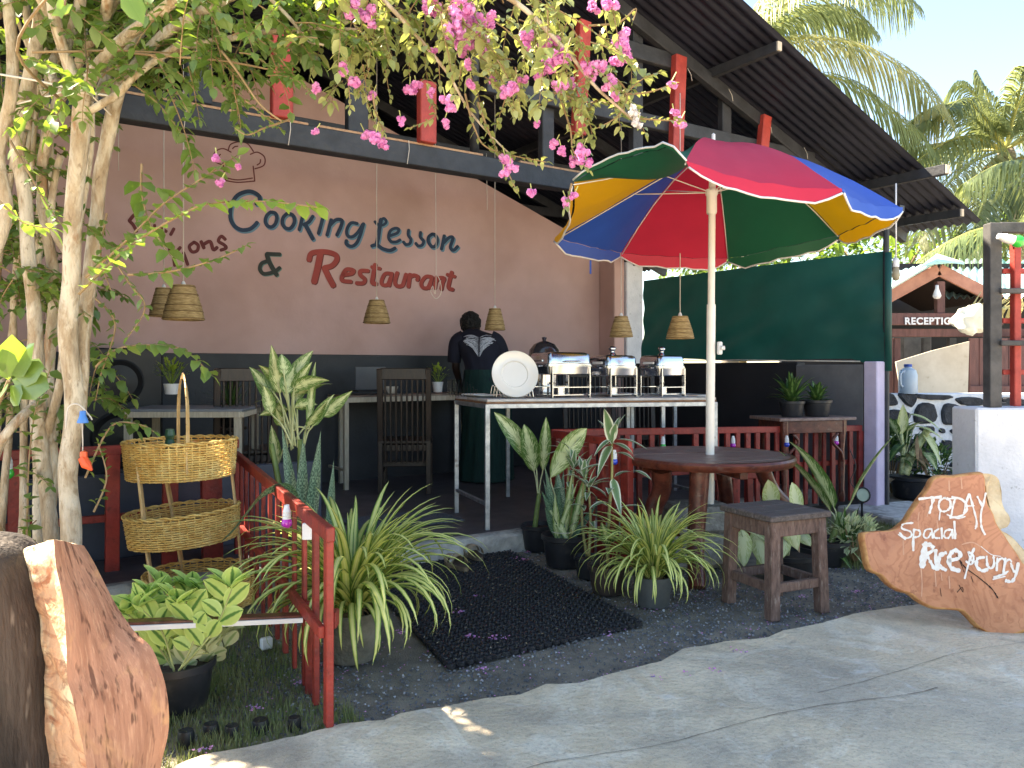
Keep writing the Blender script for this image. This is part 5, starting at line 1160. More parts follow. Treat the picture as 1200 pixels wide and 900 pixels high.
# plate stack leaning in a wire rack
def tl(s, d_, z): return FL0*1+bax*s+bay*d_+Vector((0, 0, FZ+.875+z-FL0.z))
rk = thing("plate_rack", tl(.24, .16, 0), "chrome wire rack holding upright white plates at the left end of the buffet", "plate rack")
for i in range(3):
    mb = MB(); c = tl(.24, .13+.06*i, 0); w_ = .1
    mb.tube(cr([c+Vector((-.13, 0, .0)), c+Vector((-.11, 0, .09)), c+Vector((-.07, 0, .015)), c+Vector((0, 0, .012)), c+Vector((.07, 0, .015)), c+Vector((.11, 0, .09)), c+Vector((.13, 0, 0))], 6), .003, 6); mb.build("wire", M_chrome, rk, True)
    mb = MB(); mb.tube(cr([c+Vector((-.03, 0, .0)), c+Vector((-.02, 0, .06)), c+Vector((0, 0, .005)), c+Vector((.02, 0, .06)), c+Vector((.03, 0, 0))], 5), .0025, 6); mb.build("wire", M_chrome, rk, True)
for s in (-.12, .12): mb = MB(); mb.tube([tl(.24, .08, .006)+Vector((s, 0, 0)), tl(.24, .28, .006)+Vector((s, 0, 0))], .003, 6); mb.build("wire", M_chrome, rk, True)
for i in range(4):
    c = tl(.235+.008*i, .12+.022*i, .166); nrm = Vector((.18, -.95, .20)).normalized(); qt = nrm.to_track_quat('Z', 'Y').to_matrix(); mb = MB()
    mb.lathe((0, 0, 0), [(.001, .0), (.088, .0), (.094, .007), (.098, .006), (.118, .012), (.158, .018), (.162, .021), (.164, .016), (.118, .003), (.09, -.004), (.001, -.004)], 56)
    mb.v = [tuple(c+qt@Vector(v)) for v in mb.v]; o = mb.build("dinner_plate", M_plate, None, 35); tag(o, ["front white dinner plate of the leaning stack on the buffet", "second white plate behind the front one in the rack", "third white plate mostly hidden in the rack", "rearmost white plate in the rack"][i], "plate", "white plates in the buffet rack")
for i, (s, d_, r) in enumerate(((.05, .33, .12), (.02, .5, .1))):
    mb = MB(); mb.lathe(tl(s+.06, d_, .0), [(.001, .004), (r*.6, .004), (r, .018), (r*.98, .021), (r*.6, .008), (.001, .008)], 32); o = mb.build("serving_dish", M_plate, None, 35); tag(o, ["shallow white dish lying flat on the buffet's left end", "smaller shallow white dish at the buffet's back left corner"][i], "dish")
# wire basket on buffet left
q = tl(.02, .58, 0); t = thing("wire_basket", q, "dark wire basket on the back left corner of the buffet table", "basket")
for i in range(10):
    a = PI*i/9; mb = MB(); mb.tube(cr([q+Vector((-.09+.02*i, -.05, 0)), q+Vector((-.11+.024*i, -.06, .05)), q+Vector((-.09+.02*i, -.03, .085*math.sin(PI*(i+.7)/10.4)+.03))], 4), .0018, 4); mb.build("wire", M_blackplastic, t, True)
# chafing dishes
def chafer(s, d_, L, W, rz, label, knob=False, hs=1.0):
    c = tl(s, d_, 0); t = thing("chafing_dish", c, label, "chafing dish", "chafing dishes on the buffet")
    X = Matrix.Rotation(rz, 3, 'Z')@bax; Y = Matrix.Rotation(rz, 3, 'Z')@Vector((-bax.y, bax.x, 0))
    def p(x, y, z): return c+X*x+Y*y+Vector((0, 0, z*hs))
    # pan
    mb = MB()
    def rr_loop(hx, hy, z, r=.03, k=5):
        out = []
        for sx_, sy_, a0 in ((1, 1, 0), (-1, 1, PI/2), (-1, -1, PI), (1, -1, 1.5*PI)):
            for i in range(k): a = a0+PI/2*i/(k-1); out.append(p(sx_*(hx-r)+r*math.cos(a), sy_*(hy-r)+r*math.sin(a), z))
        return out
    def loft(loops, cap0=True, cap1=True):
        mb = MB(); n = len(loops[0])
        for l in loops: mb.v += [tuple(v) for v in l]
        for j in range(len(loops)-1):
            for i in range(n): mb.f.append((j*n+i, j*n+(i+1) % n, (j+1)*n+(i+1) % n, (j+1)*n+i)); mb.m.append(0)
        if cap0: mb.f.append(tuple(range(n))[::-1]); mb.m.append(0)
        if cap1: mb.f.append(tuple((len(loops)-1)*n+i for i in range(n))); mb.m.append(0)
        return mb
    hx, hy = L/2, W/2
    loft([rr_loop(hx*.92, hy*.92, .165), rr_loop(hx*.96, hy*.96, .172), rr_loop(hx, hy, .225), rr_loop(hx*1.06, hy*1.06, .226), rr_loop(hx*1.06, hy*1.06, .232), rr_loop(hx*.98, hy*.98, .234)]).build("water_pan", M_steel, t, 30)
    lid = loft([rr_loop(hx*1.03, hy*1.03, .234), rr_loop(hx*1.03, hy*1.03, .244), rr_loop(hx*.99, hy*.99, .248), rr_loop(hx*.975, hy*.975, .30), rr_loop(hx*.93, hy*.93, .318), rr_loop(hx*.82, hy*.82, .327), rr_loop(hx*.4, hy*.4, .332)]).build("lid", M_steel, t, 30)
    mb = MB()
    if knob: mb.lathe(p(0, 0, .332), [(.03, 0), (.022, .012), (.014, .02), (.02, .034), (.03, .045), (.022, .06), (.001, .066)], 16); mb.build("lid_knob", M_steel, lid, True)
    else: mb.tube(cr([p(-.05, -hy*1.0, .26), p(-.05, -hy*1.15, .262), p(.05, -hy*1.15, .262), p(.05, -hy*1.0, .26)], 4), .006, 8); mb.build("lid_handle", M_steel, lid, True)
    mb = MB(); mb.box(p(-hx*.985, 0, .268), (.014, .12, .018), X, Y, ch=.004); mb.build("end_handle", M_white if knob else M_steel, lid)
    for sx_ in (-1, 1):
        mb = MB(); mb.tube(cr([p(sx_*hx*1.05, -.05, .228), p(sx_*hx*1.16, -.05, .228), p(sx_*hx*1.16, .05, .228), p(sx_*hx*1.05, .05, .228)], 4), .006, 6); mb.build("pan_handle", M_steel, t, True)
        for sy_ in (-1, 1):
            mb = MB(); x = sx_*hx*.86; y = sy_*hy*.94; mb.bar(p(x, y*1.03, .0), p(x, y*1.03, .225), .007, .034, up=Y, ch=.002); mb.bar(p(x, y*1.03, .0), p(x+sx_*.02, y*1.12, -.0), .03, .006, ch=.001)
            mb.build("leg", M_steel, t); mb = MB(); mb.box(p(x, y*1.03, .105), (.04, .014, .016), X, Y, ch=.002); mb.build("leg_clip", M_blackplastic, t)
    for sy_ in (-1, 1): mb = MB(); mb.bar(p(-hx*.86, sy_*hy*.95, .075), p(hx*.86, sy_*hy*.95, .075), .03, .005, up=(0, 0, 1)); mb.build("frame_strap", M_steel, t)
    mb = MB(); mb.box(p(0, 0, .018), (L*.75, W*.75, .006), X, Y); mb.build("fuel_shelf", M_steel, t)
    for x in ((-.3*L/.5*.5, .3*L/.5*.5) if L > .38 else (0,)):
        mb = MB(); mb.lathe(p(x, 0, .02), [(.001, 0), (.042, 0), (.042, .052), (.046, .055), (.03, .056), (.03, .045), (.001, .045)], 20); mb.build("fuel_can", M_steel, t, 35)
    return t
chafer(.64, .30, .36, .30, math.radians(15), "large polished chafing dish nearest the plates", hs=.98)
chafer(1.04, .30, .27, .26, math.radians(17), "middle square polished chafing dish with a knobbed lid", True, hs=.92)
chafer(1.44, .32, .26, .24, math.radians(19), "right hand polished chafing dish by the white pole", True, hs=.92)
q = tl(.64, .58, .28); mb = MB(); mb.lathe(q, [(.12, 0), (.12, .02), (.11, .07), (.08, .11), (.03, .132), (.012, .134), (.02, .16), (.001, .165)], 28); o = mb.build("cloche", mk("smoked_dome", RGB(60, 54, 56), RGB(50, 45, 48), rough=.1, coat=.6), None, True); tag(o, "dark round dome lid showing above the large chafing dish", "lid")
mb = MB(); mb.lathe(tl(.64, .58, 0), [(.11, 0), (.12, .2), (.125, .28), (.001, .28)], 28); o = mb.build("soup_pot", M_steel, None, 35); tag(o, "round steel soup pot under the dark dome lid", "pot")
mb = MB(); mb.box(tl(1.2, .60, .012), (.34, .22, .006), bax, bay, ch=.002); o = mb.build("paper_sheet", M_white); tag(o, "white sheet of paper on the buffet behind the right chafing dish", "paper")
# ------------------------------------------------------------------ woven pendant lamps
def lampshade(px, ytop, ybot, wpx, Y, label, ctop):
    c = P(px, ybot, Y); h = (ybot-ytop)/F*Y; r = wpx/F*Y/2; t = thing("pendant_lamp", P(px, ytop, Y), label, "pendant lamp", "woven pendant lamps")
    rows = 11; mb = MB(); prof = []
    for i in range(rows+1):
        f_ = i/rows; rr = r*(1-.46*f_**1.25); prof += [(rr*1.0, h*f_*.98), (rr*1.02, h*(f_*.98+.035))]
    prof += [(r*.5, h*1.0), (.012, h*1.03)]; mb.lathe(c, prof, 36); mb.build("shade", M_lamp, t, 50)
    for f_ in (.02, .22, .40, .72, .95):
        mb = MB(); rr = r*(1-.46*f_**1.25)*1.025; mb.lathe(c, [(rr*.98, h*f_), (rr*1.02, h*(f_+.012)), (rr*1.0, h*(f_+.035)), (rr*.97, h*(f_+.04))], 36); mb.build("band", M_lampband, t, True)
    top = c+Vector((0, 0, h)); mb = MB(); mb.tube([top, Vector((top.x, top.y, ctop))], .0035, 6); mb.build("cord", M_cord, t, True)
    mb = MB(); mb.lathe(top+Vector((0, 0, -.08)), [(.02, 0), (.022, .06), (.012, .1), (.006, .11)], 12); mb.build("socket", M_white, t, True)
M_lampband = mk("lamp_weave_band", RGB(142, 116, 78), RGB(112, 88, 56), rough=.8, scale=30)
lampshade(215, 335, 375, 46, 5.0, "larger front woven lamp of the overlapping pair at left", 3.3)
lampshade(192, 338, 371, 32, 5.6, "smaller rear woven lamp of the overlapping pair at left", 3.4)
lampshade(441.5, 352, 379, 31, 6.6, "woven lamp hanging below the painted word Restaurant", 3.9)
lampshade(580, 362, 387, 24, 7.0, "woven lamp hanging just right of the person's head", 3.7)
lampshade(728, 371, 395, 27, 6.4, "woven lamp in front of the wall's right end", 3.2)
lampshade(797, 371, 397, 32, 5.7, "rightmost woven lamp in front of the green tarpaulin", 3.2)
def cord(pts, label, r=.003, mat=None):
    mb = MB(); mb.tube(cr(pts, 6), r, 6); o = mb.build("hanging_cord", mat or M_cord, None, True); tag(o, label, "cord"); return o
cord([P(510, 150, 6.3), P(511, 330, 6.3), P(507, 335, 6.3), P(505, 342, 6.3), P(511, 350, 6.3), P(517, 343, 6.3), P(516, 330, 6.3), P(512, 322, 6.3)], "pale looped cord hanging over the last letters of Restaurant")
cord([P(570, 180, 6.9), P(571, 246, 6.9)], "short pull cord hanging right of the lettering")
cord([P(139, 100, 5.2), P(139, 200, 5.2)], "thin cord hanging beside the tree trunk against the pink wall", r=.0022)
q = P(1050, 262, 5.9); t = thing("bulb_on_cord", q, "bare bulb hanging on a white cord below the roof corner", "light bulb")
mb = MB(); mb.tube([P(1050, 215, 5.9), P(1050, 303, 5.9)], .006, 8); mb.build("cord", M_white, t, True)
q = P(1050, 310, 5.9); mb = MB(); mb.lathe(q, [(.022, -.02), (.024, .02), (.018, .045), (.006, .05)], 14); mb.build("socket", M_white, t, True); mb = MB(); mb.lathe(q, [(.001, -.125), (.022, -.115), (.03, -.08), (.024, -.04), (.016, -.02)], 16); mb.build("globe", mk("clear_bulb_glass", RGB(196, 186, 160), RGB(170, 160, 140), rough=.08, trans=.4), t, True)
# cabinet with two potted plants
cb = thing("wooden_cabinet", P(935, 600, 6.35), "carved dark wooden side table carrying two potted plants behind the fence", "side table")
X_ = Vector((.96, .28, 0)); Y_ = Vector((-.28, .96, 0)); cc = Vector(((940-600)/920*6.45, 6.45, 0)); ct = 1.2-(490-432)/920*6.2
mb = MB(); mb.box(cc+Vector((0, 0, ct-.012)), (.72, .42, .025), X_, Y_, ch=.004); mb.build("top", M_mahogtop, cb)
mb = MB(); mb.box(cc+Vector((0, 0, ct-.075)), (.60, .34, .10), X_, Y_, ch=.004); mb.build("apron", M_mahog, cb)
for a in (-1, 1):
    for b in (-1, 1):
        mb = MB(); p = cc+X_*(a*.27)+Y_*(b*.14); mb.lathe(p, [(.02, FZ), (.03, FZ+.05), (.02, FZ+.1), (.028, FZ+.3), (.022, FZ+.42), (.034, ct-.13), (.034, ct-.02)], 12); mb.build("leg", M_mahog, cb, 40)
    mb = MB(); p = cc+X_*(a*.21)-Y_*.17; mb.tube(cr([p+Vector((0, 0, ct-.13)), p+X_*(-a*.05)+Vector((0, 0, ct-.2)), p+X_*(a*.03)+Vector((0, 0, ct-.28)), p+X_*(a*.05)+Vector((0, 0, ct-.36))], 4), .012, 6); mb.build("bracket", M_mahog, cb, True)
def rosette(base, z0, n, L, hw, mat, par, rr, lo=.5, hi=1.35, sag=.12, shape="lance"):
    for i in range(n):
        a = i*2.4+rr.uniform(-.2, .2); e = lo+(hi-lo)*(i/(n-1)); l = L*rr.uniform(.8, 1.05)*(.75+.25*math.sin(PI*i/n)); d_ = Vector((math.cos(a)*math.cos(e), math.sin(a)*math.cos(e), math.sin(e)))
        b = base+Vector((d_.x*.012, d_.y*.012, z0+.04*i/n)); leafobj(par, mat, b, b+d_*l, hw*rr.uniform(.85, 1.1), sag, n=8, shape=shape)
rr = random.Random(5)
b = Vector((cc.x-.12, 6.35, ct)); t = pot("potted_plant", b, .10, .13, "taller green leafy plant in a black pot on the carved side table"); rosette(b, .11, 26, .26, .028, M_dkleaf, t, rr, .15, 1.45)
b = Vector((cc.x+.11, 6.42, ct)); t = pot("potted_plant", b, .115, .135, "shorter green plant in a wide black pot on the carved side table"); rosette(b, .11, 22, .18, .026, M_dkleaf, t, rr, .2, 1.3)
b = Vector((-2.3, 6.35, FZ+.8)); t = pot("potted_plant", Vector((-2.22, 6.2, FZ+.62)), .09, .12, "spiky dark potted plant in the shade behind the grey topped table"); rosette(Vector((-2.22, 6.2, FZ+.62)), .11, 34, .30, .007, M_dkleaf, t, rr, .1, 1.4, shape="strap")
mb = MB(); mb.lathe(Vector((-2.22, 6.2, FZ)), [(.15, 0), (.03, .02), (.025, .58), (.12, .6), (.12, .618), (.001, .618)], 18); o = mb.build("plant_stand", M_darkwood, None, 40); tag(o, "dark pedestal under the spiky plant behind the grey topped table", "stand")
# ------------------------------------------------------------------ person seen from behind, bending to the far table
pr = thing("person", (-.30, 7.55, FZ), "person seen from behind in navy t-shirt and long dark green skirt bending to the table", "person")
def skin_body():
    bmv = []; edges = []; rad = []
    def v(p, r, par=None):
        bmv.append(p); rad.append(r)
        if par is not None: edges.append((par, len(bmv)-1))
        return len(bmv)-1
    X0, Y0 = -.28, 7.55
    pel = v((X0, Y0, 1.06), .10)
    wst = v((X0-.0, Y0+.02, 1.2), .085, pel); chs = v((X0-.03, Y0+.07, 1.38), .095, wst); ush = v((X0-.06, Y0+.12, 1.49), .062, chs); nk = v((X0-.10, Y0+.18, 1.545), .052, ush); hb = v((X0-.12, Y0+.23, 1.585), .072, nk); hd = v((X0-.13, Y0+.27, 1.63), .085, hb); ht = v((X0-.132, Y0+.285, 1.685), .055, hd)
    for s in (-1, 1):
        hip = v((X0+s*.09, Y0, 1.0), .085, pel); kn = v((X0+s*.09, Y0+.03, .6), .06, hip); an = v((X0+s*.1, Y0, .2), .04, kn); ft_ = v((X0+s*.11, Y0+.12, .145), .032, an)
        shd = v((X0-.05+s*.175, Y0+.10, 1.465), .045, ush); el = v((X0-.04+s*.235, Y0+.12, 1.22), .043, shd); wr = v((X0-.06+s*.17, Y0+.29, 1.02), .027, el); pm = v((X0-.06+s*.155, Y0+.355, 1.0), .034, wr); pm2 = v((X0-.06+s*.15, Y0+.40, .99), .03, pm)
        for k in range(4):
            f1 = v((X0-.06+s*.15+(k-1.5)*.019, Y0+.435, .985), .0095, pm2); f2 = v((X0-.06+s*.15+(k-1.5)*.021, Y0+.468-.006*abs(k-1.5), .975), .0085, f1); v((X0-.06+s*.15+(k-1.5)*.021, Y0+.488-.008*abs(k-1.5), .962), .007, f2)
        t1 = v((X0-.06+s*.12, Y0+.37, .99), .011, pm); v((X0-.06+s*.10, Y0+.40, .975), .009, t1)
    me = bpy.data.meshes.new("body"); me.from_pydata(bmv, edges, []); o = bpy.data.objects.new("body_tmp", me); COL.objects.link(o)
    sk = o.modifiers.new("skin", 'SKIN'); sub = o.modifiers.new("sub", 'SUBSURF'); sub.levels = 2; sub.render_levels = 2
    for i, sv in enumerate(me.skin_vertices[0].data): sv.radius = (rad[i], rad[i]); sv.use_root = (i == 0)
    dg = bpy.context.evaluated_depsgraph_get(); m2 = bpy.data.meshes.new_from_object(o.evaluated_get(dg)); bpy.data.objects.remove(o)
    m2.materials.clear(); m2.materials.append(M_skin); m2.transform(Matrix.Translation(-pr.location)); m2.name = "body"
    m2.polygons.foreach_set("use_smooth", [True]*len(m2.polygons)); ob = bpy.data.objects.new("body", m2); COL.objects.link(ob); ob.parent = pr
skin_body()
def loftell(rows, mat, nm, n=40, wr=.0, cap=False, ws=9):
    mb = MB()
    for (x, y, z, rx, ry) in rows:
        for j in range(n):
            a = 2*PI*j/n; q = Vector((x+math.cos(a)*rx, y+math.sin(a)*ry, z)); nn = noise.noise(Vector((math.cos(a)*ws*.4, math.sin(a)*ws*.4, z*2.2)))*wr; q += Vector((math.cos(a), math.sin(a), 0))*nn; mb.v.append(tuple(q))
    k = len(rows); mb.f = [(i*n+j, i*n+(j+1) % n, (i+1)*n+(j+1) % n, (i+1)*n+j) for i in range(k-1) for j in range(n)]
    if cap: mb.f.append(tuple((k-1)*n+j for j in range(n)))
    mb.m = [0]*len(mb.f); return mb.build(nm, mat, pr, True)
def irow(keys, m_=5):
    pts = [Vector(k[:3]) for k in keys]; r = [Vector((k[3], k[4], 0)) for k in keys]; a = cr(pts, m_); b_ = cr(r, m_); return [(p.x, p.y, p.z, q.x, q.y) for p, q in zip(a, b_)]
shirt = irow([(-.25, 7.55, 1.02, .19, .15), (-.27, 7.56, 1.12, .178, .14), (-.29, 7.60, 1.25, .172, .135), (-.32, 7.64, 1.38, .205, .14), (-.335, 7.66, 1.46, .228, .135), (-.345, 7.68, 1.51, .205, .12), (-.36, 7.71, 1.545, .15, .10), (-.38, 7.74, 1.57, .095, .08), (-.39, 7.76, 1.59, .066, .066)])
sh = loftell(shirt, M_shirt, "tshirt", wr=.02)
for s in (-1, 1):
    mb = MB(); mb.tube(cr([(-.34+s*.13, 7.65, 1.49), (-.34+s*.19, 7.655, 1.46), (-.33+s*.225, 7.665, 1.37), (-.325+s*.24, 7.67, 1.26)], 5), [.085, .08, .075, .073, .07, .068, .067, .066, .066, .066, .066, .067, .068, .07, .072, .074][:16] if False else [.085-.02*i/15 for i in range(16)], 20, cap=False); mb.build("sleeve", M_shirt, sh, True)
loftell(irow([(-.25, 7.60, FZ+.015, .27, .26), (-.25, 7.60, .4, .25, .24), (-.25, 7.58, .75, .235, .21), (-.245, 7.56, .98, .225, .18), (-.25, 7.56, 1.10, .20, .155), (-.27, 7.565, 1.19, .176, .14)]), M_sarong, "long_skirt", wr=.045, ws=12)
mb = MB(); rr = random.Random(2)
for i in range(340):
    a = rr.uniform(0, 6.28); e = rr.uniform(-.9, 1.5); d_ = Vector((math.cos(a)*math.cos(e), math.sin(a)*math.cos(e), math.sin(e)))
    if d_.y > .5 and d_.z < .1: continue
    c = Vector((-.412, 7.80, 1.655))+Vector((d_.x*.088, d_.y*.095, d_.z*.095)); mb.ball(c, rr.uniform(.016, .026), 6)
mb.ball((-.412, 7.80, 1.65), .097, 16); mb.build("hair", M_hair, pr, True)
# white winged print on the back
def shirtback(x, z):
    k = min(range(len(shirt)), key=lambda i: abs(shirt[i][2]-z)); sx0, sy0, _, rx, ry = shirt[k]; q = max(-.98, min(.98, (x-sx0)/rx)); return Vector((x, sy0-ry*math.sqrt(1-q*q)-.012, z))
mb = MB(); cx0 = -.315; cz0 = 1.42
for s in (-1, 1):
    for i in range(17):
        t = i/16; z1 = cz0+.10-.02*t; L_ = .22*(1-.5*t)*rr.uniform(.8, 1.15); a0 = Vector((cx0+s*.006, 0, cz0-.105+.0115*i)); a1 = Vector((cx0+s*(.03+L_*(.35+.65*t)), 0, cz0+.02+.05*t+rr.uniform(-.02, .02)))
        n_ = 6; w_ = .0058; L2 = []; R2 = []
        for j in range(n_+1):
            q = a0.lerp(a1, j/n_); q.z += .02*math.sin(PI*j/n_); dv = (a1-a0).normalized(); nn = Vector((-dv.z, 0, dv.x)); ww = w_*(1-abs(j/n_-.6)*1.1)*rr.uniform(.6, 1.3)
            A1 = q+nn*ww; B1 = q-nn*ww; L2.append(shirtback(A1.x, A1.z)); R2.append(shirtback(B1.x, B1.z))
        mb.add(L2+R2, [(j, j+1, n_+1+j+1, n_+1+j) for j in range(n_)])
mb.build("winged_print", M_print, sh)
# ------------------------------------------------------------------ potted plants
def spider(base, z0, n, L, label, r, h, potm, seed, hwid=.0085, dry=10, lop=(0, 0), group="striped spider plants flanking the mat"):
    t = pot("potted_spider_plant", base, r, h, label, group, potm, rb=.8, rim=False); rr = random.Random(seed); protos = []
    for k in range(9):      # arching ribbon prototypes, growing along +X
        mb = MB(); arch = .5+.17*k; N = 12; p = Vector((0, 0, 0)); e = 1.45-.085*k; mid = [p.copy()]
        for i in range(N): p = p+Vector((math.cos(e), math.sin(k*1.7)*.06*i/N, math.sin(e)))*(1/N); mid.append(p.copy()); e -= arch*1.95/N*(.35+1.3*i/N)
        blade(mb, mid, [hwid/L*lw(i/N, "strap")*1.35 for i in range(N+1)], (0, 1, 0), .35); protos.append(mb.mesh("leaf", M_spider, True))
    dr = []
    for k in range(3):
        mb = MB(); N = 9; p = Vector((0, 0, 0)); e = .5; mid = [p.copy()]
        for i in range(N): p = p+Vector((math.cos(e), 0, math.sin(e)))*(1/N); mid.append(p.copy()); e -= .75*(1-i/N)
        blade(mb, mid, [hwid/L*.8*lw(i/N, "strap") for i in range(N+1)], (0, 1, 0), .5); dr.append(mb.mesh("leaf", M_spiderdry, True))
    for i in range(n):
        f_ = i/n; k = min(8, int(f_*9)); a = i*2.39996+rr.uniform(-.3, .3); l = L*rr.uniform(.72, 1.08)*(.85+.3*math.sin(PI*f_))
        place(protos[k], "leaf", t, Vector(base)+Vector((math.cos(a)*.02+rr.uniform(-.02, .02), math.sin(a)*.02+rr.uniform(-.02, .02), z0+rr.uniform(-.01, .02))), (rr.uniform(-.15, .15)+lop[1], lop[0]+rr.uniform(-.08, .08), a), (l, l, l))
    for i in range(dry):
        a = rr.uniform(0, 6.28); l = L*rr.uniform(.35, .6); place(dr[i % 3], "leaf", t, Vector(base)+Vector((0, 0, z0)), (0, .1, a), (l, l*1.2, l))
    return t
spider(G(412, 770), .19, 230, .60, "large striped spider plant in a concrete pot behind the left red fence", .12, .20, M_potconc, 3, hwid=.012, dry=34, lop=(.0, 0))
spider(G(765, 708), .14, 200, .46, "striped spider plant in a grey pot between the mat and round table", .10, .15, mk("grey_plastic_pot", RGB(86, 90, 92), RGB(66, 69, 70), rough=.6), 8, hwid=.0085, dry=40)
# dumb cane in small black pot
b = G(631, 644); t = pot("potted_dumb_cane", b, .115, .17, "dumb cane with three upright mottled leaves in a small black pot by the step")
D1 = b.y
mb = MB(); mb.tube(cr([P(626, 625, D1), P(629, 600, D1), P(632, 578, D1)], 4), [.02, .014], 10); mb.build("stem", M_stem, t, True)
for (bx_, tx, hw_, sg_) in (((628, 548), (579, 483), .062, .05), ((626, 553), (614, 497), .066, .02), ((636, 552), (640, 489), .045, .02)):
    bp = P(bx_[0], bx_[1], D1); leafobj(t, M_dief, bp, P(tx[0], tx[1], D1-.06), hw_, sg_, side=(1, .35, .1), petiole=P(631, 585, D1), shape="ell", n=11)
# mixed pot: sword leaves, dumb cane leaf and white edged canes
b = G(661, 662); t = pot("potted_mixed_plants", b, .135, .19, "black pot of mixed sword leaves and white edged canes beside the small black pot")
D2 = b.y
for (x0, x1, y1, hw_) in ((655, 638, 545, .022), (660, 652, 575, .024), (668, 690, 545, .03), (662, 645, 590, .02), (670, 700, 590, .022)):
    leafobj(t, M_snake if x0 != 668 else M_dief, P(x0, 632, D2), P(x1, y1, D2-.03), hw_, .02, side=(1, .2, 0), shape="sword", n=10)
leafobj(t, M_dief2, P(645, 560, D2), P(688, 502, D2+.05), .075, .10, side=(.6, .3, -.7), petiole=P(660, 625, D2), shape="ell", n=10)
leafobj(t, M_spiderdry, P(672, 600, D2), P(715, 652, D2-.1), .008, .12, shape="strap")
def cane(t, pts, Y, tipn, rr, L=.17, hw_=.022, mat=None, step=3, spread=1.0):
    q = cr([P(x, y, Y) for x, y in pts], 6); mb = MB(); mb.tube(q, [.010, .006], 8); mb.build("stem", mk("ringed_cane", RGB(158, 152, 96), RGB(126, 122, 76), rough=.6, scale=60), t, True)
    k = 0
    for i in range(len(q)//3, len(q), step):
        a = k*2.4+rr.uniform(-.3, .3); k += 1; e = rr.uniform(-.55, .5); l = L*rr.uniform(.75, 1.1); d_ = Vector((math.cos(a)*math.cos(e), math.sin(a)*math.cos(e)*.7-.2, math.sin(e)))
        leafobj(t, mat or M_whitedge, q[i]+d_*.02, q[i]+d_*l*spread, hw_, .10, n=7)
    for k in range(tipn):
        a = k*2.4; e = rr.uniform(.2, 1.2); l = L*rr.uniform(.8, 1.1); d_ = Vector((math.cos(a)*math.cos(e), math.sin(a)*math.cos(e)*.6, math.sin(e))); leafobj(t, mat or M_whitedge, q[-1], q[-1]+d_*l, hw_, .12, n=7)
rr = random.Random(12)
for k in range(16): leafobj(t, M_snake if k % 3 else M_dief2, P(652+rr.uniform(0, 18), 632, D2+rr.uniform(-.05, .05)), P(650+rr.uniform(-22, 42), rr.uniform(545, 600), D2+rr.uniform(-.1, .1)), rr.uniform(.018, .03), .03, side=(1, .2, 0), shape='sword', n=10)
cane(t, [(668, 632), (670, 590), (672, 550)], D2, 8, rr, L=.15, hw_=.018, step=1)
cane(t, [(658, 632), (664, 580), (668, 532)], D2+.05, 9, rr, L=.16, hw_=.020, step=2)
mb = MB(); mb.tube([p for p in cr([P(660+14*math.cos(a), 622-3*math.sin(a), D2+.08*math.sin(a)) for a in [i*.5 for i in range(14)]], 3)], .002, 5); mb.build("wire_loop", M_cord, t, True)
b = G(712, 694); t = pot("potted_dracaena", b, .105, .15, "tall white edged cane plant in a brown black pot behind the right spider plant", mat=mk("brown_black_pot", RGB(72, 60, 56), RGB(50, 42, 40), rough=.5)); D3 = b.y
cane(t, [(712, 660), (714, 600), (717, 560), (717, 520)], D3, 4, rr, L=.19, hw_=.024, step=2)
for (bx_, tx, hw_) in (((717, 520), (708, 479), .030), ((717, 520), (742, 532), .028), ((716, 522), (700, 560), .028), ((718, 560), (728, 606), .026), ((722, 515), (760, 528), .02), ((740, 552), (764, 563), .022), ((716, 590), (690, 597), .026), ((717, 515), (696, 535), .02)):
    leafobj(t, M_whitedge, P(bx_[0], bx_[1], D3), P(tx[0], tx[1], D3-.12), hw_, .08, side=None if abs(tx[0]-bx_[0]) > 12 else (1, .2, 0), n=9)
for i in range(7): a = i*.9; leafobj(t, M_dief, P(712, 640, D3), P(712+34*math.cos(a), 628-16*abs(math.sin(a)), D3+.08*math.sin(a)), .028, .1)
# tall cluster left: dumb cane above sword leaves behind the left fence
b = G(352, 708); b = Vector((-1.02, 4.12, 0)); t = pot("potted_dumb_cane", b, .15, .34, "tall cream veined dumb cane growing above banded sword leaves at left", mat=M_potconc); D4 = 4.1
for pts in ([(350, 640), (340, 590), (336, 545)], [(355, 640), (352, 590), (352, 515)], [(347, 640), (330, 580), (318, 520)]):
    mb = MB(); mb.tube(cr([P(x, y, D4) for x, y in pts], 5), [.02, .013], 10); mb.build("stem", M_stem, t, True)
top = [((322, 478), (292, 430), .034), ((325, 470), (298, 472), .03), ((328, 462), (318, 404), .036), ((335, 462), (345, 430), .045), ((338, 455), (367, 411), .042), ((343, 462), (366, 424), .03), ((328, 452), (303, 428), .03), ((333, 440), (330, 415), .04), ((345, 455), (386, 446), .034), ((348, 462), (390, 450), .028), ((338, 480), (304, 487), .036), ((345, 478), (372, 474), .034), ((362, 502), (370, 424), .022), ((360, 500), (384, 470), .032), ((376, 488), (413, 458), .042), ((366, 500), (392, 462), .03), ((330, 455), (336, 424), .034), ((318, 485), (309, 452), .03), ((325, 545), (318, 498), .03), ((330, 500), (323, 478), .028), ((345, 470), (358, 440), .034), ((322, 462), (300, 448), .026)]
for (bx_, tx, hw_) in top:
    yb = D4+rr.uniform(-.12, .12); leafobj(t, M_dief, P(bx_[0], bx_[1], yb), P(tx[0], tx[1], yb+rr.uniform(-.1, .06)), hw_*1.05, rr.uniform(.02, .12), side=(rr.uniform(.5, 1), rr.uniform(-.2, .5), rr.uniform(-.5, .5)), petiole=P(348+rr.uniform(-12, 8), 518+rr.uniform(-8, 10), D4), n=10)
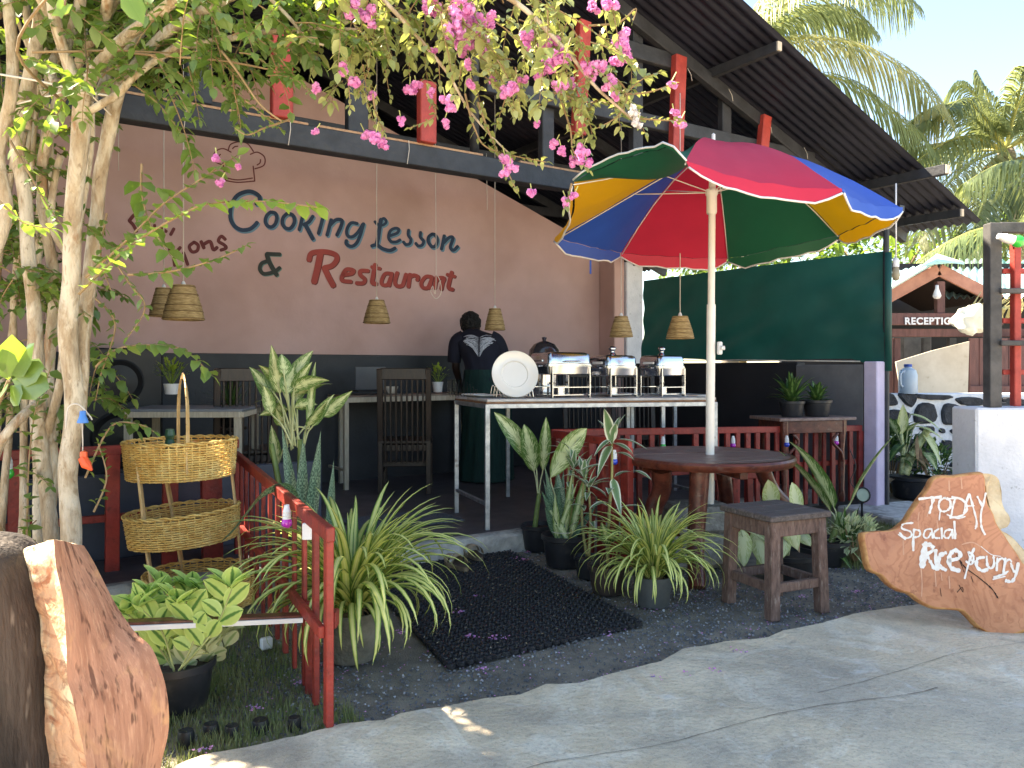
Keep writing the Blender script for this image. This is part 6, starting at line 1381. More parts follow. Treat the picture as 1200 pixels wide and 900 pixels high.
for (x0, y0, x1, y1, hw_, dx) in ((352, 655, 356, 506, .034, 0), (358, 655, 372, 520, .030, 0), (352, 640, 330, 498, .030, 0), (385, 640, 391, 540, .022, 0), (360, 650, 376, 505, .032, 0), (345, 620, 335, 520, .026, 0)):
    leafobj(t, M_snake, P(x0, y0, D4-.05), P(x1, y1, D4-.02), hw_, .01, side=(1, .15, 0), shape="sword", n=12)
mb = MB(); mid = cr([P(352, 620, 3.9), P(345, 585, 3.6), P(330, 570, 3.45), P(305, 580, 3.35), (P(275, 618, 3.3)), P(258, 636, 3.28)], 5); blade(mb, mid, [.026*lw(i/(len(mid)-1), "sword") for i in range(len(mid))], (.5, -.2, .8), .3, across=2); mb.build("leaf", M_snake, t, True)
mb = MB(); mid = cr([P(360, 590, 3.9), P(340, 575, 3.9), P(370, 608, 3.3), P(382, 665, 3.2)], 5)
# lime variegated bush bottom left
b = G(207, 828); t = pot("potted_variegated_bush", b, .13, .17, "lime green variegated leafy plant in a black pot beside the orange slab"); D5 = b.y; rr = random.Random(21)
def sprig(pts, Y, nleaf, L, mat, hw_=.34, tp=7):
    q = cr([P(x, y, Y) for x, y in pts], 6); mb = MB(); mb.tube(q, [.004, .0025], 6); mb.build("stem", M_gtwig, t, True)
    for k in range(nleaf):
        i = int((len(q)-1)*(.35+.65*k/nleaf)); s = 1 if k % 2 else -1; a = rr.uniform(-.9, .9)+(0 if s > 0 else PI); e = rr.uniform(.1, .9); l = L*rr.uniform(.75, 1.1)
        d_ = Vector((math.cos(a)*math.cos(e), -abs(math.sin(a))*.35, math.sin(e)+.25)); leafobj(t, mat, q[i], q[i]+d_*l, l*hw_, .05, side=(-d_.z, rr.uniform(-.4, .2), d_.x), n=7, shape="ell")
    for k in range(tp):
        a = k*1.1+rr.uniform(0, .5); e = rr.uniform(.1, .8); l = L*rr.uniform(.8, 1.15); d_ = Vector((math.cos(a)*math.cos(e), -abs(math.sin(a))*math.cos(e)*.35, math.sin(e)+.2)); leafobj(t, mat, q[-1], q[-1]+d_*l, l*hw_, .05, n=7, shape="ell")
for pts in ([(205, 790), (190, 740), (165, 712)], [(207, 790), (200, 730), (192, 692)], [(208, 790), (215, 730), (225, 690)], [(210, 790), (235, 740), (245, 702)], [(210, 785), (250, 740), (272, 690)], [(206, 790), (180, 750), (150, 720)], [(210, 790), (240, 750), (268, 712)], [(208, 790), (228, 745), (210, 710)], [(206, 790), (195, 765), (175, 735)], [(209, 790), (225, 765), (230, 735)], [(205, 790), (185, 735), (178, 700)]):
    sprig(pts, D5+rr.uniform(-.12, .15), 7, .095, M_crot)
for pts in ([(212, 795), (240, 780), (262, 745)], [(210, 795), (225, 770), (245, 765)], [(208, 795), (195, 780), (190, 765)], [(208, 795), (215, 782), (222, 770)], [(214, 795), (255, 770), (275, 735)]): sprig(pts, D5+rr.uniform(-.05, .1), 5, .08, M_crot2)
# dumb cane right of the stool
b = G(965, 660); t = pot("potted_dumb_cane", b, .15, .15, "dumb cane with long drooping mottled leaves right of the stool"); D6 = b.y
mb = MB(); mb.tube(cr([P(968, 650, D6), P(976, 630, D6), P(984, 600, D6)], 4), [.024, .014], 10); mb.build("stem", M_stem, t, True)
for (bx_, tx, hw_, md) in (((978, 596), (924, 517), .072, .10), ((974, 600), (912, 528), .055, .06), ((996, 590), (1050, 508), .06, .06), ((975, 625), (1012, 662), .035, .06)):
    leafobj(t, M_dief, P(bx_[0], bx_[1], D6), P(tx[0], tx[1], D6-.1), hw_, md, petiole=P(982, 622, D6), shape="lance", n=12)
leafobj(t, M_dkleaf, P(965, 636, D6), P(998, 668, D6-.15), .045, .1, n=9)
for i in range(16): a = rr.uniform(-.4, 3.5); leafobj(t, M_dkleaf, P(990, 650, D6), P(990+rr.uniform(-14, 34), 650-rr.uniform(20, 60), D6+rr.uniform(-.1, .15)), .011, .06, n=6, shape="strap")
# pale leaved plant behind the stool
b = G(925, 678); t = pot("potted_pale_plant", b, .16, .15, "pale yellowing big leaved plant in a black pot behind the stool"); D7 = b.y
for (bx_, tx, hw_) in (((905, 600), (900, 562), .05), ((935, 606), (928, 565), .045), ((870, 620), (872, 665), .05), ((885, 620), (898, 668), .055), ((920, 600), (935, 645), .06), ((918, 622), (916, 655), .05), ((885, 612), (870, 590), .04), ((905, 640), (890, 672), .05), ((930, 620), (950, 640), .045)):
    leafobj(t, M_pale, P(bx_[0], bx_[1], D7+rr.uniform(-.1, .1)), P(tx[0], tx[1], D7-.12+rr.uniform(-.1, .1)), hw_, .06, side=(1, rr.uniform(-.3, .3), .15), petiole=P(922, 660, D7), shape="ell", n=9)
leafobj(t, M_spiderdry, P(925, 615, D7), P(937, 648, D7-.1), .035, .05, side=(1, 0, .2), n=8)
mb = MB(); mb.tube(cr([P(922, 665, D7), P(915, 630, D7), P(912, 600, D7)], 4), [.02, .012], 8); mb.build("stem", M_stem, t, True)
# wilting dumb cane by the stone wall
b = G(1068, 583); t = pot("potted_dumb_cane", b, .19, .20, "wilting dumb cane in a wide black pot against the stone wall"); D8 = b.y
for pts, r0 in (([(1056, 556), (1058, 535), (1056, 508)], .024), ([(1060, 556), (1068, 535), (1082, 512), (1088, 502)], .042)):
    mb = MB(); q_ = cr([P(x, y, D8) for x, y in pts], 5); mb.tube(q_, [r0, r0*.7], 10); mb.build("stem", mk("pale_cane", RGB(196, 202, 150), RGB(150, 160, 108), rough=.6, scale=40, lo=.45, hi=.55), t, True)
for (bx_, tx, hw_, mt) in (((1056, 510), (1058, 474), .055, M_pale), ((1066, 486), (1104, 506), .06, M_pale), ((1082, 508), (1103, 546), .06, M_pale), ((1072, 500), (1108, 518), .05, M_pale), ((1084, 530), (1098, 552), .06, M_dief), ((1052, 510), (1036, 488), .05, M_dief), ((1060, 520), (1040, 545), .05, M_dkleaf), ((1060, 530), (1095, 560), .05, M_dkleaf), ((1064, 505), (1082, 495), .04, M_dief)):
    leafobj(t, mt, P(bx_[0], bx_[1], D8), P(tx[0], tx[1], D8-.15), hw_, .1, side=None if abs(tx[0]-bx_[0]) > 10 else (1, .2, 0), petiole=P(1060, 540, D8), n=9, shape="lance")
for i in range(5): leafobj(t, M_spiderdry, P(1075, 510+i*5, D8), P(1078+rr.uniform(-6, 16), 555+rr.uniform(-8, 8), D8-.12), .02, .04, side=(1, .1, 0), n=7)
leafobj(t, M_spiderdry, P(1050, 560, D8), P(1022, 592, D8-.3), .03, .1, n=7)
# shrub of small leaves behind it
def bush(c, r, n, L, mat, label, seed, name="shrub", hz=1.0, pot_=False):
    rr = random.Random(seed); mb = MB()
    for i in range(n):
        a = rr.uniform(0, 6.28); e = math.asin(rr.uniform(-.3, 1)); f_ = rr.uniform(.35, 1)**.6; d_ = Vector((math.cos(a)*math.cos(e), math.sin(a)*math.cos(e), math.sin(e)*hz)); q = Vector(c)+d_*r*f_*(1+.25*noise.noise(d_*3))
        dd = (d_+Vector((rr.uniform(-.7, .7), rr.uniform(-.7, .7), rr.uniform(-.5, .5)))).normalized(); l = L*rr.uniform(.6, 1.2); blade(mb, [q, q+dd*l*.5+Vector((0, 0, l*.08)), q+dd*l], [.002, l*.26, .001], dd.cross(Vector((0, 0, 1))) if abs(dd.z) < .95 else (1, 0, 0), .2)
    st_ = MB()
    for i in range(14): a = rr.uniform(0, 6.28); st_.tube([Vector((c[0], c[1], 0)), Vector(c)+Vector((math.cos(a)*r*.6, math.sin(a)*r*.6, rr.uniform(-.2, .6)*r*hz))], [.008, .004], 5)
    t = thing(name, (c[0], c[1], 0), label, "plant"); mb.build("foliage", mat, t, True); st_.build("stems", M_twig, t); return t
q = P(1045, 540, 7.6); bush((q.x, q.y, .36), .3, 420, .10, M_dkleaf, "dark leafy shrub behind the wilting plant by the stone wall", 31)
q = P(1095, 550, 7.5); bush((q.x, q.y, .26), .2, 200, .09, M_dkleaf, "low dark shrub at the right side of the wilting plant's pot", 32)
q = G(1015, 668); bush((q.x, q.y+.15, .14), .15, 160, .07, M_crot2, "small pale leaved ground plant right of the long leaved dumb cane", 33)

# extra white edged cane between the two black pots
rr = random.Random(61)
b = G(690, 676); t = pot("potted_dracaena", b, .085, .12, "slender white edged cane plant between the mixed pot and the tall cane plant"); D9 = b.y
cane(t, [(690, 652), (692, 610), (690, 572)], D9, 7, rr, L=.15, hw_=.018, step=1)
cane(t, [(688, 652), (682, 610), (684, 560)], D9+.04, 7, rr, L=.15, hw_=.018, step=2)
# ------------------------------------------------------------------ reception hut beyond the stone wall
hut = thing("reception_hut", (5.5, 10, 0), "small brown timber reception hut with turquoise roof sheets beyond the stone wall", "hut")
M_hutw = mk("brown_painted_plank", RGB(118, 78, 72), RGB(92, 60, 56), rough=.7, scale=4, stretch=(6, 6, 1), bump=.4, bscale=30, rnd=.1)
M_fasc = mk("faded_fascia_board", RGB(186, 132, 112), RGB(160, 108, 92), rough=.75, scale=8)
M_turq = mk("turquoise_roof_sheet", RGB(150, 206, 214), RGB(206, 226, 228), rough=.5, scale=1.2, stretch=(1, 1, 1), lo=.42, hi=.58)
def hb(p0, p1, w_, h_, nm, mat, up=(0, 1, 0), ch=.006): mb = MB(); mb.bar(p0, p1, w_, h_, up=up, ch=ch); return mb.build(nm, mat, hut)
YH = 9.8
hb(P(1100, 316, YH), P(1030, 354, YH), .15, .04, "fascia", M_fasc); hb(P(1100, 316, YH), P(1172, 352, YH), .15, .04, "fascia", M_fasc)
def rsheet(a, b, c, d_, n, nm="roof_sheet", amp=.022):     # a-b eave, d-c ridge
    mb = MB(); cols = n*8
    for i in range(cols+1):
        t = i/cols; z = math.cos(2*PI*t*n)*amp
        for s in (0, .5, 1): mb.v.append(tuple(a.lerp(b, t).lerp(d_.lerp(c, t), s)+Vector((0, 0, z))))
    for i in range(cols):
        for q in range(2): mb.f.append((i*3+q, (i+1)*3+q, (i+1)*3+q+1, i*3+q+1)); mb.m.append(0)
    return mb.build(nm, M_turq, hut, True)
for k in range(4):
    x0 = 1108+k*58; x1 = x0+60; rsheet(P(x0, 349-k*.5, 10.1+k*.003), P(x1, 349-k*.5, 10.1+k*.003), P(x1, 304+k, 12.6+k*.003), P(x0, 304+k, 12.6+k*.003), 7)
a = P(1100, 309, YH); 
rsheet(P(1028, 349, YH-.25), P(1028, 349, YH-.25)+Vector((0, 1.5, 0)), P(1098, 307, YH-.25)+Vector((0, 1.5, 0)), P(1098, 307, YH-.25), 8)
mb = MB(); mb.prism([P(1098, 306, YH-.3), P(1080, 314, YH-.3), P(1098, 300, YH+.6), P(1130, 310, YH-.2)], (0, 0, .03)); mb.build("ridge_cap", M_turq, hut)
# rear wall coloured near black for the unlit room
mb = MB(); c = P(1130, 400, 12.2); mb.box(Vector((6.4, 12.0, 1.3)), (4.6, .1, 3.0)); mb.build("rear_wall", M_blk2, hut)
mb = MB(); mb.prism([P(1030, 352, YH+.05), P(1100, 314, YH+.05), P(1172, 352, YH+.05), P(1172, 350, YH+.05), P(1100, 311, YH+.05), P(1030, 350, YH+.05)][::-1], (0, 1.9, 0)); mb.build('ceiling', M_darkwood, hut)
hb(P(1101, 330, YH-.03), P(1101, 375, YH-.03), .10, .08, "post", M_hutw)
hb(P(1030, 374, YH-.08), P(1175, 374, YH-.08), .15, .04, "name_board", M_hutw, up=(0, 1, 0)); hb(P(1030, 390, YH-.02), P(1330, 390, YH-.02), .10, .06, "rail", M_hutw)
# lettering RECEPTION on the name board
cu = bpy.data.curves.new("reception_text", 'FONT'); cu.body = "RECEPTION"; cu.size = .118; cu.extrude = .003; cu.offset = .004; cu.space_character = 1.12
to = bpy.data.objects.new("tmp_text", cu); COL.objects.link(to); dg = bpy.context.evaluated_depsgraph_get(); tm = bpy.data.meshes.new_from_object(to.evaluated_get(dg)); bpy.data.objects.remove(to)
tm.materials.clear(); tm.materials.append(M_white); tm.transform(Matrix.Translation(P(1060, 380, YH-.12)-hut.location)@Matrix.Rotation(PI/2, 4, 'X')@Matrix.Shear('XY', 4, (.12, 0))); ob = bpy.data.objects.new("lettering", tm); COL.objects.link(ob); ob.parent = hut
for i in range(3): x = 1034+i*8.5; hb(P(x, 396, YH), P(x, 470, YH), .084, .03, "plank", M_hutw)
for i in range(16): x = 1141+i*11.5; hb(P(x, 396, YH-.25), P(x, 472, YH-.25), .115, .03, "plank", M_hutw)
hb(P(1135, 456, YH-.3), P(1330, 456, YH-.3), .08, .04, "rail", M_hutw)
for x in (1054, 1085, 1115): hb(P(x, 396, 11.0), P(x, 470, 11.0), .1, .08, "post", mk("grey_inner_post", RGB(110, 108, 106), RGB(80, 78, 78), rough=.8))
mb = MB(); mb.box(P(1068, 425, 11.4), (.55, .06, .9)); mb.build("inner_panel", mk("grey_inner_panel", RGB(128, 128, 130), RGB(100, 100, 104), rough=.8), hut)
for i in range(26):
    mb = MB(); x = 1120+i*2.6; mid = [P(x+10, 378, YH-.1), P(x+rr.uniform(5, 22), 362, YH-.3), P(x+rr.uniform(15, 44), 346+rr.uniform(-6, 10), YH-.1)]; blade(mb, mid, [.016, .014, .004], (1, 0, .5), .2); mb.build("dry_palm_leaf", mk("dry_palm_leaf", RGB(206, 196, 140), RGB(170, 156, 104), rough=.8, trans=.3), hut)
mb = MB(); mb.prism([P(1050, 424, 9.2), P(1092, 411, 9.2), P(1136, 400, 9.2), P(1134, 466, 9.2), P(1057, 466, 9.2)], (0, .025, 0)); o = mb.build("leaning_board", mk("beige_board", RGB(206, 196, 180), RGB(186, 174, 156), rough=.8, scale=3, extra=speck(RGB(150, 130, 108), 6, (.62, .72), .5))); tag(o, "large beige board leaning in the hut opening behind the water jug", "board")
# white cloth
mb = MB(); c = P(1137, 376, 8.9); n1_, n2_ = 44, 28
for j in range(n2_+1):
    for i in range(n1_):
        a = 2*PI*i/n1_; ph = PI*j/n2_; q = Vector((math.cos(a)*math.sin(ph)*.20, math.sin(a)*math.sin(ph)*.10, math.cos(ph)*.155)); q += noise.noise_vector(q*9)*.05+noise.noise_vector(q*26)*.016; q.x -= q.z*.25*(1 if q.z < 0 else -.6); mb.v.append(tuple(c+q))
mb.f = [(j*n1_+i, j*n1_+(i+1) % n1_, (j+1)*n1_+(i+1) % n1_, (j+1)*n1_+i) for j in range(n2_) for i in range(n1_)]; mb.m = [0]*len(mb.f)
o = mb.build("cloth_bundle", mk("off_white_cloth", RGB(222, 220, 204), RGB(206, 204, 188), rough=.9, bump=.4, bscale=12), None, True); tag(o, "off white cloth bundle hanging over the end of the reception board", "cloth")
# water jug
jz = .945; q = Vector((P(1064, 460, 8.02).x, 8.02, jz)); t = thing("water_jug", q, "white plastic water jug with a side handle standing on the stone wall", "jug")
mb = MB(); mb.lathe(q, [(.001, 0), (.085, .0), (.09, .015), (.09, .19), (.075, .24), (.035, .265), (.032, .285)], 28); mb.build("body", mk("milky_plastic", RGB(196, 212, 226), RGB(180, 198, 216), rough=.3, trans=.2), t, 40)
mb = MB(); mb.lathe(q, [(.036, .272), (.038, .275), (.038, .3), (.001, .302)], 16); mb.build("cap", mk("blue_cap", RGB(50, 90, 180)), t, 40)
mb = MB(); mb.tube(cr([q+Vector((-.06, -.05, .23)), q+Vector((-.105, -.06, .20)), q+Vector((-.105, -.06, .1)), q+Vector((-.08, -.05, .07))], 5), .013, 8); mb.build("handle", MATS["milky_plastic"], t, True)
mb = MB(); c = P(1098, 341, YH-.15); mb.lathe(c, [(.001, -.1), (.035, -.09), (.05, -.06), (.035, -.01), (.02, .03), (.02, .07), (.001, .075)], 16); o = mb.build("lamp_bulb", M_white, None, True); tag(o, "white spiral lamp bulb under the gable of the reception hut", "light bulb")
# ------------------------------------------------------------------ coconut palms
M_palm = mk("coconut_leaflet", RGB(128, 140, 98), RGB(84, 100, 66), rough=.42, scale=1.5, trans=.4, tcol=RGB(160, 170, 108))
M_palm2 = mk("yellowing_leaflet", RGB(176, 172, 122), RGB(122, 130, 84), rough=.45, scale=1.5, trans=.4, tcol=RGB(186, 180, 120))
M_rach = mk("palm_rachis", RGB(190, 186, 110), RGB(160, 160, 90), rough=.6)
def frond(par, pts, Lf, n, mat, rr, droop=.75):
    q = cr(pts, 10); mb = MB(); mb.tube(q, [.035, .008], 6, m=1); N = len(q)-1
    for k in range(n):
        t = .12+.87*k/n; f_ = t*N; i = int(f_); p = q[i].lerp(q[min(i+1, N)], f_-i); T = (q[min(i+1, N)]-q[i]).normalized(); S = T.cross(Vector((0, 0, 1))); S = S.normalized() if S.length > .05 else Vector((1, 0, 0))
        l = Lf*(math.sin(PI*min(1, .25+t*.72)))**.6*rr.uniform(.85, 1.08)
        for s in (-1, 1):
            d_ = (T*.6+S*s*rr.uniform(.6, .85)+Vector((0, 0, .1))).normalized(); mid = []
            for j in range(5):
                w_ = j/4; mid.append(p+d_*l*w_*(1-.35*w_*droop)+Vector((rr.uniform(-.02, .02), 0, -droop*l*w_*w_*.8)))
            blade(mb, mid, [.006, .015, .014, .010, .003], T, .15, m=0)
    o = mb.build("frond", [mat, M_rach], par); return o
def palm(base, crown, label, fr, Lf, seed, auto=14, L=4.2):
    t = thing("coconut_palm", base, label, "palm tree", "coconut palms behind the roof"); rr = random.Random(seed)
    b = Vector(base); c = Vector(crown); mid = (b+c)/2+Vector((.5, 0, 0)); q = cr([b, mid, c], 14); mb = MB(); mb.tube(q, [.19+.015*(i % 2)-.05*i/len(q) for i in range(len(q))], 14); mb.build("trunk", mk("palm_trunk", RGB(150, 138, 122), RGB(110, 100, 88), rough=.9, scale=4, stretch=(1, 1, 6), bump=.6, bscale=20), t, True)
    for (pts, m_) in fr: frond(t, [c]+[P(*p) for p in pts], Lf, 92, M_palm2 if m_ else M_palm, rr, .9)
    for k in range(auto):
        a = k*2.4+.4; e = rr.uniform(-.1, 1.25); l = L*rr.uniform(.85, 1.1); d_ = Vector((math.cos(a)*math.cos(e), math.sin(a)*math.cos(e), math.sin(e)))
        pts = [c, c+d_*l*.35, c+d_*l*.7+Vector((0, 0, -l*.10)), c+d_*l*.95+Vector((0, 0, -l*.34))]; frond(t, pts, Lf*.9, 70, M_palm, rr, .8)
    for k in range(7): a = k*.9; mb = MB(); mb.ball(c+Vector((math.cos(a)*.28, math.sin(a)*.28, -.35-.1*(k % 2))), .14, 12, sz=1.15); mb.build("coconut", mk("coconut_husk", RGB(196, 150, 80), RGB(150, 130, 60), rough=.6), t, True)
palm((4.4, 17, -.05), P(862, 60, 15.5), "tall coconut palm rising directly behind the restaurant roof", [([(930, 45, 15), (1000, 52, 14.6), (1070, 90, 14.4), (1108, 142, 14.4)], 1), ([(920, -30, 15), (1000, -38, 14.6), (1070, 5, 14.5)], 0), ([(920, 80, 15), (990, 95, 14.8), (1050, 135, 14.6), (1080, 165, 14.6)], 0), ([(905, 20, 15.8), (960, 10, 16), (1020, 35, 16)], 0), ([(905, 70, 15), (950, 90, 14.6), (985, 140, 14.4)], 1)], 1.35, 5, auto=6, L=3.2)
palm((10.6, 16.5, -.05), P(1178, 175, 15.5), "coconut palm with bushy crown at the far right above the hut", [([(1130, 160, 15), (1080, 185, 14.6), (1035, 235, 14.4)], 0), ([(1160, 120, 15.5), (1145, 85, 15.6)], 0), ([(1130, 130, 15.2), (1095, 125, 15), (1070, 150, 15)], 0), ([(1200, 110, 15), (1240, 95, 15)], 0), ([(1140, 190, 14.6), (1100, 230, 14.2), (1075, 285, 14)], 1), ([(1190, 200, 14), (1210, 260, 13.6)], 0), ([(1160, 215, 14), (1140, 270, 13.6), (1125, 300, 13.4)], 0)], 1.15, 6, auto=11, L=2.7)
palm((13.5, 14, -.05), P(1300, 262, 13), "low palm whose arching frond shows behind the trellis", [([(1230, 262, 12.4), (1150, 268, 12.2), (1085, 300, 12.2), (1060, 330, 12.2)], 0), ([(1240, 200, 12.5), (1180, 190, 12.5), (1130, 215, 12.5)], 0)], .95, 7, auto=10, L=2.8)
# trees beyond, each with trunk, limbs and leafy crown
M_farleaf = mk("far_tree_leaf", RGB(84, 112, 52), RGB(60, 88, 40), rough=.5, scale=.8, trans=.35, tcol=RGB(150, 180, 70))
def fartree(x, y, h, r, label, seed, n=2600, L=.34):
    t = thing("broadleaf_tree", (x, y, -.05), label, "tree", "trees beyond the hut"); rr = random.Random(seed); mb = MB(); mb.tube(cr([(x, y, -.1), (x+.2, y, h*.35), (x-.1, y+.1, h*.7)], 6), [.24, .1], 10)
    cl = []
    for k in range(16):
        a = k*2.4; e = rr.uniform(-.3, 1.2); c = Vector((x+math.cos(a)*math.cos(e)*r*.65, y+math.sin(a)*math.cos(e)*r*.65, h*.62+math.sin(e)*h*.34)); cl.append((c, r*rr.uniform(.28, .5))); mb.tube([Vector((x, y, h*.45)), (Vector((x, y, h*.5))+c)/2+Vector((0, 0, .1)), c], [.09, .03], 6)
    mb.build("trunk", M_twig, t, True); fo = MB()
    for i in range(n):
        c, cr_ = cl[i % 16]; d_ = Vector((rr.gauss(0, 1), rr.gauss(0, 1), rr.gauss(0, 1))).normalized(); p = c+d_*cr_*rr.uniform(.3, 1)**.5; dd = (d_+Vector((rr.uniform(-1, 1), rr.uniform(-1, 1), rr.uniform(-1, .4)))).normalized(); l = L*rr.uniform(.5, 1.1)
        blade(fo, [p, p+dd*l*.5, p+dd*l], [.01, l*.24, .004], dd.cross(Vector((0, 0, 1))) if abs(dd.z) < .95 else (1, 0, 0), .2)
    fo.build("crown", M_farleaf, t)
fartree(9.8, 21, 4.8, 2.6, "dense green tree between the roof corner and the reception hut", 1)
fartree(12.8, 22, 5.2, 2.8, "dark green tree behind the ridge of the reception hut", 2)
fartree(16.6, 20, 5.4, 3.0, "leafy tree at the far right behind the low palm", 3)
fartree(6.8, 24, 5.6, 2.8, "leafy tree hidden mostly behind the restaurant's right eave", 4)
fartree(20, 24, 5.8, 3.2, "rightmost leafy tree beyond the trellis", 5)
# ------------------------------------------------------------------ crape myrtle tree at left
tree = thing("crape_myrtle_tree", (-1.7, 3.05, 0), "flowering crape myrtle with pale trunks at left and pink blossom across the top", "tree")
rt = random.Random(77)
def limb(pts, r0, r1, nm="branch", mat=None, n=9):
    q = cr([P(*p) for p in pts], 7)
    q = [p+wob(p, 4, .012) for p in q]
    mb = MB(); k = len(q); mb.tube(q, [(r0+(r1-r0)*i/(k-1))*(1+.12*noise.noise(q[i]*9)) for i in range(k)], n); return mb.build(nm, mat or M_barkt, tree, True), q
YT = 3.0
def lg(pts, r0, r1, nm="branch", mat=None): return limb(pts, r0, r1, nm, mat)
bx0 = P(85, 640, YT).x
o_, qA = limb([(84, 800, 3.0), (86, 640, 3.0), (80, 560, 3.0), (88, 480, 3.0), (82, 400, 2.98), (84, 300, 2.95), (91, 200, 2.92), (95, 150, 2.92), (98, 108, 2.9)], .037, .031, "trunk", n=14)
limb([(92, 490, 3.02), (99, 400, 3.05), (108, 310, 3.06), (118, 210, 3.05), (130, 145, 3.03), (142, 98, 3.0)], .027, .026, "trunk", n=12)
limb([(78, 800, 3.1), (64, 640, 3.1), (50, 540, 3.12), (44, 430, 3.12), (38, 340, 3.12), (30, 250, 3.12), (22, 150, 3.1), (40, 60, 3.05), (55, -50, 3.0)], .030, .022, "trunk", n=12)
limb([(60, 800, 3.2), (46, 640, 3.2), (44, 540, 3.2), (40, 470, 3.2)], .022, .02, "trunk")
limb([(50, 640, 3.25), (60, 560, 3.25), (56, 440, 3.25), (62, 330, 3.22), (50, 230, 3.2), (62, 130, 3.15), (100, 60, 3.1), (150, -20, 3.0)], .026, .018)
limb([(-30, 640, 3.0), (-8, 540, 3.0), (12, 500, 3.0), (45, 470, 3.1)], .02, .018)
limb([(-20, 330, 2.9), (5, 250, 2.9), (-2, 180, 2.9), (15, 100, 2.9), (8, -20, 2.9)], .026, .02)
limb([(55, 520, 3.15), (72, 440, 3.1), (90, 330, 3.2), (60, 260, 3.2), (72, 180, 3.2)], .018, .014)
for k in range(9):
    x0 = rt.uniform(-10, 62); x1 = x0+rt.uniform(-25, 30); limb([(x0, 660, 3.3), (x0*.6+x1*.4+rt.uniform(-8, 8), 500, 3.35), (x1, 340, 3.35), (x1+rt.uniform(-20, 30), 180, 3.3), (x1+rt.uniform(-30, 60), 20, 3.2)], rt.uniform(.010, .018), .008)
for pts, r0, r1 in (([(96, 120, 2.92), (80, 70, 2.9), (64, 20, 2.85), (52, -60, 2.8)], .026, .018), ([(97, 112, 2.92), (78, 60, 2.95), (88, 10, 3.0), (70, -60, 3.0)], .024, .016), ([(98, 110, 2.92), (120, 70, 2.88), (150, 40, 2.82), (200, 5, 2.7), (260, -50, 2.6)], .026, .016),
    ([(138, 105, 3.02), (170, 65, 2.98), (215, 25, 2.9), (290, -10, 2.8), (380, -40, 2.7)], .024, .014), ([(140, 102, 3.0), (150, 60, 3.0), (190, 15, 3.05), (240, -30, 3.1)], .022, .014), ([(120, 110, 3.0), (140, 50, 3.1), (165, -10, 3.2)], .022, .014), ([(32, 150, 3.1), (36, 70, 3.1), (28, -30, 3.1)], .02, .014), ([(75, 110, 3.0), (60, 80, 3.1), (84, 30, 3.2), (110, -30, 3.2)], .018, .012),
    ([(142, 98, 3.0), (200, 60, 2.95), (280, 42, 2.9), (345, 35, 2.85), (420, 36, 2.8)], .016, .008), ([(100, 135, 2.92), (135, 112, 2.9), (160, 85, 2.9), (210, 50, 2.9)], .016, .012), ([(380, -40, 2.7), (480, -35, 2.7), (590, -5, 2.7), (660, 55, 2.72), (700, 105, 2.75), (745, 145, 2.8)], .013, .004), ([(300, -15, 2.8), (345, 30, 2.8), (352, 48, 2.8), (380, 55, 2.8)], .008, .004), ([(420, -30, 2.75), (470, 20, 2.8), (520, 80, 2.85), (550, 130, 2.9), (600, 180, 2.9)], .009, .003)):
    limb(pts, r0, r1)
for pts in ([(258, 60, 2.75), (300, 115, 2.75), (332, 142, 2.75)], [(40, 62, 2.85), (120, 58, 2.85), (200, 60, 2.85)], [(150, 60, 2.8), (250, 70, 2.8), (330, 85, 2.8)]): limb(pts, .005, .003, "twig", M_twig)
LEAVES = []      # (mid points, half width, side, kind)
def addleaf(p, d_, L, kind=0):
    d_ = d_.normalized(); s = d_.cross(Vector((0, 0, 1)))
    if s.length < .1: s = Vector((1, 0, 0))
    s = (s.normalized()+Vector((rt.uniform(-.5, .5), rt.uniform(-.5, .5), rt.uniform(-.5, .5)))).normalized(); sag = Vector((0, 0, -L*rt.uniform(.05, .3)))
    LEAVES.append(([p, p+d_*L*.33+Vector((0, 0, L*.05)), p+d_*L*.68+sag*.3, p+d_*L+sag], L*rt.uniform(.27, .37), s, kind))
def spray(q, L=.042, nm=None, kind=0, sp=.026, tr_=.0035):
    q = [Vector(p) for p in q]; mb = TW; mb.tube(q, [tr_, tr_*.4], 5, m=0 if nm is None else nm)
    acc = 0; side = 1
    for i in range(1, len(q)):
        seg = q[i]-q[i-1]; ln = seg.length; T = seg.normalized(); acc += ln
        while acc > sp:
            acc -= sp; p = q[i]-T*acc; S = T.cross(Vector((rt.uniform(-.4, .4), rt.uniform(-.4, .4), 1)));
            S = S.normalized() if S.length > .05 else Vector((1, 0, 0))
            for s in ((1, -1) if rt.random() < .6 else (side,)): addleaf(p, T*.45+S*s*.9+Vector((rt.uniform(-.3, .3), rt.uniform(-.3, .3), rt.uniform(-.55, .25))), L*rt.uniform(.65, 1.15), kind)
            side = -side
    addleaf(q[-1], q[-1]-q[-2], L*.8, kind)
TW = MB()
def rspray(px, py, Y, dx, dz, ln, L=.042, kind=0, sp=.026):
    p = P(px, py, Y); d_ = Vector((dx, rt.uniform(-.5, .5), dz)).normalized(); q = [p]
    for j in range(6): q.append(q[-1]+d_*ln/6); d_ = (d_+Vector((0, 0, -.13))+Vector((rt.uniform(-.12, .12), rt.uniform(-.12, .12), rt.uniform(-.08, .08)))).normalized()
    spray(q, L, None, kind, sp, .0028)
def region(n, x0, x1, y0, y1, Y0, Y1, dx, dz, ln, L, kind=0, sp=.026):
    for _ in range(n): rspray(rt.uniform(x0, x1), rt.uniform(y0, y1), rt.uniform(Y0, Y1), rt.uniform(*dx), rt.uniform(*dz), rt.uniform(*ln), L*rt.uniform(.8, 1.2), kind, sp)
region(80, -30, 230, -60, 100, 2.6, 3.4, (-1, 1), (-.5, .6), (.2, .4), .056)
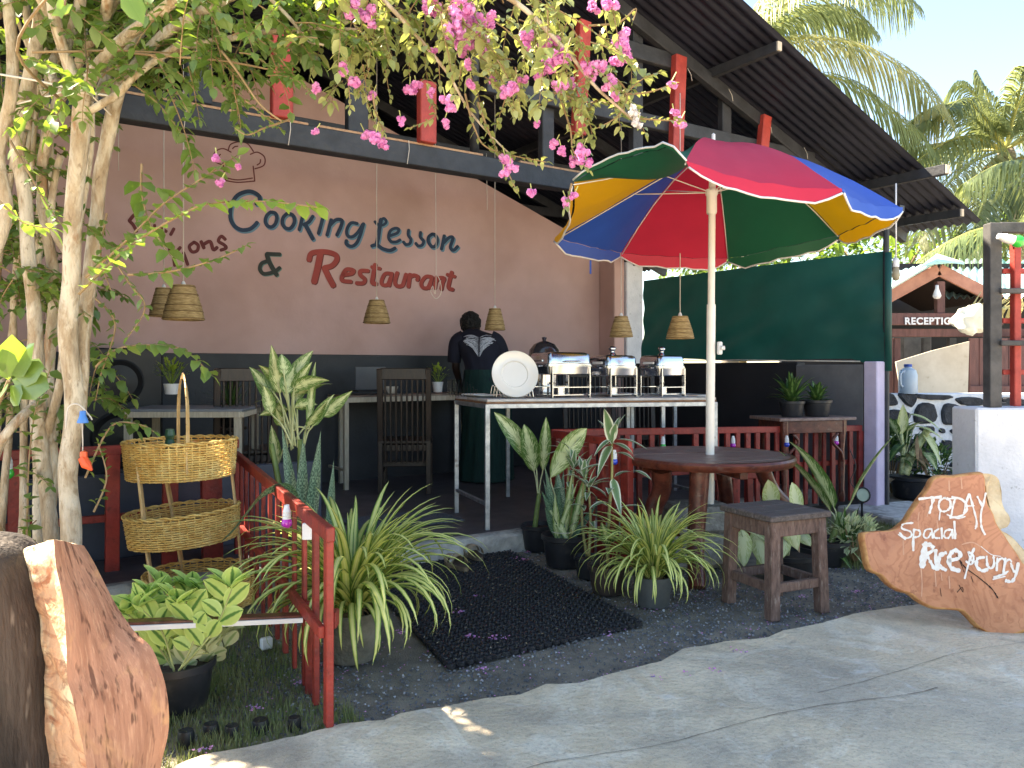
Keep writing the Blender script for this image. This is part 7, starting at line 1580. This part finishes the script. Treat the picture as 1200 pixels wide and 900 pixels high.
region(64, 180, 400, -60, 40, 2.6, 3.2, (-.4, 1), (-.7, .3), (.2, .36), .050)
region(26, 170, 340, 30, 90, 2.7, 3.1, (-.2, 1), (-.7, .1), (.15, .26), .044)
region(64, -30, 75, 100, 340, 3.05, 3.6, (-1, 1), (-.5, .5), (.18, .32), .055)
region(40, 10, 120, 230, 480, 3.15, 3.6, (-1, 1), (-.6, .3), (.15, .3), .054)
region(14, -20, 60, 330, 620, 3.1, 3.5, (-1, 1), (-.6, .3), (.15, .28), .045)
region(48, 340, 700, -60, 22, 2.6, 3.1, (-.6, 1), (-1, .1), (.2, .38), .048, 1)
region(30, 370, 560, 0, 45, 2.65, 3.05, (-.6, 1), (-1, .0), (.1, .2), .042, 1)
region(26, 560, 720, 5, 85, 2.65, 3.05, (-.6, 1), (-1, .0), (.12, .24), .040, 1)
region(26, 560, 745, 60, 125, 2.7, 3.0, (-.4, .8), (-1, .1), (.1, .22), .034, 1, .02)
region(9, 400, 550, 60, 100, 2.7, 2.95, (-.3, .6), (-1, -.3), (.08, .17), .028, 1, .02)
def ps(pts, Y, L=.04, kind=0, sp=.028, n=7): spray(cr([P(x, y, Y) for x, y in pts], n), L, None, kind, sp, .0045)
ps([(100, 325), (150, 280), (190, 240), (235, 210), (278, 182)], 2.6, .062, 0, .030)
ps([(92, 345), (150, 290), (215, 250), (250, 238), (310, 236), (372, 243)], 2.45, .058, 2, .028)
ps([(112, 430), (135, 410), (170, 404), (215, 410), (248, 440)], 2.9, .058)
ps([(166, 192), (166, 225), (176, 262), (200, 300)], 2.7, .066, 0, .032)
ps([(150, 322), (200, 318), (250, 305), (288, 288)], 2.6, .05)
ps([(12, 165), (35, 205), (55, 240), (72, 262)], 2.5, .040, 2)
ps([(-5, 232), (15, 250), (30, 262), (60, 268)], 2.4, .05, 2)
ps([(30, 690), (32, 600), (34, 540), (42, 480), (60, 430)], 3.0, .055)
ps([(100, 560), (130, 500), (165, 498), (180, 506)], 3.0, .04)
ps([(110, 600), (125, 560), (115, 520)], 3.0, .04)
ps([(112, 350), (135, 380), (118, 440), (112, 470)], 3.05, .04)
ps([(560, 120), (575, 160), (592, 195), (606, 225)], 2.85, .032, 1)
ps([(545, 110), (556, 150), (575, 175), (640, 190)], 2.85, .036, 1)
ps([(655, 110), (668, 150), (672, 178), (690, 200)], 2.8, .030, 1); ps([(670, 215), (665, 235), (662, 245)], 2.8, .03, 1)
ps([(735, 110), (760, 108), (790, 98)], 2.8, .026, 1, .018); ps([(740, 138), (765, 140), (798, 142)], 2.8, .028, 1, .014); ps([(690, 30), (725, 26), (745, 10), (742, 24)], 2.8, .022, 1)
ps([(130, 300), (150, 330), (170, 360), (150, 395)], 2.9, .035); ps([(125, 250), (118, 300), (130, 340)], 3.0, .04); ps([(720, 90), (735, 110), (725, 135), (700, 150)], 2.8, .028, 1)
ps([(437, 110), (440, 130), (450, 155)], 2.8, .028, 1, .02); ps([(500, 110), (510, 135), (480, 150)], 2.8, .028, 1, .02); ps([(340, 140), (310, 150), (290, 158), (275, 150)], 2.8, .022, 0, .02); ps([(260, 100), (290, 120), (315, 140), (330, 152)], 2.85, .026, 0, .018)
# big bright leaves at the left edge
for (bx_, tx) in (((10, 440), (14, 392)), ((12, 440), (40, 402)), ((14, 445), (58, 455)), ((10, 448), (-12, 478)), ((12, 452), (22, 475)), ((8, 440), (-15, 420)), ((16, 440), (52, 430)), ((10, 445), (0, 405))):
    p = P(bx_[0], bx_[1], 2.3); d_ = P(tx[0], tx[1], 2.25)-p; LEAVES.append(([p, p+d_*.35, p+d_*.7, p+d_], d_.length*.32, Vector((.6, 0, .8)) if abs(d_.x) < .05 else Vector((0, .3, 1)), 0))
for (bx_, tx) in (((145, -20), (168, 28)), ((140, -10), (165, 26)), ((70, -5), (72, 22)), ((85, 5), (60, 18))): p = P(bx_[0], bx_[1], 2.0); d_ = P(tx[0], tx[1], 2.0)-p; LEAVES.append(([p, p+d_*.35, p+d_*.7, p+d_], d_.length*.22, Vector((1, 0, .2)), 2))
TW.tube(cr([Vector((-1.2, 2.75, 2.75)), P(200, -160, 2.3), P(145, -40, 2.02), P(142, -8, 2.0)], 5), [.008, .003], 5); TW.tube(cr([P(75, 120, 2.9), P(20, 60, 2.4), P(72, -20, 2.05), P(76, 6, 2.0)], 5), [.006, .003], 5)
TW.tube(cr([P(60, 700, 3.0), P(0, 620, 2.7), P(-14, 520, 2.4), P(10, 446, 2.3)], 5), [.008, .005], 6)
# crown above the frame
for _ in range(90):
    x = rt.uniform(-3.6, 1.2); y = rt.uniform(1.6, 3.7); z = rt.uniform(2.85, 4.2)
    if ((x+1.0)/2.9)**2+((y-2.4)/1.6)**2+((z-3.3)/1.3)**2 > 1.15: continue
    if z < EYE+(HOR+60)/F*y: continue
    p = Vector((x, y, z)); d_ = Vector((rt.uniform(-1, 1), rt.uniform(-1, 1), rt.uniform(-.4, .6))).normalized(); q = [p]
    for j in range(5): q.append(q[-1]+d_*.09); d_ = (d_+Vector((0, 0, -.1))).normalized()
    spray(q, .06, None, 0, .02, .004)
for (a_, b_) in (((-1.7, 2.9, 2.5), (-2.6, 2.4, 3.9)), ((-1.5, 2.9, 2.5), (-.9, 2.2, 4.0)), ((-1.3, 2.8, 2.6), (.4, 2.4, 3.9)), ((-1.6, 2.9, 2.5), (-1.7, 3.3, 4.2)), ((-1.0, 2.7, 2.75), (1.3, 2.6, 3.5)), ((-1.9, 2.9, 2.5), (-3.0, 3.0, 3.4))):
    a_ = Vector(a_); b_ = Vector(b_); mb = MB(); mb.tube(cr([a_, a_.lerp(b_, .5)+Vector((.05, -.05, .12)), b_], 6), [.022, .006], 8); mb.build("branch", M_barkt, tree, True)
TW.build("twigs", M_twig, tree)["kind"] = "stuff"
def kleaf(mid, hw_, side, mb): blade(mb, mid, [.0006, hw_, hw_*.85, .0006], side, .22)
vis = []
for i, (mid, hw_, s, k) in enumerate(LEAVES):
    p = mid[0]; px = CX+F*p.x/p.y; py = HOR-F*(p.z-EYE)/p.y
    if -10 < px < 1200 and -10 < py < 900: vis.append(((mid[-1]-mid[0]).length/p.y, i))
vis.sort(reverse=True); single = set(i for _, i in vis[:280])
M_tleaf3 = mk("sunlit_tone_leaf", RGB(136, 164, 84), RGB(112, 144, 68), rough=.36, scale=3, trans=.35, tcol=RGB(170, 200, 70))  # brighter copy of the leaf colour paints sunlight onto some sprays
MM = [M_tleaf, M_tleaf2, M_tleaf3]; fol = MB()
for i, (mid, hw_, s, k) in enumerate(LEAVES):
    if i in single: mb = MB(); kleaf(mid, hw_, s, mb); mb.build("leaf", MM[k], tree, True)
    else: fol.cur = k; kleaf(mid, hw_, s, fol)
fol.build("foliage", MM, tree, True)["kind"] = "stuff"
# blossom clusters
M_petal2 = mk("pale_pink_petal", RGB(240, 170, 222), RGB(222, 136, 204), rough=.6, scale=30, trans=.4); M_whitep = mk("white_petal", RGB(240, 236, 236), RGB(226, 222, 224), rough=.7, trans=.4)
def blossom(px, py, r, Y=2.75, white=False):
    c = P(px, py, Y); rw = r/F*Y; r *= 1.6; n = int(60+32*(r/8)**1.7); mb = MB(); sx_ = rt.uniform(.8, 1.3)
    subs = [Vector((rt.uniform(-1, 1)*sx_, rt.uniform(-.6, .6), rt.uniform(-1, 1))).normalized()*rw*rt.uniform(.3, .8) for _ in range(max(3, int(r/4)+2))]
    for i in range(n):
        s_ = subs[i % len(subs)]; d_ = Vector((rt.gauss(0, 1), rt.gauss(0, 1), rt.gauss(0, 1))).normalized(); p = c+s_+d_*rw*.42*rt.uniform(.5, 1); pr_ = rt.uniform(.0055, .0105)
        t1 = d_.cross(Vector((rt.random(), rt.random(), rt.random()))).normalized(); t2_ = d_.cross(t1); pts = []
        for j in range(6): a = j*PI/3; rr_ = pr_*rt.uniform(.6, 1.15); pts.append(p+t1*math.cos(a)*rr_+t2_*math.sin(a)*rr_+d_*pr_*rt.uniform(-.35, .45))
        mb.add([p]+pts, [(0, 1+j, 1+(j+1) % 6) for j in range(6)], m=rt.choice((0, 0, 1)))
    mb.build("flower_cluster", [M_whitep, M_whitep] if white else [M_petal, M_petal2], tree)
    tw = MB(); tw.tube([c+Vector((0, 0, rw*.3)), c+Vector((rt.uniform(-.02, .02), 0, rw+.02))], .002, 4); tw.build("flower_stalk", M_gtwig, tree)
for (x, y, r) in ((415, 8, 15), (432, 20, 14), (505, 8, 14), (540, 10, 18), (555, 30, 17), (532, 38, 15), (570, 22, 12), (545, 48, 13), (565, 50, 11), (620, 48, 13), (640, 55, 13), (655, 68, 14), (648, 50, 10), (600, 105, 11), (590, 110, 8), (640, 78, 13), (630, 85, 9), (657, 100, 10), (667, 95, 8), (727, 45, 13), (737, 62, 12), (725, 65, 13), (700, 85, 14), (712, 98, 11), (690, 80, 9), (715, 5, 10), (697, 8, 8), (682, 178, 10), (686, 190, 9), (673, 190, 8), (592, 186, 9), (598, 198, 8), (590, 205, 6), (440, 162, 10), (448, 168, 8), (428, 158, 7), (405, 80, 9), (416, 95, 8), (370, 104, 6), (369, 155, 4), (480, 105, 9), (488, 102, 7), (522, 118, 9), (527, 130, 9), (520, 145, 7), (542, 62, 7), (550, 75, 7), (508, 62, 6), (552, 98, 7), (470, 142, 6), (787, 97, 6), (790, 133, 5), (797, 144, 7), (623, 228, 6), (664, 236, 6), (672, 230, 5), (254, 185, 5), (258, 215, 6), (277, 194, 4), (650, 170, 6), (658, 176, 6), (722, 112, 6), (578, 95, 6), (505, 110, 6), (612, 92, 6), (628, 145, 5), (437, 112, 6)):
    blossom(x, y, r, 2.6 if x < 300 else rt.uniform(2.68, 2.85))
blossom(742, 132, 8, 2.75, True); blossom(748, 142, 7, 2.75, True)
# rope, string and clips on the trunk
mb = MB(); mb.tube(cr([P(-20, 84, 2.86), P(40, 94, 2.84), P(93, 106, 2.86), P(132, 113, 2.9)], 6), .004, 6); mb.tube(cr([P(20, 122, 2.9), P(60, 112, 2.86), P(96, 105, 2.85), P(130, 135, 2.96)], 6), .003, 6)
for k in range(3): mb.tube([P(88, 104+k*2, 2.86)+Vector((.05*math.cos(a)-.0, .05*math.sin(a)+.05, 0)) for a in [i*.6 for i in range(11)]], .003, 5)
o = mb.build("rope", M_cord, None, True); tag(o, "thin white rope tied round the fork of the pale trunk", "rope")
mb = MB(); mb.tube(cr([P(77, 503, 2.9), P(80, 478, 2.9), P(92, 474, 2.9), P(104, 486, 2.9), P(108, 492, 2.9)], 5), .003, 5); mb.tube(cr([P(96, 490, 2.9), P(97, 520, 2.9), P(96, 545, 2.9)], 4), .002, 5); o = mb.build("string", M_cord, None, True); tag(o, "white string tied round the lower trunk holding the clips", "string")
M_or = mk("orange_plastic", RGB(240, 96, 50), RGB(220, 80, 40), rough=.35); M_bl = mk("blue_plastic", RGB(60, 130, 210), RGB(50, 110, 190), rough=.35)
mb = MB(); c = P(97, 488, 2.88); mb.lathe(c, [(.001, .022), (.010, .02), (.012, 0), (.02, -.02), (.019, -.024), (.001, -.018)], 12); o = mb.build("plastic_clip", M_bl, None, 40); tag(o, "blue plastic clip tied on the pale trunk above the orange one", "clip")
mb = MB(); c = P(98, 535, 2.88); mb.lathe(c, [(.001, .022), (.012, .018), (.013, 0), (.009, -.004)], 12); mb.tube([c+Vector((-.004, 0, -.004)), c+Vector((.012, -.004, -.03)), c+Vector((.034, -.006, -.05))], [.016, .018, .004], 8); o = mb.build("plastic_clip", M_or, None, 40); tag(o, "orange plastic clip hanging on string down the pale trunk", "clip")
